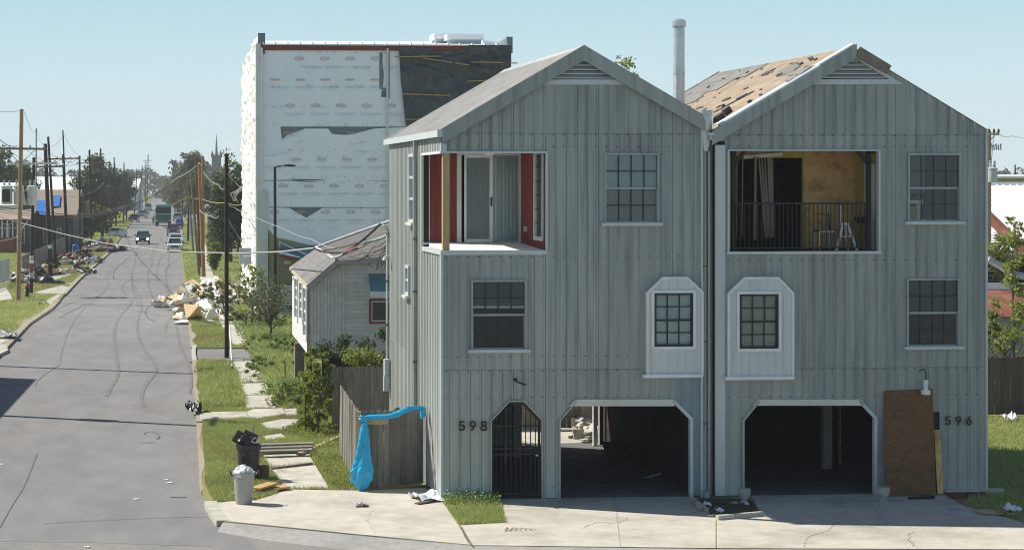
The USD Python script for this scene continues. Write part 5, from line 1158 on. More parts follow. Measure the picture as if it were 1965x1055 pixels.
for k, (x0, x1, y0, y1, vv) in enumerate([(837, 884, 65, 86, 3.4), (862, 924, 66, 88, 2.2)]):
    a = part('roof_unit', wb); u0, z0 = bp(x0, y1, vv); u1, z1 = bp(x1, y0, vv)
    bo('casing', B().box(u0, u1, vv, vv + 1.6, z0 - .8, z1 - .28), STEEL_GREY, a); bo('hood', B().box(u0 - .12, u1 + .1, vv - .1, vv + 1.7, z1 - .279, z1), WHITE_METAL, a)
pr = B(); u0, z0 = bp(925, 90, .4); u1, z1 = bp(982, 72, .4)
pr.prism(Polygon([bp(925, 93, .4), bp(982, 93, .4), bp(982, 71, .4), bp(972, 73, .4), bp(955, 82, .4), bp(926, 77, .4)]), (0, .4, 0), (1, 0, 0), (0, 0, 1), (0, 1, 0), .3)
bo('parapet', pr, WHITE_METAL, wb); bo('parapet_end', B().box(bp(972, 80)[0], WR + .1, .0, .39, WT - .2, bp(975, 71)[1]), SHEATH, wb)
pz = bp(502, 460)[1]
bo('rain_pipe', B().tube([(bp(502, 90)[0], -.11, pz), (bp(502, 90)[0], -.11, zb0 + .1)], .055), WHITE, wb, True)
bo('rain_pipe', B().tube([(bp(743, 90)[0], -.11, bp(743, 420)[1]), (bp(743, 90)[0], -.11, zb0 + .1)], .055), WHITE, wb, True)
# black tarpaulin held by battens
Tn, Tm = 70, 70
L = [np.array(bp(x, y)) for x, y in [(765, 92), (768, 130), (771, 165), (775, 205), (780, 246)]]; Rr = [np.array(bp(x, y)) for x, y in [(979, 92), (980, 110), (978, 140), (978, 180), (978, 246)]]
from scipy.interpolate import interp1d
s5 = np.linspace(0, 1, 5); Lf, Rf = interp1d(s5, np.array(L), axis=0), interp1d(s5, np.array(Rr), axis=0)
P = np.zeros((Tn, Tm, 3))
for i, a in enumerate(np.linspace(0, 1, Tn)):
    for j, b_ in enumerate(np.linspace(0, 1, Tm)):
        p = Lf(a) * (1 - b_) + Rf(a) * b_
        dip = -.42 * max(0, 1 - abs(b_ - .42) / .17) * max(0, 1 - a * 6) if b_ < .62 else .12 * max(0, 1 - a * 8)
        w = meshkit.fbm(np.array([b_ * 5, a * 5 - b_ * 3, 0]), 4, 3) - .5; f2 = abs(meshkit.fbm(np.array([b_ * 11 - a * 4, a * 3, 2]), 3, 7) - .5)
        P[i, j] = (p[0], -.04 - .5 * abs(w) - .55 * f2, p[1] + dip)
bo('black_tarpaulin', B().grid(P), TARP_BLACK, wb, True)
for x0, y0, x1, y1 in [(757, 110, 846, 109), (811, 112.5, 899, 126), (904, 120, 991, 122), (895, 157, 960, 154), (772, 181, 861, 184), (778, 230, 830, 229)]:
    a, c = bp(x0, y0), bp(x1, y1); bo('batten', B().bar((a[0], -.22, a[1]), (c[0], -.22, c[1]), .05, .11, up=(0, 1, 0)), TIMBER, wb)
# lower storeys: pale corner pier, tan wall, back door awning
pc0, pc1 = bp(493, 500)[0], bp(514, 500)[0]
bo('corner_pier', B().box(pc0 - .02, pc1, -.16, -.04, 0, bp(500, 367)[1]), PALEGREEN, wb)
bo('tan_wall', B().prism(wpoly([(515, 440), (528, 455), (560, 462), (594, 470), (760, 470), (760, 640), (515, 640)]), (0, -.03, 0), (1, 0, 0), (0, 0, 1), (0, 1, 0), .05), TAN, wb)
bo('tan_door', B().box(bp(534, 560)[0], bp(575, 560)[0], -.06, -.031, 0, bp(550, 508)[1]), M('olive_door', (.27, .235, .13), (.24, .21, .115), rough=.8), wb)
aw = part('awning', wb); a0, za = bp(537, 490, -1.3); a1, zb_ = bp(600, 508, -1.3)
bo('awning_roof', B().add([(a0, -.05, za + .32), (a1 + .8, -.05, za + .32), (a1 + .8, -1.3, zb_ + .0), (a0, -1.3, za + .0), (a0, -.05, za + .37), (a1 + .8, -.05, za + .37), (a1 + .8, -1.3, zb_ + .05), (a0, -1.3, za + .05)], [[0, 1, 2], [0, 2, 3], [4, 6, 5], [4, 7, 6], [0, 4, 5], [0, 5, 1], [1, 5, 6], [1, 6, 2], [2, 6, 7], [2, 7, 3], [3, 7, 4], [3, 4, 0]]), AWNING, aw)
bo('awning_fascia', B().bar((a0 - .02, -1.33, za + .0), (a1 + .8, -1.33, zb_ - .03), .06, .16), BEAM_RED, aw)
bo('awning_brace', B().bar((a0 + .1, -.1, bp(540, 465)[1]), (a0 + 1.3, -1.2, za + .02), .06, .06).bar((a0 + .06, -.08, za + .1), (a0 + .06, -.08, bp(540, 462)[1]), .08, .05), WHITE, aw)
bo('wall_lamp', B().box(bp(545, 503)[0], bp(558, 503)[0], -.12, -.061, bp(550, 507)[1], bp(550, 500)[1]), WHITE_DIRTY, wb)
# free-standing cooling units and electric boxes
g = G(553, 622); yy = g[1]
t = thing('cooling_unit', 'grey cooling unit with slotted upper panel beside the old white house', 'unit', (g[0], g[1], 0))
x0, x1 = A(537, 600, yy)[0], A(568, 600, yy)[0]; zl, zm, zh = A(0, 620, yy)[2], A(0, 588, yy)[2], A(0, 548, yy)[2]
obj('cabinet', B().box(x0 + .0, x1, yy, yy + .7, max(zl, 0), zm), STEEL_GREY, t)
obj('frame', B().box(x0 - .03, x0 + .03, yy - .03, yy, 0, zm + .02).box(x0 + .08, x0 + .13, yy - .03, yy, zm + .02, zh).box(x0 + .08, x1, yy - .03, yy, zh - .05, zh), WHITE, t)
sl = B()
for k in range(7):
    z = zm + .1 + (zh - zm - .15) * k / 7
    for q in range(4): sl.box(x0 + .2 + q * .16, x0 + .31 + q * .16, yy - .02, yy - .001, z, z + .03)
obj('slots', sl, WHITE_METAL, t); obj('slotted_panel', B().box(x0 + .13, x1, yy, yy + .6, zm, zh - .06), STEEL_GREY, t)
for k, (py0, py1) in enumerate([(476, 491), (492, 507)]):
    v0_ = 14.0
    z1_, z0_ = bu(461, py0, -.6)[1], bu(461, py1, -.6)[1]
    bo('meter_cabinet', B().box(-.95, -.35, bu(461, 480, -.9)[0], bu(461, 480, -.9)[0] + .25, bu(461, py1, -.9)[1], bu(461, py0, -.9)[1]), STEEL_GREY, wb)
# ================================================================ THE OLD WHITE HOUSE
OY = 57.2; o1 = np.array([.9982, .060, 0]); OT = np.eye(4); OT[:3, 0] = o1; OT[:3, 1] = (-.060, .9982, 0); OT[:3, 3] = (A(591, 600, OY)[0], OY, 0)
OTi = np.linalg.inv(OT); _cc = OTi[:3, :3] @ np.array([0, 0, EYE]) + OTi[:3, 3]
def op_(px, py, v=0.0):
    d = OTi[:3, :3] @ np.array([(px - CX) / FOC, 1, -(py - YH) / FOC]); t = (v - _cc[1]) / d[1]; p = _cc + d * t; return p[0], p[2]
def ou(px, py, u=0.0):
    d = OTi[:3, :3] @ np.array([(px - CX) / FOC, 1, -(py - YH) / FOC]); t = (u - _cc[0]) / d[0]; p = _cc + d * t; return p[1], p[2]
def oo(name, b, mat, parent, smooth=False): return obj(name, b, mat, parent, smooth, frame=OT)
def ofr(poly, v0, v1, b=None): return (b or B()).prism(poly, (0, v0, 0), (1, 0, 0), (0, 0, 1), (0, 1, 0), v1 - v0)
oh = thing('old_house', 'old white boarded house on piers with grey felt roof and red trimmed window', 'house', OT[:3, 3], math.asin(.06))
zfl = op_(600, 678)[1]; OW = 6.6; OD = 7.5
rake = lambda u: np.interp(u, [-.02, op_(660, 500)[0], op_(690, 494)[0], OW], [op_(591, 552)[1], op_(660, 503)[1], op_(690, 495)[1], op_(690, 494)[1]])
us = np.linspace(0, OW, 60)
oprof = Polygon([(0, zfl)] + [(u, rake(u)) for u in us] + [(OW, zfl)])
ow0, ow1 = op_(712, 600)[0], op_(760, 600)[0]; owz0, owz1 = op_(720, 617)[1], op_(720, 577)[1]
wh = sbox(ow0, owz0, ow1, owz1)
ub = op_(664, 600)[0]
for a in np.arange(.05, ub, .105):
    g = oprof.intersection(sbox(a + .004, 0, min(a + .101, ub), 20)); oo('wall_board', ofr(g, -.02, .0), OLDWHITE, oh)
zk = zfl
while zk < rake(OW):
    g = oprof.intersection(sbox(ub + .004, zk + .003, OW, zk + .128)).difference(wh.buffer(.06))
    for q in polys(g):
        if q.area > .003:
            x0, z0, x1, z1 = q.bounds
            oo('clapboard', ofr(q, -.022, .0), OLDWHITE, oh)
    zk += .131
oo('wall_core', ofr(oprof.difference(wh), .002, .12), OLDWHITE, oh)
oo('corner_board', B().box(-.03, .05, -.035, -.0, zfl - .12, rake(0) - .05), M('pinkish_board', (.36, .27, .23), (.30, .23, .20), rough=.8), oh)
oo('sill_beam', B().box(-.0, OW, -.03, .1, zfl - .14, zfl - .002), FENCE_DARK, oh)
W = part('window', oh)
oo('frame', ofr(wh.buffer(.055, join_style='mitre').difference(wh), -.05, .0), RED_TRIM, W); oo('inner_frame', ofr(wh.difference(wh.buffer(-.04)), -.01, .03), WHITE, W); oo('pane', ofr(wh, .04, .045), GLASS, W)
oo('mesh_screen', ofr(wh.buffer(-.04), .06, .065), BLIND_DARK, W)
aw = part('window_awning', oh); au0, au1 = op_(707, 550)[0], op_(760, 550)[0]; zt, zm_ = op_(720, 526, -.1)[1], op_(720, 561, -.6)[1]
n = 7
for k in range(n):
    u0 = au0 + (au1 - au0) * k / n; u1 = au0 + (au1 - au0) * (k + 1) / n - .012
    oo('awning_slat', B().add([(u0, -.03, zt), (u1, -.03, zt), (u1, -.62, zm_), (u0, -.62, zm_), (u0, -.03, zt + .015), (u1, -.03, zt + .015), (u1, -.62, zm_ + .015), (u0, -.62, zm_ + .015)], [[0, 1, 2], [0, 2, 3], [4, 6, 5], [4, 7, 6], [0, 4, 5], [0, 5, 1], [1, 5, 6], [1, 6, 2], [2, 6, 7], [2, 7, 3], [3, 7, 4], [3, 4, 0]]), AWNING, aw)
    oo('valance', B().box(u0, u1, -.63, -.615, zm_ - .14 - .02 * (k % 2), zm_ + .03), WHITE, aw)
# street front with tall windows
vprof = sbox(0, zfl, OD, rake(0) - .02)
vw = []
for (xa, xb, ya, yb) in [(584.5, 590, 553, 645), (577, 582, 543, 612), (568, 573, 535, 610)]:
    va_, vb_ = ou(xb, 580)[0], ou(xa, 580)[0]; xm = (xa + xb) / 2
    vw.append(sbox(va_, ou(xm, yb)[1], vb_, ou(xm, ya)[1]))
oo('front_wall', B().prism(vprof.difference(shapely.unary_union(vw)), (-.02, 0, 0), (0, 1, 0), (0, 0, 1), (1, 0, 0), .12), WHITE, oh)
for w_ in vw:
    W = part('window', oh)
    oo('frame', B().prism(w_.buffer(.09, join_style='mitre').difference(w_), (-.06, 0, 0), (0, 1, 0), (0, 0, 1), (1, 0, 0), .04), WHITE, W)
    oo('pane', B().prism(w_, (.03, 0, 0), (0, 1, 0), (0, 0, 1), (1, 0, 0), .005), GLASS, W); x0, z0, x1, z1 = w_.bounds; gb = B()
    for k in range(1, 4): z = z0 + (z1 - z0) * k / 4; gb.box(-.02, .03, x0, x1, z - .03, z + .03)
    oo('glazing_bars', gb, WHITE, W); oo('inner_blind', B().prism(w_, (.08, 0, 0), (0, 1, 0), (0, 0, 1), (1, 0, 0), .005), BLIND_DARK, W)
oo('inner_floor', B().box(.1, OW, .12, OD, zfl - .1, zfl), DARK, oh)
# piers
for (px, wd, vv) in [(575, .30, 5.5), (594, .16, .05), (640, .22, .3), (690, .22, .3)]:
    u0 = op_(px, 720, vv)[0]; oo('pier', B().box(u0 - wd / 2, u0 + wd / 2, vv, vv + wd, 0, zfl - .14), M('pink_pier', (.30, .22, .20), (.24, .18, .165), rough=.9) if px == 575 else POLE_DARK, oh)
oo('under_boards', B().box(.5, OW, 1.2, 1.25, 0, zfl - .15), FENCE_DARK, oh)
# roof: hipped front slope, main slope, gable rake
ev = .32
A0 = np.array([-ev - .05, -.25, rake(0) + .02]); 
def wpt(px, py, v): u, z = op_(px, py, v); return np.array([u, v, z])
e_near = wpt(590, 546, -.28); e_far = wpt(556, 512, 6.6); h_far = wpt(606, 477, 5.4); h_near = wpt(645, 500, -.28); hip = wpt(618, 484, 3.2)
r_far = wpt(606, 477, 5.4); r_far2 = wpt(760, 422, 5.4); g_near = wpt(645, 500, -.28); g_near2 = wpt(760, 491, -.28)
def slabq(q, t=.07):
    q = np.array(q); n = np.cross(q[1] - q[0], q[3] - q[0]); n /= np.linalg.norm(n); n *= np.sign(n[2]); v = np.vstack([q - n * t, q]); return B().add(v, [[0, 1, 2], [0, 2, 3], [4, 6, 5], [4, 7, 6], [0, 4, 5], [0, 5, 1], [1, 5, 6], [1, 6, 2], [2, 6, 7], [2, 7, 3], [3, 7, 4], [3, 4, 0]])
def lerp(a, b, t): return a + (b - a) * t
for k in range(5):
    t0, t1 = k / 5, (k + 1) / 5 - .004
    oo('felt_course', slabq([lerp(e_near, h_near, t0), lerp(e_far, h_far, t0), lerp(e_far, h_far, t1), lerp(e_near, h_near, t1)], .05 + .012 * (k % 2)), ROOFGREY, oh)
for k in range(7):
    t0, t1 = k / 7, (k + 1) / 7 - .004
    oo('felt_course', slabq([lerp(g_near, r_far, t0), lerp(g_near2, r_far2, t0), lerp(g_near2, r_far2, t1), lerp(g_near, r_far, t1)], .05 + .012 * (k % 2)), M('brown_felt_roof', (.15, .14, .128), (.115, .108, .098), rough=.95, scale=5) if k == 0 else '/World/Looks/brown_felt_roof', oh)
oo('hip_cap', B().tube([h_near + (0, 0, .03), hip * .0 + lerp(h_near, h_far, .5) + (0, 0, .04), h_far + (0, 0, .03)], .05), WHITE_DIRTY, oh, True)
oo('ridge_cap', B().tube([r_far + (0, 0, .02), lerp(r_far, r_far2, .5) + (0, 0, .03), r_far2 + (0, 0, .02)], .06), WHITE_DIRTY, oh, True)
oo('rake_board', B().bar(e_near + (0, -.02, -.09), h_near + (0, -.02, -.07), .05, .15).bar(h_near + (0, -.02, -.07), g_near2 + (0, -.02, -.07), .05, .12), M('grey_rake_board', (.36, .33, .32), (.30, .28, .27), rough=.8), oh)
oo('eave_board', B().bar(e_near + (.02, 0, -.06), e_far + (.02, 0, -.06), .05, .13), M('rotten_eave', (.50, .40, .26), (.42, .42, .38), rough=.9, scale=9), oh)

# ================================================================ VEGETATION
def rot_dirs(r, n, up=.35):
    d = r.normal(size=(n, 3)); d[:, 2] += up; d /= np.linalg.norm(d, axis=1, keepdims=True)
    t = np.cross(d, r.normal(size=(n, 3))); t /= np.linalg.norm(t, axis=1, keepdims=True)
    return d, t, np.cross(d, t)
def leaves(P, size, r, up=.35, asp=.55, b=None):
    """One folded leaf (4 triangles, pointed) at each point."""
    n = len(P); d, t, w = rot_dirs(r, n, up); s = size * r.uniform(.6, 1.35, n)[:, None]
    a = P - t * s * .5; c = P + t * s * .5; m1 = P + w * s * asp * .5 + d * s * .08; m2 = P - w * s * asp * .5 + d * s * .08
    V = np.stack([a, m1, c, m2], 1).reshape(-1, 3); k = np.arange(n)[:, None] * 4
    F = np.vstack([k + [0, 1, 2], k + [0, 2, 3]])
    b = b or B(); return b.add(V, F)
def clump_points(r, clumps, n, spread):
    C = np.array([c[:3] for c in clumps]); R = np.array([c[3] for c in clumps]); w = R ** 2.2; k = r.choice(len(C), n, p=w / w.sum())
    d = r.normal(size=(n, 3)); d /= np.linalg.norm(d, axis=1, keepdims=True); rad = R[k] * r.uniform(.02, 1.5, n) ** .6
    return C[k] + d * rad[:, None] * np.array([1, 1, .8])
def tree(name, label, base, H, crown, n, leaf, mat, seed, trunk_r=.2, clumps=40, cl=(.2, .36), group=None, cat='tree', bark=None, bare=0.0, limbs=7, shape=1.0):
    """base ground point; crown (rx, ry, z0, z1): clumps of leaves on limbs inside that ellipsoid."""
    r = np.random.default_rng(seed); t = thing(name, label, cat, base, 0, group); rx, ry, z0, z1 = crown; cz, rz_ = (z0 + z1) / 2, (z1 - z0) / 2
    C = []
    for k in range(clumps):
        while True:
            p = r.uniform(-1, 1, 3)
            q = np.linalg.norm(p)
            if .35 < q < 1: break
        wdt = 1 - (1 - shape) * (p[2] + 1) / 2
        rad = r.uniform(*cl) * (rx + rz_) / 2
        C.append((p[0] * (rx - rad * .5) * wdt, p[1] * (ry - rad * .5) * wdt, cz + p[2] * (rz_ - rad * .5), rad))
    P = clump_points(r, C, n, 1.0)
    obj('crown', leaves(P, leaf, r), mat, t, local=True)
    wood = B(); lean = r.normal(0, .15, 2)
    mid = np.array([lean[0], lean[1], min(z0 + rz_ * .7, H * .75)])
    wood.tube([(0, 0, -.1), mid * [.4, .4, .5], mid], [trunk_r, trunk_r * .75, trunk_r * .4], 8)
    for k in range(limbs):
        c = np.array(C[(k * 3) % len(C)][:3]); s = mid * r.uniform(.45, 1.0); m = (s + c) / 2 + r.normal(0, .12 * rx, 3) * [1, 1, .3]
        wood.tube([s, m, c], [trunk_r * .36, trunk_r * .22, trunk_r * .08], 5, cap=False)
    obj('trunk', wood, bark or BARK, t, True, local=True)
    return t
def bush(name, label, base, size, n, leaf, mat, seed, cat='shrub', clumps=12, group=None, stems=6, cl=(.25, .45), stemr=.018):
    r = np.random.default_rng(seed); t = thing(name, label, cat, base, 0, group); sx, sy, h = size; C = []
    for k in range(clumps):
        a = r.uniform(0, 2 * PI); d = math.sqrt(r.uniform(0, 1)); z = r.uniform(.06, .95); sh = 1 - .25 * z
        C.append((sx * d * math.cos(a) * sh, sy * d * math.sin(a) * sh, h * z, r.uniform(*cl) * min(h, (sx + sy)) * .55))
    obj('foliage', leaves(clump_points(r, C, n, 1), leaf, r), mat, t, local=True)
    wood = B()
    for k in range(stems): c = np.array(C[k % len(C)][:3]); wood.tube([(c[0] * .1, c[1] * .1, -.05), c * .5 + r.normal(0, .05, 3), c], [stemr, stemr * .8, stemr * .4], 4, cap=False)
    obj('stem', wood, BARK, t, local=True)
    return t
def blades(P, h, w, r, lean=.35, b=None, z=0.0):
    n = len(P); a = r.uniform(0, 2 * PI, n); hh = h * r.uniform(.45, 1.25, n); ww = w * r.uniform(.6, 1.3, n)
    dx, dy = np.cos(a), np.sin(a); l = hh * lean * r.uniform(.2, 1.4, n); a2 = a + r.uniform(-.8, .8, n) + PI / 2
    X, Y = P[:, 0], P[:, 1]; Z = np.full(n, z)
    V = np.stack([np.stack([X - dx * ww / 2, Y - dy * ww / 2, Z], 1), np.stack([X + dx * ww / 2, Y + dy * ww / 2, Z], 1),
                  np.stack([X + np.cos(a2) * l * .45 + dx * ww * .35, Y + np.sin(a2) * l * .45 + dy * ww * .35, Z + hh * .6], 1), np.stack([X + np.cos(a2) * l, Y + np.sin(a2) * l, Z + hh * .95], 1)], 1).reshape(-1, 3)
    k = np.arange(n)[:, None] * 4
    return (b or B()).add(V, np.vstack([k + [0, 1, 2], k + [0, 2, 3]]))
def scatter(poly, n, r, dens=None):
    """n random ground points inside poly, kept by a patchy noise."""
    x0, y0, x1, y1 = poly.bounds; out = []; got = 0
    while got < n:
        p = np.stack([r.uniform(x0, x1, n * 2), r.uniform(y0, y1, n * 2)], 1)
        ok = shapely.contains_xy(poly, p[:, 0], p[:, 1])
        if dens is not None:
            q = meshkit.fbm(np.stack([p[:, 0] * dens[0], p[:, 1] * dens[0], 0 * p[:, 0] + dens[2]], 1), 3, 5); ok &= q > r.uniform(dens[1] - .15, dens[1] + .15, len(p))
        p = p[ok]; out.append(p); got += len(p)
        if len(p) == 0: break
    return np.vstack(out)[:n]
rv_ = np.random.default_rng(40)
def verge(px0, px1, y0, y1, n=60):
    return None
ys = np.linspace(40.5, 66, 40)
near_verge = Polygon(list(zip(xr(ys) + .12, ys)) + [(A(640, 0, 66)[0], 66), (A(700, 0, 53)[0], 53), tuple(FB), tuple(FC), tuple(G(690, 943)[:2]), tuple(G(440, 963)[:2])]).difference(HARDU).difference(GRAVEL)
ys = np.linspace(66, 118, 40)
far_verge = Polygon(list(zip(xr(ys) + .12, ys)) + [(A(560, 0, 118)[0], 118), (A(620, 0, 66)[0], 66)]).difference(HARDU).difference(GRAVEL)
ys = np.linspace(118, 330, 50)
distant_verge = Polygon(list(zip(xr(ys) + .12, ys)) + [(A(465, 0, 330)[0], 330), (A(470, 0, 118)[0], 118)]).difference(HARDU)
def grass(name, poly, n, h, w, mat, label, seed, dens=(.9, .42, 1), lean=.45):
    r = np.random.default_rng(seed); P = scatter(poly, n, r, dens); return single(name, blades(P, h, w, r, lean), mat, label, 'grass', kind='stuff')
grass('grass', near_verge, 105000, .10, .013, BLADE, 'short rough green grass on the near verge and pavement edge', 1, (.9, .44, 1))
grass('dry_grass', near_verge, 42000, .11, .011, BLADE_DRY, 'straw coloured grass mixed into the near verge', 2, (.6, .5, 4))
grass('grass', far_verge, 90000, .13, .02, BLADE, 'green grass on the verge beyond the side street', 3, (.5, .43, 2))
grass('dry_grass', far_verge, 22000, .13, .02, BLADE_DRY, 'dry grass on the verge beyond the side street', 4, (.5, .5, 6))
grass('grass', distant_verge, 60000, .16, .06, BLADE, 'green grass strip far along the right of the road', 5, (.2, .34, 2))
patch = gpoly([(848, 962), (905, 957), (958, 960), (971, 1003), (884, 1008)])
grass('grass', patch, 9000, .09, .011, BLADE, 'square patch of grass in front of the left corner of house 598', 6, (.9, .2, 3))
r = np.random.default_rng(60); P = scatter(gpoly([(850, 958), (955, 957), (962, 972), (853, 972)]), 900, r)
single('weeds', leaves(np.column_stack([P, r.uniform(.05, .22, len(P))]), .05, r), WEED, 'leafy weeds along the wall above the grass patch', 'weeds', kind='stuff')
P = scatter(gpoly([(850, 960), (940, 960), (950, 968), (853, 968)]), 46, r)
single('white_flowers', leaves(np.column_stack([P, r.uniform(.16, .30, len(P))]), .045, r), PAPER, 'tiny white flowers at the top of the grass patch', 'flowers', kind='stuff')
xw = (HT @ np.array([UE + .02, 0, 0, 1]))[:2]
lawn = Polygon([tuple(xw + [0, .1]), (xw[0] - .7, 55.3), (xw[0] + 7, 55.3), (xw[0] + 6.5, 37), tuple(G(1966, 1006)[:2]), tuple(G(1852, 974)[:2]), tuple(G(1858, 956)[:2])]).difference(HARDU)
grass('grass', lawn, 60000, .11, .014, BLADE, 'green lawn on the right of house 596', 7, (.7, .25, 3))
# taller growth in front of the old white house and beside the pavement
front_lot = Polygon([tuple(G(500, 690)[:2]), tuple(G(470, 640)[:2]), tuple(G(452, 596)[:2]), tuple(G(520, 600)[:2]), tuple(G(566, 640)[:2]), tuple(G(570, 700)[:2]), tuple(G(572, 780)[:2]), tuple(G(535, 775)[:2])])
r = np.random.default_rng(61); P = scatter(front_lot, 46000, r, (.45, .36, 9))
single('tall_grass', blades(P, .46, .020, r, .65), BLADE, 'tall leaning grass in the overgrown lot before the old white house', 'grass', kind='stuff')
P = scatter(front_lot.buffer(.4), 9000, r, (.6, .5, 2)); single('weeds', leaves(np.column_stack([P, r.uniform(.05, .5, len(P)) ** 1.2]), .10, r, .7), WEED, 'leafy weeds between the tall grass and the pavement', 'weeds', kind='stuff')
low = near_verge.intersection(gpoly([(590, 870), (655, 838), (690, 870), (690, 940), (632, 938)]).union(gpoly([(520, 770), (600, 790), (650, 830), (600, 850), (540, 830), (575, 812), (560, 790)])))
P = scatter(low, 7000, r, (1.2, .42, 3)); single('weeds', leaves(np.column_stack([P, r.uniform(.03, .16, len(P))]), .055, r, .8), LEAF_YEL, 'low leafy weeds beside the side of the board fence', 'weeds', kind='stuff')
for k, (x, y, rad, n) in enumerate([(428, 770, 1.1, 2600), (455, 768, .8, 2200), (415, 740, 1.3, 2600), (440, 720, .9, 1800)]):
    c = G(x, y); a = r.uniform(0, 6.28, n); d = rad * np.sqrt(r.uniform(0, 1, n)); P = np.stack([c[0] + d * np.cos(a) * 1.0, c[1] + d * np.sin(a) * 1.6], 1); ok = ~shapely.contains_xy(HARDU, P[:, 0], P[:, 1]) & (P[:, 0] > xr(P[:, 1]) + .12)
    single('grass_tuft', blades(P[ok], .24, .02, r, .5), BLADE, ['tall grass tuft by the first concrete crossing', 'tall bright grass tuft next to the pavement slabs', 'wide grass tuft left of the pavement below the dark pole', 'small grass tuft below the white leaning rod'][k], 'grass', kind='stuff')
# creeper on the fence corner, bushes under the old house
g = A(612, 0, 53.5)
bush('creeper', 'tall leafy creeper climbing the end of the grey fence below the old white house', (A(612, 0, 51.3)[0], 51.3, 0), (.42, .35, 2.4), 3200, .10, LEAF_YEL, 71, clumps=60, cl=(.12, .2), cat='creeper', stemr=.008)
bush('creeper', 'darker creeper mass behind the post by the fence end', (A(598, 0, 52.3)[0], 52.3, 0), (.4, .35, 1.75), 2000, .095, LEAF_YEL, 72, clumps=40, cl=(.14, .24), cat='creeper', stemr=.008)
bush('shrub', 'dark round shrub under the boarded wall of the old house', (A(655, 0, 55.6)[0], 55.6, 0), (.75, .5, 2.35), 2600, .10, LEAF_DARK, 73, clumps=16)
bush('shrub', 'leafy green shrub between the old house and the meter box', (A(722, 0, 55.3)[0], 55.3, 0), (.55, .5, 2.55), 2600, .10, LEAF_DARK, 74, clumps=18)
bush('shrub', 'pale leaved shrub topping the back fence beside the meter box', (A(690, 0, 53.2)[0], 53.2, 0), (.75, .4, 2.05), 2000, .11, LEAF_YEL, 75, clumps=14)
bush('creeper', 'yellow green creeper on the corner post of the old white house', (A(588, 0, 56.9)[0], 56.9, 0), (.22, .2, 1.75), 700, .09, LEAF_YEL, 76, clumps=9, cl=(.2, .3), cat='creeper')
bush('shrub', 'young bushy shrub in the grass beside the old white house pier', (A(545, 0, 58.5)[0], 58.5, 0), (.8, .8, .75), 2600, .07, WEED, 77, clumps=40, cl=(.15, .3))
bush('shrub', 'grassy clump at the foot of the old white house', (A(520, 0, 67)[0], 67, 0), (1.1, 1.6, .62), 3200, .09, WEED, 78, clumps=50, cl=(.12, .26))
bush('shrub', 'bright green clump in front of the street lamp foot', (A(497, 0, 78)[0], 78, 0), (.7, 1.0, .6), 2200, .09, WEED, 79, clumps=40, cl=(.12, .26))
bush('shrub', 'rank green growth between the street lamp and the old house', (A(548, 0, 74)[0], 74, 0), (1.0, 2.0, .75), 2800, .10, WEED, 80, clumps=50, cl=(.12, .26))
# thin dark trees beside the lamp, felled branch over the foam pile
tree('slender_tree', 'slender dark leaved tree with several stems beside the street lamp', (A(520, 0, 80)[0], 80, 0), 3.6, (1.05, 1.1, .5, 3.0), 620, .15, LEAF_OLIVE, 81, .06, 70, (.07, .2), limbs=26)
tree('slender_tree', 'small leafy tree against the pale corner pier', (A(482, 0, 88)[0], 88, 0), 4.4, (.85, .9, 1.0, 3.2), 700, .15, LEAF_YEL, 82, .06, 50, (.08, .2), limbs=18)
tree('fallen_branch', 'dark leafy branches lying across the heap of white foam', (A(430, 0, 95)[0], 95, .6), 1.5, (1.9, 1.0, .3, 1.4), 700, .19, LEAF_OLIVE, 83, .04, 60, (.04, .12), limbs=24, cat='branch')
tree('fallen_branch', 'sprawling leafy branches between the dark pole and the slender tree', (A(470, 0, 86)[0], 86, .2), 1.5, (1.5, 1.1, .2, 1.7), 650, .18, LEAF_OLIVE, 84, .04, 60, (.05, .14), limbs=24, cat='branch')
# right side: tall shrub, yucca
sy = 58.5
tree('tall_shrub', 'bright leafy tree behind the right-hand fence', (A(1925, 0, sy)[0], sy, 0), 6.0, (1.0, .9, 1.2, 3.6), 750, .15, LEAF_YEL, 91, .06, 22, (.13, .26), limbs=14)
tree('tall_shrub', 'slim leafy shoot rising above the rusty roof', (A(1948, 0, sy + .6)[0], sy + .6, 0), 6.5, (.45, .4, 2.2, 6.0), 520, .16, LEAF_YEL, 92, .05, 20, (.10, .2), limbs=10)
bush('shrub', 'green shrub at the house edge behind the right-hand fence', (A(1903, 0, sy - 1)[0], sy - 1, 0), (.42, .5, 3.0), 800, .14, LEAF_YEL, 93, clumps=16, cl=(.14, .24))
yb = A(1918, 0, 70); t = thing('yucca', 'spiky yucca head in front of the white roof on the right', 'yucca', (yb[0], 70, 0)); r = np.random.default_rng(94); V = B()
obj('trunk', B().tube([(0, 0, 0), (.1, 0, 3.6)], [.14, .12], 8), BARK, t, True, local=True)
for hx, hz, n in ((-.15, 4.25, 150), (.25, 4.65, 170), (.05, 3.9, 90)):
    for k in range(n):
        d = r.normal(size=3); d[2] += .25; d /= np.linalg.norm(d); L = r.uniform(.45, .8); c = np.array([hx, 0, hz - .1]); s = np.cross(d, [0, 0, 1]); s /= np.linalg.norm(s) + 1e-9
        V.add([c - s * .022 + d * .05, c + s * .022 + d * .05, c + d * L * .7 + s * .015 - [0, 0, .05], c + d * L - [0, 0, .14]], [[0, 1, 2], [0, 2, 3]])
obj('leaf_head', V, LEAF_YEL, t, local=True)
tree('background_tree', 'small tree top showing above the roof ridge of house 598', (A(1198, 0, 95)[0], 95, 0), 13.6, (.8, .8, 10.6, 13.45), 420, .19, LEAF_YEL, 95, .12, 22, (.13, .24), limbs=14)
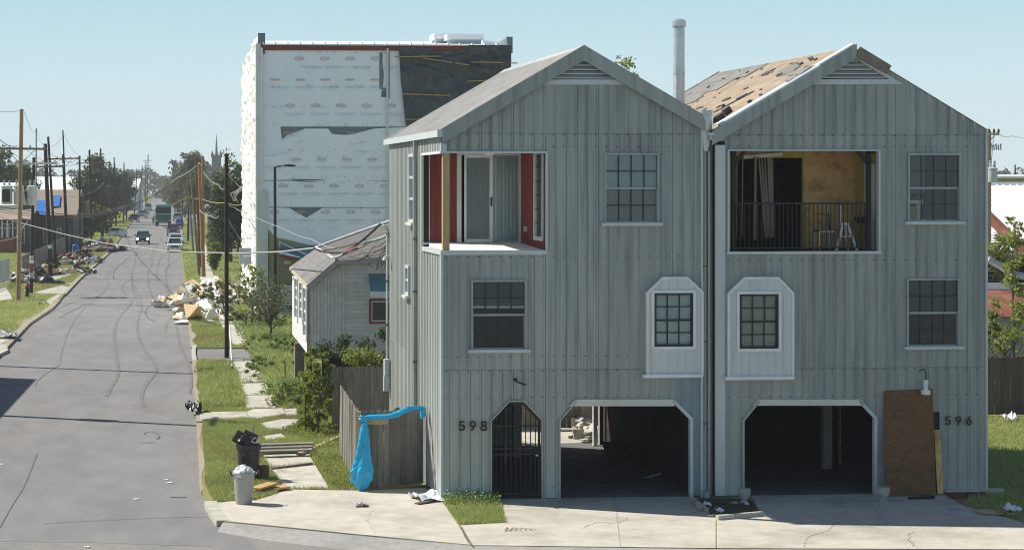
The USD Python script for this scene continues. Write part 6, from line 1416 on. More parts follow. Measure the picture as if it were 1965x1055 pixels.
# ---- trees along the street, left and right, then the far wood
def tr(name, label, px, base_y, top_y, y, wpx, n, leaf, mat, seed, low=.2, shape=.9, clumps=44, trunk=.2, cl=(.16, .34), **k):
    low *= .55; n = int(n * 1.3)
    x = A(px, 0, y)[0]; H = A(0, top_y, y)[2]; zl = H * low; rx = wpx * y / FOC / 2
    return tree(name, label, (x, y, 0), H, (rx, rx, zl, H), n, leaf, mat, seed, trunk, clumps, cl, shape=shape, **k)
tr('leafy_tree', 'tall leafy tree at the left edge behind the near poles', 2, 0, 278, 260, 62, 3600, .5, LEAF_OLIVE, 101, .25)
tr('leafy_tree', 'green tree behind the transformers on the left', 40, 0, 308, 285, 70, 3200, .5, LEAF, 102, .2)
tr('leafy_tree', 'tall dark tree with ragged crown behind the left row of poles', 184, 0, 284, 330, 56, 3400, .5, LEAF_DARK, 103, .3, .75)
tr('leafy_tree', 'broad dark tree beneath the tall ragged tree', 170, 0, 318, 310, 78, 4200, .5, LEAF_DARK, 104, .08)
tr('leafy_tree', 'dark green tree left of the red pickup', 212, 0, 318, 350, 62, 3600, .5, LEAF_DARK, 105, .08)
tr('leafy_tree', 'dark tree over the far left verge', 240, 0, 330, 420, 48, 2800, .55, LEAF_DARK, 106, .1)
tr('leafy_tree', 'low yellowish tree behind the brown fence', 158, 0, 398, 235, 46, 1800, .36, LEAF_OLIVE, 107, .05)
tr('leafy_tree', 'olive bush beside the blue roofed house', 196, 0, 392, 250, 40, 1600, .36, LEAF_OLIVE, 108, .05)
tr('leafy_tree', 'dark low tree in front of the blue roofed house', 132, 0, 410, 205, 34, 1300, .3, LEAF_DARK, 109, .05)
tr('leafy_tree', 'round crowned tall tree right of the road end', 366, 0, 283, 340, 56, 3600, .5, LEAF_OLIVE, 111, .45, 1.0)
tr('leafy_tree', 'shaggy tree below the round crowned tree', 342, 0, 318, 430, 56, 3000, .6, LEAF_OLIVE, 112, .12)
tr('leafy_tree', 'broad tree behind the bare poles on the right', 384, 0, 322, 300, 60, 3200, .45, LEAF, 113, .15)
tr('leafy_tree', 'large glossy dark tree beside the wrapped building', 442, 0, 306, 165, 88, 5200, .34, LEAF_DARK, 114, .12)
tr('leafy_tree', 'tall tree touching the edge of the wrapped building', 458, 0, 296, 190, 60, 3000, .34, LEAF, 115, .3)
tr('leafy_tree', 'thin tree top before the church tower', 434, 0, 288, 230, 26, 700, .34, LEAF_OLIVE, 116, .5, 1.0)
tr('leafy_tree', 'low green tree on the right verge behind the bare poles', 420, 0, 400, 175, 44, 2000, .3, LEAF, 117, .05)
tr('leafy_tree', 'yellow green bush at the foot of the large glossy tree', 412, 0, 462, 150, 30, 1400, .2, LEAF_YEL, 118, .0)
tr('leafy_tree', 'dark hedge like tree near the parked cars', 368, 0, 372, 330, 40, 1800, .4, LEAF_OLIVE, 119, .05)
tr('leafy_tree', 'far green tree at the end of the road on the right', 326, 0, 340, 620, 34, 1500, .8, LEAF_OLIVE, 120, .05)
tr('leafy_tree', 'dark bushy tree right of the blue tarpaulins', 150, 0, 376, 222, 40, 1800, .34, LEAF_DARK, 121, .05)
tr('leafy_tree', 'olive tree over the end of the brown fence', 178, 0, 380, 250, 46, 2200, .36, LEAF_OLIVE, 122, .05)
rw = np.random.default_rng(130); W = B()
for (x0, x1, yy, h0, h1, n) in [(-140, 80, 700, 312, 335, 1400), (60, 260, 800, 325, 345, 1500), (235, 350, 950, 322, 345, 1500), (1880, 2140, 600, 318, 350, 1600), (330, 480, 700, 300, 345, 1200)]:
    px = rw.uniform(x0, x1, n); ph = np.interp(meshkit.fbm(np.stack([px * .05, 0 * px, 0 * px + yy], 1), 3, 3), [.2, .8], [h1, h0]); zt = EYE - (ph - YH) * yy / FOC
    P = np.stack([(px - CX) * yy / FOC, yy + rw.uniform(-20, 40, n), zt * rw.uniform(.0, 1, n) ** .6], 1); leaves(P, 2.2, rw, b=W)
single('far_wood', W, LEAF_FAR, 'far band of hazy trees along the horizon', 'trees', kind='stuff')

# ================================================================ POLES AND WIRES
POLES = {}
def pole(key, label, base, top, mat, w, y=None, arms=(), name='utility_pole', group=None, z0=0.0, hard=None):
    """base, top photo pixels; w width in photo pixels."""
    y = y or gy(base[1], z0); b0 = A(base[0], base[1], y); b0[2] = min(b0[2], 0.0) - .1; t0 = A(top[0], top[1], y); rad = w * y / FOC / 2
    t = thing(name, label, 'pole', (b0[0], b0[1], 0), 0, group)
    pts = [b0 + (t0 - b0) * s for s in np.linspace(0, 1, 5)]
    obj('shaft', B().tube(pts, np.linspace(rad * 1.08, rad * .88, 5), 10), mat, t, 40)
    for (x0, x1, py, py1, m, brace) in arms:
        a, c = A(x0, py, y - rad), A(x1, py1, y - rad)
        obj('crossarm', B().bar(a, c, .11, .13), m, t)
        mid = b0 + (t0 - b0) * ((a[2] + c[2]) / 2 - b0[2]) / (t0[2] - b0[2])
        if brace:
            for e in (a, c): obj('arm_brace', B().bar(e + (mid - e) * .45 + np.array([0, 0, -.08]), mid + np.array([0, -rad * .5, -.85]), .05, .03), m, t)
        for e in (.04, .3, .7, .96):
            p = a + (c - a) * e; obj('insulator', B().lathe([(.0, .06), (.05, .07), (.045, .14), (.055, .17), (.02, .22), (0, .22)], c=p, sides=8), TRANSF, t)
    POLES[key] = (b0, t0, y, rad, t); return t
PG = M('brown_grey_arm', (.20, .16, .13), (.15, .12, .10), rough=.9, scale=4)
pole('P1', 'thick pale brown utility pole nearest on the left with a long crossarm', (35, 577), (41.5, 210), POLE_LIGHT, 8.6, arms=[(-12, 88, 285, 286, PG, 1)])
pole('P2', 'dark utility pole with number plate and red band beside the hydrant', (59.7, 563), (65, 302), POLE_DARK, 6.6, arms=[(18, 109, 315, 313.5, TRANSF, 0)])
pole('P3', 'slim tall grey pole rising behind the transformers', (69, 451), (69.6, 246.5), POLE_GREY, 2.7, y=256)
pole('P4', 'thick black pole with a small white plate on the left verge', (97.3, 530.5), (86.8, 276), POLE_DARK, 8.2, arms=[(70, 124, 320.5, 319, PG, 0)])
pole('P5', 'leaning thin dark pole just right of the thick black pole', (108, 520), (92.4, 262.5), POLE_DARK, 5.0)
pole('P6', 'tall thin leaning pole behind the brown fence', (131, 488), (120.6, 250), POLE_DARK, 3.2, y=190)
pole('P7', 'dark leaning pole with a braced crossarm over the brown fence', (129.5, 501), (121, 297), POLE_DARK, 5.4, arms=[(91, 153, 305.5, 303.8, PG, 1)])
pole('P8', 'dark pole standing by the blue drum and rubbish heap', (153.6, 485), (152.8, 299), POLE_DARK, 4.2)
pole('P9', 'stout dark pole at the far end of the brown fence', (175.5, 460), (171.5, 287.5), POLE_DARK, 4.4)
pole('P10', 'brown pole with wide crossarm before the white sedan', (196, 462), (193, 285), POLE_DARK, 3.6, arms=[(147, 213, 313.5, 312, PG, 0)])
pole('P11', 'thin dark pole left of the white sedan', (212.7, 438), (210, 309), POLE_DARK, 3.0)
pole('P12', 'thin dark pole directly behind the white sedan', (222.7, 435), (219, 302), POLE_DARK, 2.6)
pole('P13', 'dark pole left of the red pickup', (237, 429), (238, 312), POLE_DARK, 2.6, arms=[(222, 254, 334, 333, PG, 0)])
pole('P14', 'dark pole touching the red pickup', (243.2, 425), (242, 330), POLE_DARK, 2.4)
pole('P15', 'thin pole between the red pickup and the blue pickup', (258, 410), (263, 323.5), POLE_DARK, 2.2, arms=[(252, 274, 336, 336, PG, 0)])
pole('P16', 'thin pole above the roof of the blue pickup', (267, 404), (273, 319), POLE_DARK, 1.9)
pole('P17', 'tall far pole with two crossarms at the end of the street', (282, 392), (284.5, 297), POLE_DARK, 1.9, arms=[(274, 292, 308, 308, PG, 0), (276, 291, 319, 319, PG, 0)])
pole('P18', 'shorter far pole beside the tall far pole', (279, 393), (280, 308), POLE_DARK, 1.7)
pole('P19', 'far pole left of the garbage truck', (272, 398), (268, 330), POLE_DARK, 1.8)
pole('R1', 'black bare pole standing by the side street kerb', (435, 684), (434.5, 295), POLE_DARK, 8.4, name='bare_pole')
pole('R2', 'orange brown leaning pole standing in the foam heap', (392.5, 559), (382, 315), POLE_ORANGE, 7.2)
pole('R3', 'pale upright pole behind the orange pole', (390, 520), (389.3, 300), POLE_LIGHT, 6.2)
pole('R4', 'red brown pole left of the orange pole', (384, 515), (375.8, 304.5), M('red_brown_pole', (.22, .085, .04), (.17, .062, .03), rough=.9, scale=4, st=(3, 3, .3)), 5.0)
pole('R5', 'grey leaning pole in front of the parked cars', (382.5, 529), (366, 325), POLE_GREY, 5.2)
pole('R6', 'thin grey leaning pole beside the pavement', (371, 483), (358.5, 315), POLE_GREY, 3.6)
pole('R7', 'short dark pole beside the white pickup', (360.5, 463.5), (362.3, 380), POLE_DARK, 4.0)
pole('R8', 'brown stub pole beyond the dark pickup', (349, 440), (350, 372), POLE_DARK, 2.4)
# out of the picture on the left: two poles and a roofed building whose shadows lie on the road
for k, (y, x) in enumerate(((57.9, -12.0), (72.6, -12.6))):
    t = thing('utility_pole', ['dark utility pole with a transformer outside the left edge, opposite the house', 'dark utility pole without transformer outside the left edge'][k], 'pole', (x, y, 0))
    obj('shaft', B().tube([(x, y, -.1), (x, y, 12.2)], [.17, .13], 10), POLE_DARK, t, 40)
    obj('crossarm', B().bar((x - .2, y - 1.2, 11.4), (x - .2, y + 1.2, 11.4), .1, .12), PG, t)
    if k == 0: obj('drum', B().lathe([(0, 0), (.26, .0), (.27, .9), (.2, 1.0), (0, 1.0)], c=(x + .34, y - .1, 6.3), sides=14), TRANSF, t)
sb = thing('street_building', 'flat roofed building left of the picture that shades the edge of the road', 'building', (-18, 60, 0))
sh = 6.2; c1 = G(66, 727, -.1)[:2] - SHADOW[:2] * sh; dirr = np.array([-.062, 1.0])
bpoly = Polygon([tuple(c1), tuple(c1 + np.array([-14, .0])), tuple(c1 + np.array([-14, -22])), tuple(c1 - dirr * 22 + np.array([-.5, 0]))])
obj('wall', B().slab(bpoly, 0, sh - .2), TAN, sb); obj('roof', B().slab(bpoly, sh - .199, sh), ROOFGREY, sb)
# transformers
def transformer(px0, px1, py0, py1, y, label, fins=False):
    c = A((px0 + px1) / 2, (py0 + py1) / 2, y); w = (px1 - px0) * y / FOC / 2; h = (py1 - py0) * y / FOC
    t = thing('transformer', label, 'transformer', (c[0], c[1], c[2] - h / 2))
    obj('tank', B().lathe([(0, 0), (w * .9, 0), (w, .04), (w, h - .08), (w * 1.05, h - .07), (w * 1.05, h - .02), (w * .6, h + .03), (0, h + .05)], sides=22), TRANSF, t, 35, local=True)
    for s in (-.45, .45): obj('bushing', B().lathe([(.05, h), (.07, h + .06), (.045, h + .1), (.07, h + .15), (.045, h + .2), (.06, h + .3), (0, h + .34)], c=(s * w, 0, 0), sides=8), STEEL_GREY, t, local=True)
    if fins:
        for k in range(4): obj('cooling_fin', B().box(-w * .55 + k * w * .36 - .03, -w * .55 + k * w * .36 + .05, -w * 1.2, -w * .75, h * .12, h * .82), FRAME_DARK, t, local=True)
    else: obj('marking', B().box(-w * .35, w * .3, -w * 1.005, -w * .96, h * .42, h * .46).box(-w * .3, w * .3, -w * 1.005, -w * .96, h * .34, h * .37), STEEL_GREY, t, local=True)
    obj('bracket', B().box(-.06, .06, 0, 1.0, h * .75, h * .85), STEEL_GREY, t, local=True)
yt = POLES['P2'][2] - .7
transformer(2, 24, 357, 392, yt, 'leftmost pale transformer with dark cooling fins', True)
transformer(26, 46, 356, 393, yt - .1, 'middle pale transformer with grey lettering behind the brown pole')
transformer(52, 71.5, 357, 394, yt, 'right pale transformer hung on the dark pole')
obj('rack', B().bar(A(2, 366, yt + .35), A(70, 365, yt + .35), .12, .14), STEEL_GREY, POLES['P2'][4])
b0, t0, yy, rad, t = POLES['P2']
for (p0, p1, m, nm) in [(491, 505, WHITE, 'number_plate'), (506, 520, RED_TRIM, 'red_band'), (522, 533, CANGREY, 'grey_band')]:
    a, c = A(60, p1, yy), A(60, p0, yy); cc = b0 + (t0 - b0) * (a[2] - b0[2]) / (t0[2] - b0[2])
    obj(nm, B().lathe([(rad * 1.14, a[2]), (rad * 1.14, c[2])], c=(cc[0], cc[1], 0), sides=14), m, t)
pm = meshkit.text_mesh('03', .17, .004, bold=True); c = A(57.2, 499, yy - rad * 1.3); v = pm.vertices
obj('plate_digits', B().add(np.stack([v[:, 0] + c[0] + .02, c[1] - v[:, 2], v[:, 1] + c[2]], 1), pm.faces), IRON, t)
obj('ground_plate', B().box(*sorted((A(91.5, 0, 139.8)[0], A(99.5, 0, 139.8)[0])), 139.75, 139.8, A(0, 477, 139.8)[2], A(0, 470, 139.8)[2]), WHITE, POLES['P4'][4])
# pole, crossarm and transformer behind house 596
yr = 88.0
t = thing('utility_pole', 'utility pole with crossarm and pale transformer just right of house 596', 'pole', (A(1897, 0, yr)[0], yr, 0))
obj('shaft', B().tube([(A(1896, 0, yr)[0], yr, 0), A(1897, 252, yr)], [.15, .11], 10), M('pinkish_pole', (.34, .24, .20), (.28, .20, .17), rough=.9), t, True)
obj('crossarm', B().bar(A(1880, 256.5, yr - .15), A(1917, 257.5, yr - .15), .09, .11), M('pale_arm', (.48, .40, .32), rough=.9), t)
obj('arm_brace', B().bar(A(1908, 260, yr - .2), A(1900, 271, yr - .2), .04, .03), STEEL_GREY, t)
for x in (1898, 1907.5, 1916): obj('insulator', B().lathe([(.05, 0), (.06, .1), (.03, .2), (0, .2)], c=A(x, 255.5, yr - .15), sides=8), M('brown_insulator', (.12, .05, .04), rough=.4) if x == 1898 else '/World/Looks/brown_insulator', t)
for k in range(5): obj('fuse_link', B().tube([A(1902 + 4.5 * k, 276 + 2 * (k % 2), yr - .3), A(1904 + 4.2 * k, 288, yr - .3)], .035), STEEL_GREY, t)
obj('jumper_wire', B().tube([A(1909, 258, yr - .3), A(1906, 270, yr - .3), A(1904, 290, yr - .3), A(1902, 320, yr - .3)], .012, 4), WIRE, t)
transformer(1895, 1913.5, 322, 350, yr - .5, 'pale transformer hung on the pole right of house 596')
# ---- wires
def wire(pts, mat=WIRE, r=.014, label='', sag=0.0, n=14, name='wire', group=None, extra=None):
    """pts: (px, py, depth) or world points; a hanging cable through them."""
    P = [A(p[0], p[1], p[2]) if len(p) == 3 and not isinstance(p, np.ndarray) else np.asarray(p) for p in pts]
    out = []
    for a, c in zip(P[:-1], P[1:]):
        s = np.linspace(0, 1, n)[:, None]; q = a + (c - a) * s; q[:, 2] -= sag * 4 * (s * (1 - s))[:, 0]; out.append(q[:-1] if len(P) > 2 and c is not P[-1] else q)
    return single(name, B().tube(np.vstack(out), r, 5), mat, label, 'wire', group, smooth=True)
y1, y2, y4, y7, y10 = 111.2, 118.5, 140, 168, 230
wire([(-60, 187, 92), (36, 213, y1)], WIRE, .012, 'thin wire reaching the top of the nearest left pole from the left edge', .3)
wire([(47, 215, y1), (70, 247, 256)], WIRE, .014, 'thin wire from the nearest left pole down to the slim grey pole', .8)
wire([(71, 250, 256), (88, 277, y4)], WIRE, .014, 'thin wire from the slim grey pole to the thick black pole', .6)
wire([(-30, 225, 98), (34, 280, y1)], WIRE, .022, 'black wire sloping down to the crossarm of the nearest left pole', .5)
wire([(123, 258, 190), (153, 298, 189)], WIRE, .012, 'thin wire from the tall leaning pole down to the pole by the blue drum', .4)
wire([(87, 282, y4), (121, 262, 190)], WIRE, .012, 'thin wire between the thick black pole and the tall leaning pole', .3)
wire([(18, 290, y1), (91, 306, y7), (147, 314, y10), (222, 334, 332), (274, 336, 447)], WIRE, .012, 'upper left power line running along the street', .4)
wire([(88, 286, y1), (153, 304, y7), (213, 312, y10), (254, 333, 332), (292, 308, 665)], WIRE, .012, 'upper right power line running along the street', .5)
wire([(50, 287, y1), (122, 304.5, y7), (180, 313, y10), (238, 334, 332), (284, 308, 665)], WIRE, .012, 'middle power line running along the street', .5)
# service cable over the road to house 598
hz = np.array([*(HT @ np.array([-.25, DEPTH - .1, 5.66, 1]))[:3]])
wire([(-60, 398, 100), (33, 426, y1 - .5), (122, 449, 107), (200, 466.5, 100), (313, 481, 90), (381, 484.3, 84), (461, 485.8, 72), (540, 483, 62), (602, 476, 55)], WIRE_PALE, .026, 'long pale service cable crossing the street to house 598', .0, 8)
wire([A(602, 476, 55), A(660, 484, 52), hz], WIRE, .03, 'black end of the service cable reaching the wall of house 598', .06)
sleeve = thing('cable_sleeve', 'rusty red sleeve on the thick cable in front of the felt roof', 'sleeve', A(673, 481, 51)); obj('sleeve', B().tube([A(660, 486, 51.6), A(688, 474, 50.8)], .055), RUST, sleeve, True)
wire([A(640, 494, 52.5), A(660, 486, 51.6), A(688, 474, 50.8), A(706, 464, 50.2), A(746, 450, 49)], STEEL_GREY, .045, 'thick grey cable along the felt roof to the wall of house 598', .03)
wire([A(620, 480, 54), A(700, 460, 50.5), A(746, 447, 49)], WIRE, .016, 'thin black cable above the thick grey cable', .05)
rb = np.random.default_rng(50)
for k in range(6):
    x0, x1 = 640 + rb.uniform(0, 60), 746; yb_ = 455 + k * 7
    wire([A(x0, 488 + rb.uniform(-6, 16), 51.5), A((x0 + x1) / 2, yb_ + rb.uniform(8, 26), 50.2), A(x1, yb_, 49)], WIRE, .009, ['first', 'second', 'third', 'fourth', 'fifth', 'sixth'][k] + ' loose wire from the top hanging over the felt roof beside house 598', .08)
for k, (x, ya, yb_) in enumerate([(722, 470, 517), (731, 463, 508), (738, 470, 513)]): wire([A(744, ya - 4, 49), A(x + 6, (ya + yb_) / 2, 49.2), A(x, yb_, 49.3), A(x + 4, yb_ - 12, 49.2)], WIRE, .010, ['left', 'middle', 'right'][k] + ' dangling wire loop beside the rear corner of house 598', .0)
# thick bundle from the left poles over the road to the bare poles on the right
for k, (dy, rr_) in enumerate([(0, .024), (5, .018), (9, .014)]):
    wire([(-40, 392 + dy, 118), (50, 404 + dy, 118 + k), (88, 408 + dy, 119 + k), (130, 412 + dy * .8, 119 + k), (176, 411 + dy * .6, 118 + k), (250, 394 + dy * .5, 116), (290, 376 + dy * .5, 115), (340, 345 + dy * .8, 113), (381, 320 + dy * 1.4, 110)], WIRE, rr_, ['top thick cable', 'middle cable', 'lowest cable'][k] + ' of the bundle crossing from the left poles to the orange pole', .0, 6)
wire([(290, 374, 118), (340, 341, 115), (376, 318, 112)], WIRE_PALE, .022, 'pale cable above the dark bundle near the orange pole', .1)
wire([(-30, 470, 100), (30, 456, y1), (60, 415, y2), (66, 405, y2)], WIRE_PALE, .02, 'pale wire curving up to the dark pole with the number plate', .0)
wire([(88, 380, y4), (122, 372, y7), (164, 372, 189), (200, 350, 230)], WIRE_PALE, .016, 'pale wire strung between the dark poles before the blue roof', .3)
wire([(130, 450, y7), (165, 435, 189), (206, 420, 230)], WIRE, .014, 'black wire low between the dark poles', .5)
wire([(-20, 500, 110), (60, 497, y2 - 1), (100, 503, y4 - 1)], WIRE_PALE, .01, 'thin guy wire low across the left poles', .3)
wire([(330, 392, 300), (363, 376, 215), (388, 382, 124), (437, 389, 95), (466, 391, 100)], WIRE_YEL, .02, 'yellow cable from the grey poles to the wrapped building', .1)
wire([(383, 403, 112), (405, 414, 100), (420, 415, 98)], WIRE_PALE, .018, 'pale drooping cable right of the orange pole', .1)
wire([(390, 330, 124), (420, 355, 105), (434, 360, 75)], WIRE_PALE, .016, 'grey cable from the pale pole to the black bare pole', .15)
wire([(385, 352, 112), (410, 338, 100), (433, 325, 75)], WIRE, .014, 'black cable rising to the top of the black bare pole', .1)
wire([(434, 325, 75), (452, 350, 92), (466, 358, 108)], WIRE_PALE, .014, 'grey cable from the black bare pole to the wrapped building', .1)
wire([(433, 388, 75), (450, 398, 90), (465, 405, 104)], WIRE_PALE, .022, 'thick pale cable from the black bare pole to the wrapped wall', .05)
wire([(437, 420, 75), (458, 455, 95), (466, 466, 106)], WIRE_PALE, .012, 'thin stay running down from the black bare pole to the wrapped wall', .0)
wire([(466, 405, 100), (540, 437, 76), (600, 460, 60), (650, 478, 55)], WIRE_PALE, .012, 'thin pale cable sloping from the wrapped building to the felt roof', .05)
for k in range(8): wire([A(462 + rb.uniform(0, 5), 358 + rb.uniform(-3, 5), 104), A(454 - rb.uniform(0, 12), 372 + rb.uniform(-4, 8), 103.5), A(447 + rb.uniform(-6, 12), 386 + rb.uniform(-3, 5), 103.6)], WIRE_PALE, .014, ['topmost', 'second', 'third', 'fourth', 'fifth', 'sixth', 'seventh', 'lowest'][k] + ' strand of the frayed cable ends on the wrapped wall', .03, group='frayed cable ends')
wire([(1918, 258, yr - .3), (1940, 261, 110), (2000, 263, 150)], WIRE, .012, 'thin wire leading right from the pole beside house 596', .1)
# leaning white rod by the black bare pole, thin stakes
a, c = G(445.5, 716), A(441, 628, 70.5); single('white_rod', B().tube([a + (0, 0, .25), c], .03), WHITE, 'white rod leaning on the black bare pole by the side street', 'rod', smooth=True)
single('dark_stake', B().tube([a, a + (0, -.0, .26)], .025), IRON, 'dark tip under the white leaning rod', 'stake')
for k, (x, y, h) in enumerate([(547, 752, .98), (542, 753, .5), (586, 836, 1.1)]):
    g = G(x, y); single('metal_stake', B().bar(g, g + (.0, 0, h), .035, .03), M('rusty_stake', (.12, .07, .05), rough=.9) if k == 0 else '/World/Looks/rusty_stake', ['tall thin stake in the grass before the old house', 'short thin stake in the grass before the old house', 'rusty angle iron stake by the creeper'][k], 'stake')
# street sign on its own small post
g = G(386, 512); t = thing('street_sign', 'small green street name plate on a thin post near the orange pole', 'sign', g)
obj('post', B().tube([g, A(386, 484, g[1])], .03), GALV, t); obj('name_plate', B().box(A(378, 0, g[1])[0], A(388, 0, g[1])[0], g[1] - .02, g[1] + .0, A(0, 486, g[1])[2], A(0, 481.5, g[1])[2]), M('green_sign', (.02, .26, .17), rough=.4), t)
# street lamp
y = gy(632); g = G(528, 632); t = thing('street_lamp', 'tall black street lamp with a flat oval head before the wrapped wall', 'lamp', g)
obj('post', B().tube([g - (0, 0, .1), A(528, 470, y), A(527.5, 320, y)], [.085, .07, .06], 12), IRON, t, True)
obj('arm', B().tube([A(527.5, 323, y), A(532, 319.5, y), A(540, 318.2, y)], .035), IRON, t, True)
hd = trimesh.creation.icosphere(2, 1.0); hd.vertices *= [.34, .17, .075]; hd.vertices[:, 2] = np.where(hd.vertices[:, 2] < 0, hd.vertices[:, 2] * .5, hd.vertices[:, 2])
obj('lamp_head', B().mesh(hd, trans(*A(554, 318.3, y))), IRON, t, True)
obj('lamp_glass', B().lathe([(0, -.06), (.16, -.045), (.17, -.03)], c=A(556, 318.3, y), sides=14), TRANSF, t)
# hydrant
g = G(52.5, 571.5); t = thing('fire_hydrant', 'red topped fire hydrant at the foot of the dark pole on the left', 'hydrant', g)
obj('barrel', B().lathe([(.17, 0), (.17, .06), (.12, .08), (.11, .55), (.15, .57), (.15, .62)], c=g, sides=14), IRON, t, 30)
obj('bonnet', B().lathe([(.15, .62), (.13, .75), (.07, .84), (.035, .86), (.035, .92), (0, .92)], c=g, sides=14), RED_TRIM, t, 30)
for s in (-1, 1): obj('nozzle', B().tube([g + (s * .1, 0, .45), g + (s * .2, 0, .45)], .055), PAPER if s < 0 else RED_TRIM, t)

# ================================================================ VEHICLES
def bevel_ext(prof, W, bev, x=(1, 0, 0)):
    """Side profile (y forward, z) swept over the width W with narrowed flanks: v in (across, along, up)."""
    prof = np.array(prof, float); c = prof.mean(0); n = len(prof); st = []
    for s, k in ((-W / 2, bev), (-W / 2 + bev * 1.6, 0), (W / 2 - bev * 1.6, 0), (W / 2, bev)):
        d = prof - c; L = np.linalg.norm(d, axis=1, keepdims=True); p = c + d * (1 - k / L); st.append(np.column_stack([np.full(n, s), p]))
    V = np.vstack(st); F = []
    for a in range(3):
        for i in range(n):
            j = (i + 1) % n; F += [[a * n + i, a * n + j, a * n + n + j], [a * n + i, a * n + n + j, a * n + n + i]]
    cap = trimesh.creation.triangulate_polygon(Polygon(prof), engine='earcut')[1] % n
    F = np.vstack([F, cap, cap[:, ::-1] + 3 * n]); return V, F
def loft_box(y0, y1, w0, z0, y2, y3, w1, z1):
    v = [(-w0, y0, z0), (w0, y0, z0), (w0, y1, z0), (-w0, y1, z0), (-w1, y2, z1), (w1, y2, z1), (w1, y3, z1), (-w1, y3, z1)]
    return np.array(v, float), np.array([[0, 2, 1], [0, 3, 2], [4, 5, 6], [4, 6, 7], [0, 1, 5], [0, 5, 4], [1, 2, 6], [1, 6, 5], [2, 3, 7], [2, 7, 6], [3, 0, 4], [3, 4, 7]])
CARGLASS = M('car_glass', (.03, .045, .05), (.04, .055, .06), rough=.08, spec=.8)
CHROME = M('bright_metal_trim', (.55, .56, .57), rough=.25, metal=.7)
LAMPGLASS = M('headlamp_glass', (.6, .6, .58), rough=.15)
TAIL = M('tail_lamp', (.30, .02, .02), rough=.3)
LIT = glow('lit_headlamp', (1.0, .86, .62), 9.0)
def car_paint(name, c): return M('paint_' + name, c, tuple(x * .92 for x in c), rough=.28, scale=2, spec=.6)
def vehicle(name, cat, label, px, py, w_px, kind, paint, yaw=0.0, lit=False, W=1.75, group=None, along=None, scale=1.0, front=True):
    """Front faces the camera when front; px, py: middle of the tyre line nearest to us."""
    z = -.1; y = gy(py, z); x = (px - CX) * y / FOC; k = w_px * y / FOC / W if w_px else scale
    K = {'suv': (3.7, 1.65, .95, [(-1.85, .32), (-1.85, .85), (-1.78, 1.0), (-.72, 1.05), (.9, 1.05), (1.75, .93), (1.85, .8), (1.85, .32)], (-1.72, .98, 1.03, -1.55, .45, 1.62)),
         'sedan': (4.6, 1.4, .9, [(-2.3, .30), (-2.3, .78), (-2.2, .93), (-1.3, .98), (.9, .96), (2.1, .85), (2.3, .68), (2.3, .30)], (-1.5, 1.15, .95, -.95, .45, 1.40)),
         'pickup': (5.0, 1.65, 1.0, [(-2.5, .38), (-2.5, 1.0), (-.45, 1.0), (-.45, 1.02), (1.15, 1.04), (2.35, .98), (2.5, .85), (2.5, .38)], (-.5, 1.25, 1.0, -.38, .72, 1.66)),
         'van': (4.9, 1.95, 1.0, [(-2.45, .35), (-2.45, 1.05), (-2.4, 1.15), (1.3, 1.12), (2.3, .98), (2.45, .8), (2.45, .35)], (-2.4, 1.5, 1.1, -2.25, .75, 1.95))}[kind]
    L, H, belt, prof, cab = K
    ang = yaw + (PI if front else 0.0)
    d = np.array([-math.sin(ang), math.cos(ang)])                 # forward direction of the car in plan
    cpos = np.array([x, y]) + np.array([0, 1]) * (L / 2) * k
    t = thing(name, label, cat, (cpos[0], cpos[1], z), ang, group)
    S = np.diag([k, k, k, 1.0])
    def po(nm, b, m, sm=False, parent=None):
        if isinstance(b, B): b = b.get()
        return obj(nm, (np.asarray(b[0]) * k, b[1]), m, parent if parent is not None else t, sm, local=True)
    po('body', bevel_ext(prof, W, .07), paint, 30)
    y0, y1, zb, y2, y3, zt = cab; w0, w1 = W / 2 - .07, W / 2 - .24
    po('cabin_glass', loft_box(y0 + .05, y1 - .02, w0 - .02, zb - .03, y2 + .06, y3 - .04, w1 - .01, zt - .05), CARGLASS)
    po('roof', loft_box(y2, y3, w1 + .02, zt - .06, y2 + .08, y3 - .1, w1 - .06, zt), paint)
    for s in (-1, 1):
        for (a, b_) in ((y0, y2), (y1, y3), ((y0 + y1) / 2, (y2 + y3) / 2)):
            po('pillar', B().bar((s * w0, a, zb - .02), (s * w1, b_, zt - .05), .07, .09), paint)
        for yy in (-L * .30, L * .31):
            wh = B().lathe([(.0, -.09), (.31, -.09), (.33, -.06), (.33, .06), (.31, .09), (0, .09)], sides=18, frame=trans(s * (W / 2 - .10), yy, .33) @ trimesh.transformations.rotation_matrix(PI / 2, (0, 1, 0)))
            wp = po('wheel', wh, RUBBER); po('hub', B().lathe([(0, -.1), (.19, -.1), (.19, .1), (0, .1)], sides=12, frame=trans(s * (W / 2 - .10), yy, .33) @ trimesh.transformations.rotation_matrix(PI / 2, (0, 1, 0))), CHROME)
        hz_ = prof[-2][1] - .12
        po('headlight', B().box(s * W * .36 - .15, s * W * .36 + .15, L / 2 - .03, L / 2 + .015, hz_ - .09, hz_ + .09), LIT if lit else LAMPGLASS)
        po('tail_light', B().box(s * W * .40 - .08, s * W * .40 + .08, -L / 2 - .015, -L / 2 + .03, .62, .84), TAIL)
        po('mirror', B().box(s * (W / 2 + .0), s * (W / 2 + .2), y1 - .35, y1 - .2, zb + .02, zb + .17), IRON if kind != 'sedan' else paint)
    po('grille', B().box(-W * .25, W * .25, L / 2 - .02, L / 2 + .012, hz_ - .11, hz_ + .07), IRON)
    po('front_bumper', B().box(-W * .48, W * .48, L / 2 - .1, L / 2 + .08, .34, .52), CHROME if kind == 'pickup' else IRON); po('rear_bumper', B().box(-W * .48, W * .48, -L / 2 - .09, -L / 2 + .1, .36, .55), CHROME if kind in ('pickup',) else paint)
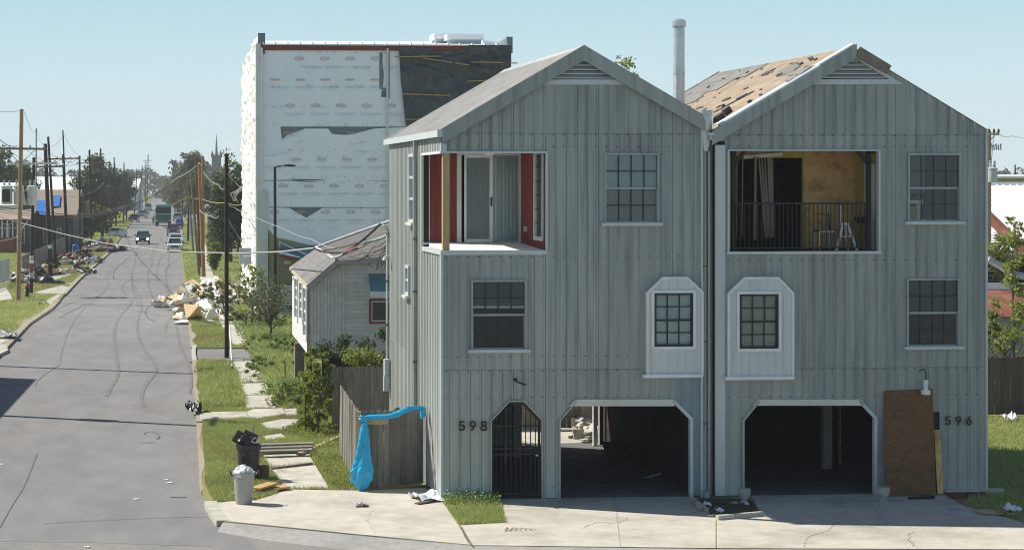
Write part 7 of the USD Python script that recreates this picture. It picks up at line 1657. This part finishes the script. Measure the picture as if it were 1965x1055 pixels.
    po('licence_plate', B().box(-.17, .17, L / 2 + .081, L / 2 + .09, .40, .52), WHITE); po('rear_plate', B().box(-.17, .17, -L / 2 - .1, -L / 2 - .091, .58, .70), WHITE)
    if kind == 'pickup': po('load_bed', B().box(-W / 2 + .12, W / 2 - .12, -L / 2 + .1, -.6, 1.0, 1.004), IRON)
    return t
RA = .06
vehicle('green_suv', 'car', 'dark green small off-roader driving towards us with its headlights on', 272, 469.5, 27, 'suv', car_paint('green', (.02, .10, .095)), RA, True, W=1.70)
vehicle('white_pickup', 'car', 'white pickup with black grille parked at the right kerb, nearest of the parked row', 333, 484.5, 29.5, 'pickup', car_paint('white', (.62, .62, .60)), RA, W=1.80)
vehicle('silver_car', 'car', 'pale car parked close behind the white pickup', 335.5, 471, 27, 'sedan', car_paint('pale_blue', (.50, .54, .58)), RA)
vehicle('dark_pickup', 'car', 'maroon black pickup with bright bumper parked behind the pale car', 330.5, 452.5, 25, 'pickup', car_paint('maroon', (.09, .035, .04)), RA, W=1.85)
vehicle('blue_van', 'car', 'bright blue small van parked half on the right verge', 343.5, 437, 15, 'van', car_paint('royal_blue', (.02, .06, .26)), RA, W=1.75)
vehicle('teal_pickup', 'car', 'pale green blue pickup parked beyond the blue van', 339, 424.5, 17, 'pickup', car_paint('teal', (.30, .46, .48)), RA, front=False)
vehicle('silver_car', 'car', 'silver blue car parked beyond the pale green pickup', 339.5, 408.5, 13, 'sedan', car_paint('steel_blue', (.26, .36, .46)), RA)
vehicle('white_van', 'car', 'white van far up the street on the right', 339, 400, 9.5, 'van', car_paint('clean_white', (.72, .72, .72)), RA)
vehicle('blue_car', 'car', 'small blue and white car far up the street left of the white van', 329, 395, 8.5, 'suv', car_paint('sky_blue', (.16, .36, .60)), RA)
vehicle('white_sedan', 'car', 'white sedan with its back to us parked on the left verge', 223, 455.5, 22.5, 'sedan', car_paint('off_white', (.66, .65, .62)), RA - .28, front=False)
vehicle('red_pickup', 'car', 'dark red pickup parked tail towards us at the left kerb', 255.5, 427, 17, 'pickup', car_paint('dark_red', (.17, .02, .03)), RA - .1, front=False)
vehicle('blue_pickup', 'car', 'blue grey pickup with chrome bumper parked beyond the red pickup', 271.5, 419.5, 17, 'pickup', car_paint('blue_grey', (.10, .22, .28)), RA - .1)
vehicle('silver_suv', 'car', 'silver car just beyond the blue grey pickup', 280, 411, 12, 'suv', car_paint('silver', (.44, .45, .45)), RA)
vehicle('white_van', 'car', 'white topped van on the left far up the street', 283.5, 405, 13, 'van', car_paint('cream_white', (.72, .71, .68)), RA)
tf = vehicle('silver_sedan', 'car', 'silver green sedan parked in the yard behind the brown fence', 98, 470, None, 'sedan', car_paint('silver_green', (.30, .33, .30)), -1.15, scale=1.0)
# rubbish lorry seen from behind
y = gy(434, -.1); x = (311 - CX) * y / FOC; k = 30.5 * y / FOC / 2.5
t = thing('garbage_truck', 'big dark green garbage truck in the middle of the street', 'truck', (x, y + 3, -.1), RA)
GT = car_paint('truck_green', (.012, .10, .06))
def go(nm, b, m, sm=False): 
    if isinstance(b, B): b = b.get()
    return obj(nm, (np.asarray(b[0]) * k, b[1]), m, t, sm, local=True)
go('body', bevel_ext([(-2.6, 1.0), (-2.9, 1.9), (-2.6, 2.9), (-2.0, 3.35), (3.0, 3.35), (3.0, 1.0)], 2.45, .12), GT, 30)
go('hopper', B().box(-1.02, 1.02, -2.95, -2.55, 2.05, 3.0), DARK); go('hopper_lip', B().box(-1.2, 1.2, -3.02, -2.8, 1.85, 2.0), M('pale_green_edge', (.30, .45, .38), rough=.5))
go('tailgate', bevel_ext([(-3.05, .75), (-3.1, 1.3), (-2.95, 1.84), (-2.6, 1.84), (-2.5, .75)], 2.4, .08), GT); go('tailgate_panel', B().box(-.6, .6, -3.13, -3.05, .85, 1.4), M('dull_green', (.05, .10, .09), rough=.6))
go('bumper', B().box(-1.2, 1.2, -2.95, -2.6, .5, .72), IRON); go('cab', bevel_ext([(3.05, .9), (3.05, 2.6), (4.3, 2.6), (4.7, 1.6), (4.7, .7)], 2.3, .1), GT, 30)
for s in (-1, 1):
    go('rear_light', B().box(s * 1.0 - .13, s * 1.0 + .13, -3.14, -3.0, .78, .92), PAPER)
    go('side_rail', B().bar((s * 1.24, -2.7, 1.9), (s * 1.24, -2.0, 3.3), .06, .08), PALEGREEN)
    for yy in (-1.9, -.8, 3.6):
        go('wheel', B().lathe([(0, -.25), (.48, -.25), (.5, -.2), (.5, .2), (.48, .25), (0, .25)], sides=18, frame=trans(s * .98, yy, .5) @ trimesh.transformations.rotation_matrix(PI / 2, (0, 1, 0))), RUBBER)
# a worker walking beside the truck
import manifold3d as m3
def person(label, base, h, top, legs, skin, hair, face=PI):
    t = thing('person', label, 'person', base, face); s = h / 1.75
    J = {'hip': (0, 0, .95, .15), 'chest': (0, .02, 1.28, .165), 'neck': (0, .03, 1.48, .06), 'sl': (-.19, .02, 1.40, .065), 'sr': (.19, .02, 1.40, .065), 'el': (-.26, -.02, 1.13, .045), 'er': (.27, .03, 1.13, .045), 'wl': (-.24, .12, .92, .032), 'wr': (.26, .16, .95, .032),
         'hl': (-.09, 0, .92, .10), 'hr': (.09, 0, .92, .10), 'kl': (-.10, .10, .50, .062), 'kr': (.10, -.05, .50, .062), 'al': (-.10, .12, .08, .043), 'ar': (.10, -.20, .10, .043), 'tl': (-.10, .28, .04, .035), 'tr': (.10, -.06, .04, .035)}
    def sph(j): x, y, z, r = J[j]; return m3.Manifold.sphere(r * s, 14).translate((x * s, y * s, z * s))
    def chain(*pairs):
        out = None
        for a, b_ in pairs:
            q = m3.Manifold.batch_hull([sph(a), sph(b_)]); out = q if out is None else out + q
        m = out.to_mesh(); tm_ = trimesh.Trimesh(m.vert_properties[:, :3], m.tri_verts); return tm_
    body = chain(('chest', 'neck'), ('sl', 'el'), ('el', 'wl'), ('sr', 'er'), ('er', 'wr'), ('hip', 'chest'), ('sl', 'sr'), ('hip', 'hl'), ('hip', 'hr'), ('hl', 'kl'), ('kl', 'al'), ('hr', 'kr'), ('kr', 'ar'), ('al', 'tl'), ('ar', 'tr'))
    b = B().mesh(body); hd = trimesh.creation.icosphere(2, 1); hd.vertices *= [.075 * s, .095 * s, .115 * s]; b.mesh(hd, trans(0, .05 * s, 1.63 * s)); b.bar((0, .13 * s, 1.64 * s), (0, .16 * s, 1.60 * s), .025, .03)
    for w, sg in (('wl', -1), ('wr', 1)):
        x, yy, z, r = J[w]
        for q in range(4): b.tube([np.array((x + (q - 1.5) * .02, yy + .02, z - .03)) * s, np.array((x + (q - 1.5) * .022, yy + .04, z - .10)) * s, np.array((x + (q - 1.5) * .02, yy + .06, z - .15 - .01 * (q in (1, 2)))) * s], .009 * s, 5)
        b.tube([np.array((x - sg * .03, yy + .03, z - .03)) * s, np.array((x - sg * .055, yy + .06, z - .08)) * s], .010 * s, 5)
    obj('body', b, skin, t, 50, local=True)
    def shell(*pairs, g=1.16):
        old = dict(J)
        for kk in J: J[kk] = (*J[kk][:3], J[kk][3] * g)
        r_ = chain(*pairs); J.update(old); return r_
    obj('shirt', B().mesh(shell(('hip', 'chest'), ('sl', 'sr'), ('sl', 'el'), ('sr', 'er'))), top, t, 50, local=True)
    obj('trousers', B().mesh(shell(('hip', 'hl'), ('hip', 'hr'), ('hl', 'kl'), ('kl', 'al'), ('hr', 'kr'), ('kr', 'ar'))), legs, t, 50, local=True)
    hm = trimesh.creation.icosphere(2, 1); hm.vertices *= [.085 * s, .10 * s, .075 * s]; obj('hair', B().mesh(hm, trans(0, .03 * s, 1.69 * s)), hair, t, True, local=True)
    return t
g = G(294.5, 430, -.1)
person('person in a pale shirt and dark trousers walking beside the garbage truck', g, 1.78, M('pale_shirt', (.55, .52, .42), rough=.9), M('dark_trousers', (.03, .03, .04), rough=.9), M('brown_skin', (.16, .09, .06), rough=.6), M('black_hair', (.015, .012, .01), rough=.8))

# ================================================================ BUILDINGS AND LOTS ON THE LEFT
def simple_house(name, label, x0, x1, y, d, z_e, z_r, wall, roof, wins=(), yawslope='front', overhang=.4):
    t = thing(name, label, 'house', ((x0 + x1) / 2, y, 0))
    obj('wall', B().box(x0, x1, y, y + d, 0, z_e), wall, t)
    n = 6
    for k in range(n):
        a, c = k / n, (k + 1) / n
        obj('roof_course', slabq([(x0 - overhang, y - overhang + (d / 2 + overhang) * a, z_e + (z_r - z_e) * a), (x1 + overhang, y - overhang + (d / 2 + overhang) * a, z_e + (z_r - z_e) * a), (x1 + overhang, y - overhang + (d / 2 + overhang) * c - .02, z_e + (z_r - z_e) * c), (x0 - overhang, y - overhang + (d / 2 + overhang) * c - .02, z_e + (z_r - z_e) * c)], .06 + .015 * (k % 2)), roof, t)
    obj('roof_back', slabq([(x0 - overhang, y + d / 2, z_r), (x1 + overhang, y + d / 2, z_r), (x1 + overhang, y + d + overhang, z_e), (x0 - overhang, y + d + overhang, z_e)]), roof, t)
    for s in (x0 + .02, x1 - .02): obj('gable', B().add([(s, y, z_e - .1), (s, y + d, z_e - .1), (s, y + d / 2, z_r - .08)], [[0, 1, 2]]), wall, t)
    for (a, c, z0, z1) in wins:
        w = part('window', t); obj('frame', B().prism(sbox(a - .08, z0 - .08, c + .08, z1 + .08).difference(sbox(a, z0, c, z1)), (0, y - .06, 0), (1, 0, 0), (0, 0, 1), (0, 1, 0), .06), WHITE, w); obj('pane', B().box(a, c, y - .03, y - .02, z0, z1), CARGLASS, w)
    return t
yb = 196.0; X = lambda px, y: A(px, 0, y)[0]; Z = lambda py, y: A(0, py, y)[2]
DIMWALL = M('dim_grey_wall', (.15, .145, .135), (.11, .105, .10), rough=.9, scale=2)
BROWNROOF = M('brown_shingle_roof', (.34, .27, .215), (.27, .21, .165), rough=.95, scale=4)
ht_ = simple_house('patched_house', 'low house with brown roof patched with two blue tarpaulins', X(66, yb), X(141, yb), yb, 9, Z(413, yb), Z(364, yb + 4.5), DIMWALL, BROWNROOF, [(X(84, yb), X(90, yb), .8, 2.2), (X(110, yb), X(116, yb), .8, 2.2)])
def roofpt(px, py, up=.09):
    z_e, z_r = Z(413, yb), Z(364, yb + 4.5); o = np.array([0, 0, EYE]); d = np.array([(px - CX) / FOC, 1, -(py - YH) / FOC]); sl = (z_r - z_e) / 4.9
    t = (z_e + up - EYE + sl * -(yb - .4)) / (d[2] - sl); return o + d * t
for k, q in enumerate([[(66, 413), (90, 412), (91, 385), (70, 384)], [(99, 397), (114, 395), (116, 374), (100, 375)]]):
    single('roof_tarpaulin', slabq([roofpt(*p, .16) for p in q], .03), BLUETARP_DK, ['larger bright blue tarpaulin on the left of the brown roof', 'smaller blue tarpaulin high on the brown roof'][k], 'tarpaulin')
simple_house('long_shed', 'long white roofed building far behind the brown roofed house', X(52, 330), X(150, 330), 330, 22, Z(366, 330), Z(339, 341), WHITE_DIRTY, WHITE_METAL)
simple_house('long_shed', 'pale metal roofed shed behind the far left trees', X(205, 500), X(262, 500), 500, 22, Z(362, 500), Z(343, 511), WHITE_DIRTY, WHITE_METAL)
yl = 190.0
pt = simple_house('porch_house', 'cluttered porch house with grey walls and low brick front at the left edge', X(-60, yl), X(54, yl), yl, 7, Z(420, yl), Z(402, yl + 3.5), DIMWALL, BROWNROOF, [(X(4, yl), X(12, yl), 1.4, 2.8), (X(18, yl), X(24, yl), 1.4, 2.8), (X(40, yl), X(46, yl), 1.0, 2.6)])
obj('porch_roof', slabq([(X(-40, yl - 3), yl - 3, Z(421, yl - 3)), (X(42, yl - 3), yl - 3, Z(421, yl - 3)), (X(42, yl), yl - .1, Z(416, yl)), (X(-40, yl), yl - .1, Z(416, yl))]), BROWNROOF, pt)
obj('brick_base', B().box(X(-40, yl - 3), X(28, yl - 3), yl - 3, yl - 2.7, 0, Z(456, yl - 3)), M('brick_orange', (.26, .12, .06), (.20, .09, .05), rough=.9, scale=6), pt)
for px in (4, 14, 24, 33): obj('porch_post', B().box(X(px, yl - 3) - .06, X(px, yl - 3) + .06, yl - 2.95, yl - 2.83, 0, Z(421, yl - 3)), WHITE_DIRTY, pt)
obj('porch_rail', B().box(X(-40, yl - 3), X(33, yl - 3), yl - 2.9, yl - 2.84, Z(437, yl - 3) - .03, Z(437, yl - 3) + .03), WHITE_DIRTY, pt)
simple_house('white_house', 'white gabled house behind the leftmost transformer', X(-40, 230), X(26, 230), 230, 8, Z(394, 230), Z(350, 234), WHITE, WHITE_METAL)
simple_house('grey_house_far', 'grey shed beyond the bare poles on the right', X(398, 200), X(424, 200), 200, 8, Z(400, 200), Z(392, 204), STEEL_GREY, ROOFGREY)
simple_house('roadside_shed', 'small pale shed beside the parked cars on the right', X(362, 250), X(372, 250), 250, 5, Z(420, 250), Z(411, 252), WHITE_DIRTY, ROOFGREY)
FENCE_BR = M('brown_board_fence', (.30, .245, .205), (.23, .185, .155), rough=.9, scale=4, st=(3, 3, .4), var=.2)
picket_fence('board_fence', 'long brown board fence along the left-hand yard', (X(43, 136.5), 136.5), (X(145, 205), 205), 1.62, 1.62, .40, FENCE_BR, seed=12, dog=False, t=.03)
# chain link at the left edge
cl = thing('wire_fence', 'grey wire mesh fence and gate at the left edge', 'fence', (X(10, 128), 128, 0)); q0, q1 = np.array([X(-40, 120), 120.]), np.array([X(18, 133), 133.])
for s in np.linspace(0, 1, 6): p = q0 + (q1 - q0) * s; obj('post', B().tube([(p[0], p[1], 0), (p[0], p[1], 1.7)], .035), GALV, cl)
for z in (.1, 1.6): obj('rail', B().tube([(q0[0], q0[1], z), (q1[0], q1[1], z)], .022), GALV, cl)
ms = B()
for s in np.linspace(0, 1, 110):
    for sg in (-1, 1):
        a = q0 + (q1 - q0) * s; c = q0 + (q1 - q0) * np.clip(s + sg * .11, 0, 1); h = min(1.5, 1.5 * abs(np.clip(s + sg * .11, 0, 1) - s) / .11 + 1e-3); ms.tube([(a[0], a[1], .1), (c[0], c[1], .1 + h)], .007, 3, cap=False)
obj('wire_mesh', ms, GALV, cl).SetCustomDataByKey('kind', 'stuff')
rg = np.random.default_rng(63)
ys = np.linspace(76, 210, 60); lv = Polygon(list(zip(xl(ys) - .25, ys)) + [(X(140, 205), 205), (X(40, 138), 138), (X(-30, 110), 110), (X(-60, 76), 76)]).difference(HARDU)
grass('grass', lv, 52000, .13, .03, BLADE, 'green grass along the left verge', 8, (.4, .38, 2)); grass('dry_grass', lv, 16000, .13, .03, BLADE_DRY, 'dry grass along the left verge', 9, (.4, .5, 7))
ys = np.linspace(205, 430, 40); lv2 = Polygon(list(zip(xl(ys) - .2, ys)) + [(X(150, 430), 430), (X(60, 205), 205)]); grass('grass', lv2, 30000, .2, .09, BLADE, 'grass far along the left verge', 10, (.15, .34, 3))
yard = Polygon([(X(-40, 140), 140), (X(40, 140), 140), (X(130, 200), 200), (X(60, 190), 190), (X(-40, 186), 186)]); grass('grass', yard, 26000, .15, .05, BLADE, 'mown grass in the yard behind the brown fence', 11, (.3, .3, 3))
# ---- rubbish heaps
def heap(name, label, c, sx, sy, h, n, seed, mats, boards=.35, cat='rubbish heap', sz=(.25, .8)):
    r = np.random.default_rng(seed); t = thing(name, label, cat, (c[0], c[1], 0))
    core = trimesh.creation.icosphere(2, 1.0); core.vertices *= [sx * .75, sy * .75, h * .55]; core.vertices[:, 2] = np.maximum(core.vertices[:, 2], -.02); core.vertices += (meshkit.noise(core.vertices * 1.7, seed)[:, None] - .5) * h * .35
    obj('heap_core', B().mesh(core, trans(c[0], c[1], 0)), mats[-1], t)
    for k in range(n):
        a = r.uniform(0, 2 * PI); d = math.sqrt(r.uniform(0, 1)); p = np.array([c[0] + sx * d * math.cos(a), c[1] + sy * d * math.sin(a), h * (1 - d) * r.uniform(.5, 1.0) + .05]); s = r.uniform(*sz)
        if r.random() < boards:
            q = r.uniform(0, PI); e = np.array([math.cos(q), math.sin(q), r.uniform(-.35, .35)]) * s; obj('board', B().bar(p - e, p + e, r.uniform(.06, .2), .04), mats[k % len(mats)], t)
        elif r.random() < .6:
            m = trimesh.creation.icosphere(1, s * .38); m.vertices *= r.uniform(.6, 1.3, 3) * [1, 1, .7]; m.vertices += r.normal(0, s * .04, m.vertices.shape); obj('bag', B().mesh(m, trans(*p)), mats[k % len(mats)], t)
        else:
            u, v = np.meshgrid(np.linspace(-1, 1, 5), np.linspace(-1, 1, 5), indexing='ij'); qz = (meshkit.noise(np.stack([u * 1.3, v * 1.3, 0 * u + k], -1), seed) - .5) * s * .9; q = r.uniform(0, PI); tl = r.uniform(-.7, .7)
            obj('sheet', B().grid(np.stack([p[0] + s * .6 * (u * math.cos(q) - v * math.sin(q)), p[1] + s * .6 * (u * math.sin(q) + v * math.cos(q)), p[2] + qz + tl * u * s * .4], -1)), mats[k % len(mats)], t)
    return t
JUNK = [PAPER, FOAM_TAN, STEEL_GREY, RUST, WHITE_DIRTY, FENCE_BR, CANGREY, BLACKPL, BRICKRED, FENCE_DARK, DIRT]
heap('rubbish_heap', 'large mixed rubbish heap on the left kerb below the white sedan', G(190, 480), 2.6, 9, 1.3, 85, 201, JUNK, sz=(.35, 1.0))
heap('rubbish_heap', 'heap with chairs and red scraps beside the blue drum', G(152, 497), 1.7, 4, 1.2, 45, 202, [BLACKPL, RUST, BRICKRED, STEEL_GREY, FENCE_DARK, PAPER, DIRT], sz=(.3, .8))
heap('rubbish_heap', 'row of white and rusty scraps in front of the brown fence', G(127, 507), 2.3, 4, .9, 40, 203, [PAPER, RUST, BRICKRED, WHITE_DIRTY, DIRT], sz=(.3, .8))
heap('rubbish_heap', 'white bags and a tan mattress piled against the brown fence', G(84, 527), 2.0, 2.6, 1.0, 30, 204, [FOAM_TAN, PAPER, WHITE_DIRTY, PAPER, DIRT], .2, sz=(.35, .8))
heap('rubbish_heap', 'white rubbish beside the dark pole with the number plate', G(48, 542), 1.3, 2.2, 1.1, 24, 205, [PAPER, WHITE_DIRTY, PAPER, PALEGREEN, DIRT], .15, sz=(.35, .7))
heap('rubbish_heap', 'black and grey scraps at the road edge below the long heap', G(150, 523), 1.3, 3.2, .6, 30, 206, [BLACKPL, STEEL_GREY, PAPER, FENCE_DARK, DIRT], sz=(.2, .6))
heap('rubbish_heap', 'low scatter of scraps on the sandy edge of the road', G(176, 502), 1.2, 4, .35, 26, 207, [PAPER, RUST, FENCE_DARK, BLUETARP_DK, DIRT], sz=(.15, .45))
g = G(149, 491); t = thing('blue_drum', 'upright blue plastic drum in the rubbish by the dark pole', 'drum', (g[0] - .2, g[1], 0)); obj('shell', B().lathe([(0, 0), (.27, 0), (.29, .1), (.29, 1.0), (.25, 1.05), (0, 1.04)], sides=16), BLUETARP_DK, t, 30, local=True); obj('band', B().lathe([(.295, .35), (.30, .4), (.295, .45)], sides=16), PAPER, t, local=True)
g = G(89, 545); m = trimesh.creation.icosphere(2, 1); m.vertices *= [.55, .5, .5]; m.vertices[:, 2] = np.maximum(m.vertices[:, 2], -.1); m.vertices += (meshkit.noise(m.vertices * 5, 3)[:, None] - .5) * .1
single('black_bag', B().mesh(m, trans(g[0], g[1], .1)), BLACKPL, 'full black rubbish bag on the left verge below the black pole', 'bag', smooth=30)
single('black_bag', B().mesh(m, trans(G(108, 545)[0], G(108, 545)[1], .02) @ np.diag([1.1, .8, .5, 1])), BLACKPL, 'flattened black bag right of the full black bag', 'bag', smooth=30)
g = G(10, 650); crumple_sheet('grey_sheet', G(14, 648), .42, .8, .25, STEEL_GREY, 'grey metal sheet lying at the left road edge', 41); crumple_sheet('pale_scrap', G(372, 792), .22, .5, .3, BLACKPL, 'black scrap in the gutter by the concrete crossing', 42)
crumple_sheet('pale_scrap', G(78, 585), .12, .2, .12, BLACKPL, 'small dark scrap on the left verge edge', 43); crumple_sheet('white_scrap', G(523, 779), .11, .15, .1, PAPER, 'small white scrap by the concrete crossing', 44); crumple_sheet('white_scrap', G(553, 722), .5, .5, .1, PAPER, 'white sheet lying in the grass before the old house', 45)
# the heap of foam boards on the right verge
fh = G(415, 600); r = np.random.default_rng(220)
ft = thing('foam_heap', 'wide heap of white and tan foam insulation on the right verge', 'rubbish heap', (G(405, 590)[0], G(405, 590)[1], 0))
hc = np.array([G(405, 590)[0], G(405, 590)[1]])
core = trimesh.creation.icosphere(3, 1.0); core.vertices *= [2.1, 6.5, 1.0]; core.vertices[:, 2] = np.maximum(core.vertices[:, 2], -.02); core.vertices += (meshkit.noise(core.vertices * 1.2, 3)[:, None] - .5) * .6
obj('heap_core', B().mesh(core, trans(hc[0] + .3, hc[1] + 2.5, 0)), FOAM_WHITE, ft)
for k in range(130):
    a = r.uniform(0, 2 * PI); d = math.sqrt(r.uniform(0, 1)); p = np.array([hc[0] + .0 + 2.9 * d * math.cos(a), hc[1] + 2.5 + 8.5 * d * math.sin(a), 1.5 * (1 - d) * r.uniform(.6, 1.1) + .06]); s = r.uniform(.3, .85)
    u, v = np.meshgrid(np.linspace(-1, 1, 6), np.linspace(-1, 1, 6), indexing='ij'); bend = (meshkit.noise(np.stack([u * 1.1, v * 1.1, 0 * u + k * 3.1], -1), 7) - .5) * s * .9; q = r.uniform(0, PI); tl, t2 = r.uniform(-.8, .8, 2)
    top_ = np.stack([p[0] + s * .7 * (u * math.cos(q) - v * .7 * math.sin(q)), p[1] + s * .7 * (u * math.sin(q) + v * .7 * math.cos(q)), p[2] + bend + tl * u * s * .45 + t2 * v * s * .3], -1)
    obj('foam_board', B().grid(top_).grid(top_ - [0, 0, .07]), FOAM_WHITE if r.random() < .72 else FOAM_TAN, ft, 30)
def board(name, pts, z, mat, label, t=.06):
    P = [G(x, y, zz) for (x, y), zz in zip(pts, z)]
    return single(name, slabq(P, t), mat, label, 'board')
board('foam_sheet', [(358, 612), (389, 608), (382, 585), (353, 583)], [.05, .12, .95, .75], FOAM_TAN, 'large tan foam sheet tilted up at the front of the foam heap')
board('foam_sheet', [(392, 614), (423, 609), (410, 592), (402, 595)], [.05, .1, .55, .5], FOAM_WHITE, 'white pointed sheet at the right front of the foam heap')
board('foam_sheet', [(330, 608), (350, 611), (349, 606), (332, 605)], [.02, .05, .12, .05], FOAM_TAN, 'tan strip lying on the road before the foam heap', .04)
board('foam_sheet', [(332, 618), (362, 617), (360, 613), (345, 614)], [.01, .05, .08, .03], FOAM_WHITE, 'pale strip on the road edge in front of the tan sheet', .04)
board('foam_sheet', [(318, 581), (336, 583), (334, 580), (320, 579.5)], [-.07, -.06, -.05, -.06], FOAM_TAN, 'small tan strip lying alone on the road', .03)
board('foam_sheet', [(330, 594), (343, 595), (344, 590), (332, 589)], [.02, .06, .2, .12], FOAM_WHITE, 'white block on the road beside the foam heap', .1)
board('foam_sheet', [(336, 606), (350, 606), (350, 598), (338, 600)], [.04, .1, .3, .2], FOAM_WHITE, 'white block left of the large tan sheet', .1)
board('foam_sheet', [(372, 618), (412, 616), (402, 612), (388, 612)], [.02, .03, .07, .06], PAPER, 'flat white film on the grass at the foot of the foam heap', .03)
board('foam_sheet', [(442, 560), (460, 566), (463, 536), (456, 538)], [.3, .3, 2.1, 2.0], FOAM_WHITE, 'tall white sheet leaning against the wrapped wall')
board('orange_board', [(466, 572), (472, 577), (474, 562), (467, 560)], [.5, .5, 1.2, 1.2], ORANGE, 'orange board in the bushes by the pale corner pier', .03)
# ================================================================ RIGHT-HAND BACKGROUND
ry = 66.0
t = thing('rusty_shed', 'low shed with rust red corrugated roof and broken rafters on the right', 'shed', (X(1940, ry), ry, 0))
xa, xb = X(1860, ry), X(2080, ry)
obj('wall', B().box(xa, xb, ry + .3, ry + 8, 0, Z(609, ry) - .0), M('shed_wall', (.26, .29, .29), (.21, .24, .24), rough=.9), t)
def rq(py0, y0, py1, y1, xs): return [(xs[0], y0, Z(py0, y0)), (xs[1], y0, Z(py0, y0)), (xs[1], y1, Z(py1, y1)), (xs[0], y1, Z(py1, y1))]
n = 12
for k in range(n):
    xs = (xa + (xb - xa) * k / n, xa + (xb - xa) * (k + 1) / n - .02); bb = slabq(rq(609, ry, 556, ry + 3.2, xs), .03)
    for q in range(5): xx = xs[0] + (xs[1] - xs[0]) * (q + .5) / 5; bb.bar((xx, ry, Z(609, ry) + .015), (xx, ry + 3.2, Z(556, ry + 3.2) + .015), .05, .03)
    obj('roof_sheet', bb, RUST, t)
    bb = slabq(rq(530, ry + 4.6, 488, ry + 7.6, xs), .03)
    for q in range(5): xx = xs[0] + (xs[1] - xs[0]) * (q + .5) / 5; bb.bar((xx, ry + 4.6, Z(530, ry + 4.6) + .015), (xx, ry + 7.6, Z(488, ry + 7.6) + .015), .05, .03)
    if k > 4: obj('roof_sheet', bb, RUST, t)
obj('white_band', B().box(xa, xb, ry + 3.15, ry + 3.25, Z(556, ry + 3.2), Z(543, ry + 3.2)), WHITE_METAL, t)
obj('dark_gap', B().box(xa, xb, ry + 4.5, ry + 4.55, Z(545, ry + 4.5), Z(495, ry + 4.5)), DARK, t)
for py in (537, 528, 519, 510): obj('rafter', B().bar((xa, ry + 4.0, Z(py, ry + 4)), (X(1945, ry + 4), ry + 4.0, Z(py + 1, ry + 4)), .1, .09), FENCE_DARK if py != 519 else POLE_LIGHT, t)
obj('loose_ridge', B().tube([A(1896, 498, ry + 3.6), A(1915, 508, ry + 3.6), A(1940, 524, ry + 3.6), A(1975, 533, ry + 3.6)], .14, 6), GALV, t); obj('ridge_cap', B().bar(A(1885, 488, ry + 7.6), A(2080, 487, ry + 7.6), .3, .06), GALV, t)
wy = 105.0
t = thing('white_roofed_hall', 'large hall with bright white ribbed roof at the right edge', 'hall', (X(1940, wy), wy, 0))
za, zb2 = Z(480, wy), Z(354, wy + 13)
n = 22; xa, xb = X(1830, wy), X(2150, wy)
for k in range(n):
    x0, x1 = xa + (xb - xa) * k / n, xa + (xb - xa) * (k + 1) / n
    bb = slabq([(x0, wy, za), (x1 - .02, wy, za), (x1 - .02, wy + 13, zb2), (x0, wy + 13, zb2)], .05); bb.bar((x0, wy, za + .04), (x0, wy + 13, zb2 + .04), .07, .05); obj('roof_sheet', bb, WHITE_METAL, t)
obj('wall', B().box(xa, xb, wy + .5, wy + 25, 0, za - .05), TAN, t)
obj('red_verge', B().bar(A(1885, 404, wy - 2), A(1972, 487, wy - 6), .3, .45), RUST, t); obj('ridge', B().box(xa, xb, wy + 12.9, wy + 13.3, zb2 - .1, zb2 + .14), WHITE_METAL, t)
t = thing('olive_hall', 'olive walled hall with thin white roof beyond the white roofed hall', 'hall', (X(1940, 190), 190, 0)); obj('wall', B().box(X(1880, 190), X(2150, 190), 190, 205, 0, Z(338, 190)), M('olive_wall', (.30, .28, .16), (.26, .24, .14), rough=.9), t)
obj('roof', slabq([(X(1880, 190), 189.5, Z(338, 190)), (X(2150, 190), 189.5, Z(338, 190)), (X(2150, 190), 206, Z(333.5, 190)), (X(1880, 190), 206, Z(333.5, 190))], .2), WHITE_METAL, t)
single('far_pole', B().tube([(X(1948, 300), 300, 0), A(1948, 316, 300)], .12), POLE_DARK, 'distant dark pole above the olive walled hall', 'pole')
# ---- church tower in the distance
cy = 560.0; cx_ = X(415, cy); t = thing('church_tower', 'distant brick church tower with green spire above the trees', 'church', (cx_, cy, 0))
BRK = M('distant_brick', (.22, .17, .16), (.18, .14, .13), rough=.9); SPI = M('copper_green_spire', (.10, .24, .24), (.08, .19, .20), rough=.6)
w = 8.6 * cy / FOC; zt = Z(299, cy)
obj('tower', B().box(cx_ - w, cx_ + w, cy, cy + 2 * w, 0, zt), BRK, t); s = 2.7 * cy / FOC
obj('spire', B().lathe([(s * 1.25, zt), (s * .9, Z(290, cy)), (s * .45, Z(272, cy)), (.03, Z(257, cy))], c=(cx_, cy + w, 0), sides=8), SPI, t)
for q in range(6): u = cx_ - w + (q + .5) * 2 * w / 6; obj('merlon', B().box(u - w * .09, u + w * .09, cy, cy + .5, zt, zt + .35), BRK, t)
for sx in (-1, 1):
    for yy in (cy, cy + 2 * w): obj('pinnacle', B().lathe([(.34, zt - .5), (.34, zt + .6), (.16, zt + 1.0), (.02, Z(288, cy))], c=(cx_ + sx * w * .94, yy, 0), sides=6), BRK, t)
for q in (-.45, .0, .45): obj('louvred_opening', B().box(cx_ + q * w - w * .16, cx_ + q * w + w * .16, cy - .06, cy - .01, Z(314, cy), Z(305, cy)), SPI, t)
# ================================================================ AIR
haze_look = usdkit.material(stage, '/World/Looks/haze_air', {'v': ('principled_volume', {'color': (.93, .96, 1.0), 'density': HAZE, 'anisotropy': .0})}, [], volume='v.volume')
single('haze', B().box(-1520, 1520, -130, 1630, -2.2, 42), haze_look, 'thin pale haze filling the air along the street', 'haze', kind='stuff')
